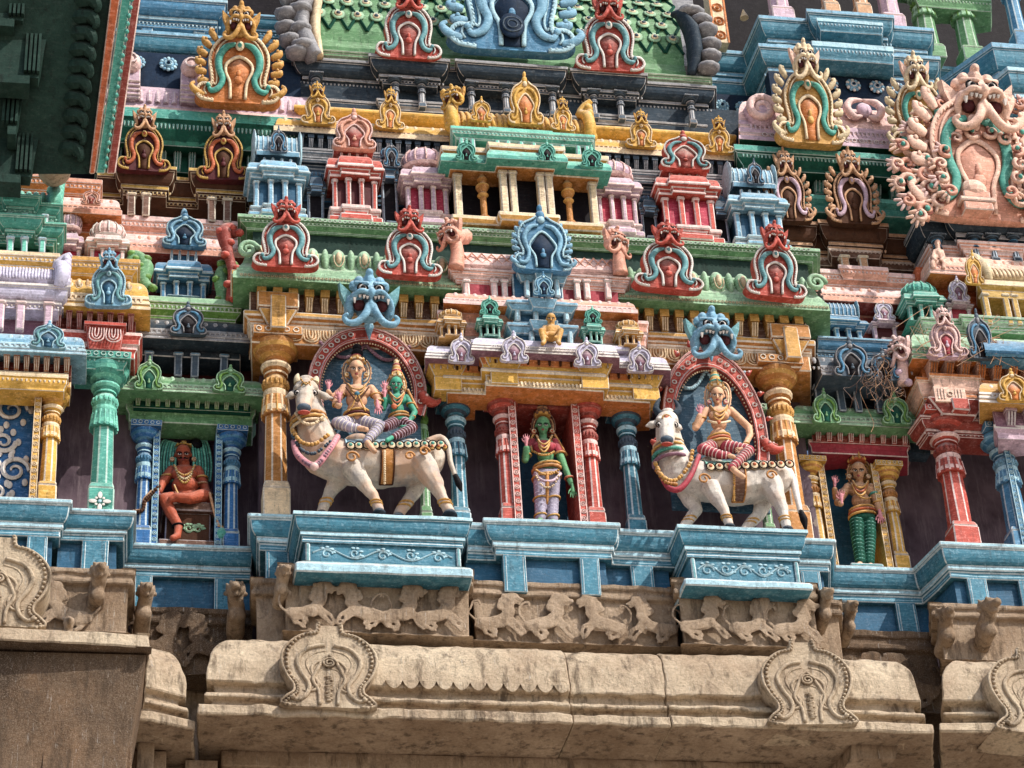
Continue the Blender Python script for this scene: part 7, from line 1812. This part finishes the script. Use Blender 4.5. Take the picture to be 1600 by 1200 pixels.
for q in (0, 1, 2): f.line(b, [(609, 614+q, -.03), (614, 620+q*5, -.1), (620, 624+q*6, -.12), (626, 620+q*5, -.1), (631, 614+q, -.03)], 1.3, ('gold', 'rust', 'gold')[q])
f.el(b, 616, 635, -.13, 4.5, 3, 5, 'rust', 8, 6); f.line(b, [(636, 610, .03), (645, 628, .03), (652, 640, .0)], [3, 2], 'ochre'); f.add('necklaces', b)
f.hoops('belt', [(623, 650, 0, 14, 12, 2.2, 'gold'), (624, 655, 0, 15, 12.5, 2, 'ochre')]); f.hoops('armlet', [(641, 632, -.01, 5.5, 5, 1.4, 'gold'), (644, 652, -.05, 4.6, 4.4, 1.2, 'gold')])
clothed(f, 'leggings', [[(616, 660, -.03, 9), (600, 668, -.16, 7)], [(630, 660, -.03, 9), (645, 668, -.14, 7.5), (622, 680, -.24, 6), (614, 683, -.26, 4.5)]], 'maroon', 'lilac')
b = MB(); f.limb(b, [(614, 683, -.26, 4), (605, 688, -.3, 3.4)], m); f.fuse('feet', b, voxel=.007)

f = Fig('deity_statue', 'tall crowned goddess with red leggings riding the right bull', 'deity statue', 1125, 730, Yr, 'riders on the bulls'); f.k = 1.08
b = MB(); m = 'flesh'
f.el(b, 1123, 646, 0, 18, 11, 11, m); f.el(b, 1123, 662, 0, 12, 9, 13, m); f.el(b, 1123, 680, -.01, 13, 11, 10, m); f.el(b, 1124, 694, 0, 18, 14, 10, m)
for k in (-1, 1): f.el(b, 1123+k*8, 650, -.07, 7.5, 8, 7.5, m)
f.limb(b, [(1122, 642, 0, 6), (1122, 630, -.01, 5.5)], m); f.head(b, 1121, 618, 12.5, m, dy=-.03)
for A in ([(1104, 642, 0, 6.5), (1087, 668, -.06, 5.6), (1093, 650, -.12, 4.5)], [(1142, 642, 0, 6.5), (1170, 668, -.02, 5.6), (1172, 680, -.06, 5), (1163, 698, -.14, 4.2)]): f.limb(b, A, m)
f.fuse('body', b, voxel=.008); f.face(1121, 618, 12.5, -.03)
f.hand(1094, 643, -.13, .1, -1, 15, 'pinkflesh', 1); f.hand(1158, 701, -.17, -.9, .4, 13, m, 1)
f.crown(1119, 608, 575, 12, 'gold', 'cream', 'teal', tiers=5); f.halo(1121, 622, .06, 20, 26, 'flesh', 'cream'); f.ears(1121, 628, 4.5, 13, -.02, 'pinkflesh')
b = MB()
for q in (0, 1, 2): f.line(b, [(1110, 635+q, -.03), (1116, 642+q*5, -.12), (1123, 645+q*6, -.15), (1130, 642+q*5, -.12), (1136, 635+q, -.03)], 1.5, 'gold')
f.line(b, [(1106, 659, -.05), (1115, 661, -.12), (1123, 662, -.13), (1132, 661, -.12), (1140, 659, -.05)], 2.2, 'cream'); f.el(b, 1123, 659, -.15, 3.4, 3, 4, 'rust', 8, 6); f.add('necklaces', b)
f.hoops('belt', [(1123, 684, 0, 16, 13, 2.4, 'gold'), (1123, 689, 0, 17, 14, 2.4, 'rust'), (1124, 694, 0, 18, 15, 2.2, 'gold')])
f.hoops('armlet', [(1096, 655, -.03, 6.5, 6, 1.6, 'gold'), (1089, 662, -.05, 6, 6, 1.4, 'gold'), (1165, 694, -.12, 5, 5, 1.3, 'gold')])
clothed(f, 'leggings', [[(1113, 697, -.02, 10), (1098, 702, -.13, 8.5)], [(1098, 702, -.13, 8.5), (1125, 711, -.23, 7), (1138, 712, -.25, 5.5)], [(1134, 697, -.04, 10), (1170, 704, -.15, 8.5), (1150, 724, -.24, 7), (1143, 731, -.26, 5.5)]], 'crimson', 'pink')
b = MB(); f.limb(b, [(1138, 712, -.26, 4.5), (1146, 714, -.28, 3.5)], m); f.limb(b, [(1143, 731, -.26, 5), (1152, 739, -.31, 4.5), (1161, 745, -.35, 4)], m); f.fuse('feet', b, voxel=.007)

# ---------------------------------------------------------------- standing green goddess
f = Fig('deity_statue', 'slender green skinned goddess with tall brown crown standing between red pillars', 'deity statue', 854, 826, -.16, 'standing deities'); f.k = 1.16
b = MB(); m = 'dgskin'
f.el(b, 850, 706, 0, 17, 10, 11, m); f.el(b, 853, 722, 0, 12, 9, 13, m); f.el(b, 855, 742, 0, 18, 13, 12, m)
for k in (-1, 1): f.el(b, 850+k*8, 709, -.07, 7.5, 8, 7.5, m)
f.limb(b, [(850, 702, 0, 6), (849, 688, -.01, 5.5)], m); f.head(b, 849, 674, 13, m, dy=-.03)
for A in ([(832, 702, 0, 6.5), (821, 728, -.04, 5.4), (823, 710, -.12, 4.2)], [(868, 702, 0, 6.5), (881, 735, -.02, 5.4), (893, 764, -.06, 4)]): f.limb(b, A, m)
f.fuse('body', b, voxel=.008); f.face(849, 674, 13, -.03)
f.hand(823, 700, -.14, 0, -1, 15, 'pinkflesh', 1); f.hand(896, 774, -.07, .15, 1, 17, m, -1)
f.crown(848, 661, 625, 12.5, 'brown', 'gold', 'tan', tiers=5); f.halo(849, 680, .06, 18, 22, 'brown', 'tan'); f.ears(849, 684, 4.5, 14, -.02, 'rust')
b = MB(); f.el(b, 850, 708, -.012, 18, 12, 9, 'crimson'); f.limb(b, [(833, 702, 0, 7.2), (829, 710, -.01, 6.6)], 'crimson'); f.limb(b, [(867, 702, 0, 7.2), (873, 716, -.01, 6.6)], 'crimson')
for k in (-1, 1): f.el(b, 850+k*8, 709, -.075, 8.2, 8.4, 8, 'crimson')
f.fuse('bodice', b, voxel=.008)
b = MB()
for q in (0, 1, 2): f.line(b, [(838+q, 692+q, -.03), (843, 702+q*4, -.13), (850, 706+q*6, -.17), (857, 702+q*4, -.13), (863-q, 692+q, -.03)], 1.6, 'gold')
f.beads(b, [(835, 718, -.06), (843, 722, -.14), (850, 723, -.16), (858, 722, -.14), (865, 718, -.06)], 2, 'gold', 14); f.line(b, [(834, 690, .02), (829, 702, .0), (832, 718, -.05)], 2, 'gold'); f.line(b, [(866, 690, .02), (874, 704, .0), (886, 724, .02)], 2.4, 'ochre'); f.add('necklaces', b)
f.hoops('belt', [(855, 739, 0, 18, 14, 2.4, 'gold'), (855, 745, 0, 19.5, 15, 3, 'ochre')]); f.hoops('armlet', [(875, 719, -.01, 7, 6.5, 2, 'ochre'), (890, 757, -.05, 5.6, 5, 2, 'rust'), (824, 722, -.04, 6, 6, 1.6, 'gold')])
L1 = [(846, 752, 0, 12), (845, 780, -.01, 9), (845, 820, -.02, 7.5)]; L2 = [(864, 752, 0, 12), (865, 780, -.01, 9), (864, 822, -.02, 7.5)]
clothed(f, 'skirt', [L1, L2], 'greylav', 'lavender', extra=[(855, 754, 0, 20, 14, 10)])
b = MB(); f.line(b, [(836, 752, -.06), (846, 762, -.17), (855, 764, -.18), (866, 762, -.16), (876, 752, -.06)], 2.6, 'lilac'); f.beads(b, [(838, 747, -.1), (848, 753, -.17), (860, 753, -.17), (872, 747, -.1)], 2.2, 'gold', 12); f.add('hip_sash', b)
b = MB(); f.limb(b, [(845, 822, -.02, 5), (844, 829, -.14, 4)], m); f.limb(b, [(864, 824, -.02, 5), (866, 831, -.14, 4)], m); f.fuse('feet', b, voxel=.007)

f.hoops('skirt_band', [(845, 790, -.01, 9.5, 9.5, 1.6, 'gold'), (865, 790, -.01, 9.5, 9.5, 1.6, 'gold'), (845, 816, -.02, 8, 8, 1.6, 'gold'), (865, 818, -.02, 8, 8, 1.6, 'gold'), (855, 757, 0, 20, 15, 2, 'gold')])
b = MB(); f.line(b, [(855, 750, -.17), (855, 772, -.17), (855, 800, -.12)], [3, 3.4, 1.5], 'ochre'); f.beads(b, [(838, 756, -.14), (846, 770, -.18), (855, 774, -.19), (865, 770, -.18), (873, 756, -.14)], 1.8, 'cream', 14); f.add('front_sash', b)
f.t.location.z += .085
b = MB(); b.box(f.o.x-.2, f.o.x+.24, -.34, .1, ZT['mid']-.01, ZT['mid']+.03, 'aqua'); solo('foot_slab', b, 'low blue slab under the feet of the green goddess', 'foot slab', 'foot slabs', edge='ltblue')
# ---------------------------------------------------------------- god with green leggings
f = Fig('deity_statue', 'four armed pinkish god with green leggings in the right niche', 'deity statue', 1350, 898, .62, 'standing deities'); f.k = 1.16
b = MB(); m = 'tan'
f.el(b, 1345, 777, 0, 18, 11, 11, m); f.el(b, 1347, 794, 0, 13.5, 10, 13, m); f.el(b, 1349, 814, 0, 18, 13, 10, m)
f.limb(b, [(1344, 770, 0, 6.5), (1344, 760, -.01, 6)], m); f.head(b, 1343, 747, 13.5, m, dy=-.03)
for A in ([(1326, 773, 0, 6.5), (1311, 796, -.02, 5.6), (1315, 798, -.1, 4.6)], [(1326, 773, .05, 5.5), (1308, 788, .04, 5), (1306, 776, -.02, 4)], [(1363, 773, 0, 6.5), (1371, 795, -.01, 5.6), (1375, 807, -.06, 4.6)], [(1363, 773, .05, 5.5), (1376, 785, .04, 5), (1374, 772, -.02, 4)]): f.limb(b, A, m)
f.fuse('body', b, voxel=.008); f.face(1343, 747, 13.5, -.03)
f.hand(1316, 790, -.12, -.05, -1, 17, 'pinkflesh', 1); f.hand(1306, 765, -.04, 0, -1, 14, 'pinkflesh', -1); f.hand(1377, 816, -.08, .2, 1, 17, 'pinkflesh', -1); f.hand(1373, 762, -.04, -.1, -1, 14, 'pinkflesh', 1)
f.crown(1341, 734, 698, 13, 'gold', 'rust', 'teal', tiers=5); f.halo(1343, 752, .06, 18, 20, 'tan', 'gold'); f.ears(1343, 756, 4.5, 15, -.02, 'tan')
b = MB()
for q in (0, 1, 2): f.line(b, [(1333, 764+q, -.03), (1338, 772+q*5, -.1), (1345, 775+q*6, -.13), (1352, 772+q*5, -.1), (1357, 764+q, -.03)], 1.8, ('gold', 'rust', 'gold')[q])
f.line(b, [(1331, 768, -.05), (1340, 785, -.12), (1352, 792, -.12), (1362, 790, -.06)], 1.3, 'gold'); f.add('necklaces', b)
f.hoops('belt', [(1348, 808, 0, 17, 13, 2.4, 'gold'), (1349, 813, 0, 18.5, 14, 2.4, 'rust'), (1349, 818, 0, 19, 14, 2.2, 'gold')]); f.hoops('armlet', [(1367, 784, 0, 6.8, 6.4, 2.2, 'teal'), (1372, 797, -.02, 6, 6, 1.6, 'gold'), (1318, 785, 0, 6.4, 6, 1.8, 'gold')])
L1 = [(1341, 824, 0, 11.5), (1341, 850, -.01, 9), (1346, 890, -.02, 7)]; L2 = [(1359, 824, 0, 11.5), (1361, 850, -.01, 9), (1360, 892, -.02, 7)]
clothed(f, 'leggings', [L1, L2], 'deepgreen', 'teal', extra=[(1350, 822, 0, 19, 13, 8)])
b = MB(); f.limb(b, [(1346, 892, -.02, 5), (1343, 898, -.12, 4)], m); f.limb(b, [(1361, 894, -.02, 5), (1363, 900, -.12, 4)], m); f.fuse('feet', b, voxel=.007)

f.t.location.z += .10
b = MB(); b.box(f.o.x-.2, f.o.x+.2, .46, .8, ZT['rrec']-.01, ZT['rrec']+.04, 'aqua'); solo('foot_slab', b, 'low blue slab under the god with green leggings', 'foot slab', 'foot slabs', edge='ltblue')
# ---------------------------------------------------------------- seated guardian
f = Fig('guardian_statue', 'orange skinned fierce guardian with moustache and bare belly seated in the left niche', 'guardian statue', 288, 800, .86, 'seated guardians'); f.k = 1.18
b = MB(); m = 'guard'
f.el(b, 288, 741, 0, 21, 13, 13, m); f.el(b, 289, 760, -.04, 18, 17, 15, m); f.el(b, 289, 778, 0, 20, 15, 9, m)
for k in (-1, 1): f.el(b, 288+k*10, 741, -.07, 9, 7, 8, m)
f.limb(b, [(288, 733, 0, 9), (287, 722, -.01, 8)], m); f.head(b, 286, 710, 14.5, m, dy=-.04)
for A in ([(268, 736, 0, 8), (253, 755, -.04, 7), (248, 768, -.12, 5)], [(309, 736, 0, 8), (319, 760, -.02, 7), (331, 788, -.12, 5)],
          [(277, 780, -.04, 12), (257, 781, -.2, 9.5), (268, 803, -.22, 8), (279, 822, -.24, 6), (277, 838, -.34, 5), (270, 841, -.42, 4.5)], [(300, 780, -.04, 12), (318, 775, -.16, 10), (296, 779, -.28, 8), (276, 777, -.30, 6.5), (268, 780, -.3, 5)]): f.limb(b, A, m)
f.fuse('body', b, voxel=.009); f.face(286, 710, 14.5, -.04, moust=True)
f.hand(247, 770, -.14, -.5, .8, 14, 'pinkflesh', 1, curl=.2); f.hand(332, 792, -.15, .3, 1, 14, 'rose', 1, curl=.2)
f.crown(287, 700, 690, 13, 'mustard', 'gold', tiers=1); b = MB(); f.el(b, 306, 695, .02, 9, 8, 9, 'black'); f.add('hair_bun', b)
f.ears(286, 718, 4.5, 17, -.02, 'tan')
b = MB()
for k in (-1, 1):
    for j in range(7):
        q = 1-j*.11; f.line(b, [(288+k*(16*q+2), 700-4*q, .08-.01*j), (288+k*(34*q), 702-10*q, .08-.01*j), (288+k*(42*q), 725, .08-.01*j), (288+k*(40*q), 755, .08-.01*j)], (2.4, 2), 'teal' if j % 2 else 'jade')
f.add('teal_mane', b)
b = MB()
for q in (0, 1, 2): f.beads(b, [(272+q, 730+q, -.05), (279, 741+q*4, -.13), (288, 745+q*6, -.16), (297, 741+q*4, -.13), (304-q, 730+q, -.05)], 2, ('gold', 'bone', 'mustard')[q], 16)
f.line(b, [(272, 760, -.1), (279, 775, -.19), (290, 779, -.2), (303, 772, -.15)], 1.6, 'gold'); f.add('necklaces', b)
f.hoops('armlet', [(260, 746, -.02, 8, 8, 1.8, 'gold'), (315, 748, -.01, 8, 8, 1.8, 'gold'), (316, 758, -.02, 7.6, 7.6, 1.6, 'tan'), (278, 822, -.24, 7, 7, 1.8, 'black'), (325, 775, -.07, 6.6, 6.6, 1.6, 'gold')])
b = MB(); f.line(b, [(248, 762, -.18), (236, 775, -.2), (226, 785, -.2), (222, 800, -.2), (206, 802, -.22)], [4.5, 6, 5, 4.5, 3], 'tan', n=8); f.beads(b, [(248, 762, -.21), (236, 775, -.24), (226, 785, -.24), (222, 800, -.24), (206, 802, -.26)], 3.2, 'umber', 16); f.add('snake', b)
b = MB(); f.line(b, [(327, 772, -.18), (334, 800, -.2), (342, 826, -.22)], [2.4, 2.4, 2.8], 'tan'); f.el(b, 346, 836, -.22, 8, 8, 11, 'teal'); f.el(b, 344, 825, -.22, 5, 5, 3, 'gold'); f.add('club', b)
b = MB(); o = f.J(292, 850, -.1); s = f.s; z1 = f.J(292, 788, -.1).z; zb_ = ZT['lrec']
h_ = z1-zb_; b.box(o.x-40*s, o.x+42*s, .66, 1.2, z1-.2*h_, z1-.02, 'brown'); b.box(o.x-34*s, o.x+36*s, .72, 1.2, zb_+.22*h_, z1-.2*h_, 'umber'); b.box(o.x-44*s, o.x+46*s, .62, 1.2, zb_, zb_+.22*h_, 'brown')
solo('throne', b, 'dark carved seat block under the seated guardian', 'seat', edge='mauve')
b = MB(); scrollwork(b, o.x-20*s, o.x+24*s, .715, z1-.5*h_, .08, 3, 'palegreen', .01); solo('seat_relief', b, 'pale green scroll painted on the guardian seat', 'painted scroll', jit=0)

# ---------------------------------------------------------------- crouching yaksha on the lavender eave
f = Fig('squatting_statue', 'small beige squatting figure on top of the lavender eave', 'small statue', 861, 535, -.76, 'small figures')
b = MB(); m = 'gold'
f.el(b, 861, 517, 0, 11, 9, 13, m); f.el(b, 861, 526, 0, 13, 10, 8, m); f.limb(b, [(861, 508, 0, 6), (861, 500, 0, 6)], m); f.head(b, 861, 498, 8.5, m, dy=-.02)
for k in (-1, 1):
    f.limb(b, [(861+k*10, 512, 0, 4.5), (861+k*15, 522, -.05, 4), (861+k*7, 528, -.12, 3.4)], m); f.limb(b, [(861+k*8, 528, 0, 6), (861+k*15, 517, -.1, 5), (861+k*11, 534, -.13, 4), (861+k*13, 537, -.18, 3.5)], m)
f.fuse('body', b, voxel=.008); f.face(861, 498, 8.5, -.02, lips='brown')
# small worn figures on the salmon ledge at the right
f = Fig('squatting_statue', 'small worn salmon figure standing on the salmon eave at the right', 'small statue', 1465, 412, .0, 'small figures')
b = MB(); m = 'peach'
f.el(b, 1466, 396, 0, 7, 6, 9, m); f.limb(b, [(1466, 390, 0, 4), (1465, 383, 0, 4)], m); f.head(b, 1465, 380, 5.5, m)
for k in (-1, 1): f.limb(b, [(1466+k*6, 392, 0, 3), (1466+k*9, 402, -.03, 2.6), (1466+k*4, 406, -.06, 2.4)], m); f.limb(b, [(1466+k*4, 402, 0, 4.5), (1466+k*9, 412, -.04, 4), (1466+k*8, 418, -.04, 3.6)], m)
f.fuse('body', b, voxel=.009)
# ================================================================ camera, light, world
cd = bpy.data.cameras.new('camera'); cam = bpy.data.objects.new('camera', cd); col.objects.link(cam); sc.camera = cam
cd.sensor_width = 36; cd.lens = FP/1600*36; cd.clip_end = 2000
R = Matrix((CX, -CY, -CZ)).transposed()
cam.matrix_world = Matrix.Translation(CAM) @ R.to_4x4()
SUN = Vector((.50, -.50, .70)).normalized()
ld = bpy.data.lights.new('sun', 'SUN'); ld.energy = 4.4; ld.angle = math.radians(.53); ld.color = (1, .94, .85)
lo = bpy.data.objects.new('sun', ld); col.objects.link(lo); lo.rotation_euler = (-SUN).to_track_quat('-Z', 'Y').to_euler(); lo.location = SUN*60
w = bpy.data.worlds.new('World'); sc.world = w; w.use_nodes = True; nt = w.node_tree
sk = nt.nodes.new('ShaderNodeTexSky'); sk.sky_type = 'NISHITA'; sk.sun_disc = False
sk.sun_elevation = math.asin(SUN.z); sk.sun_rotation = math.atan2(SUN.x, SUN.y); sk.dust_density = 2.5
bg = nt.nodes['Background']; nt.links.new(sk.outputs[0], bg.inputs[0]); bg.inputs[1].default_value = .15
sc.view_settings.view_transform = 'Standard'; sc.view_settings.look = 'None'; sc.view_settings.exposure = 0
sc.render.engine = 'CYCLES'; sc.cycles.max_bounces = 5; sc.cycles.diffuse_bounces = 3; sc.cycles.glossy_bounces = 2
sc.cycles.use_denoising = True; sc.cycles.caustics_reflective = False; sc.cycles.caustics_refractive = False
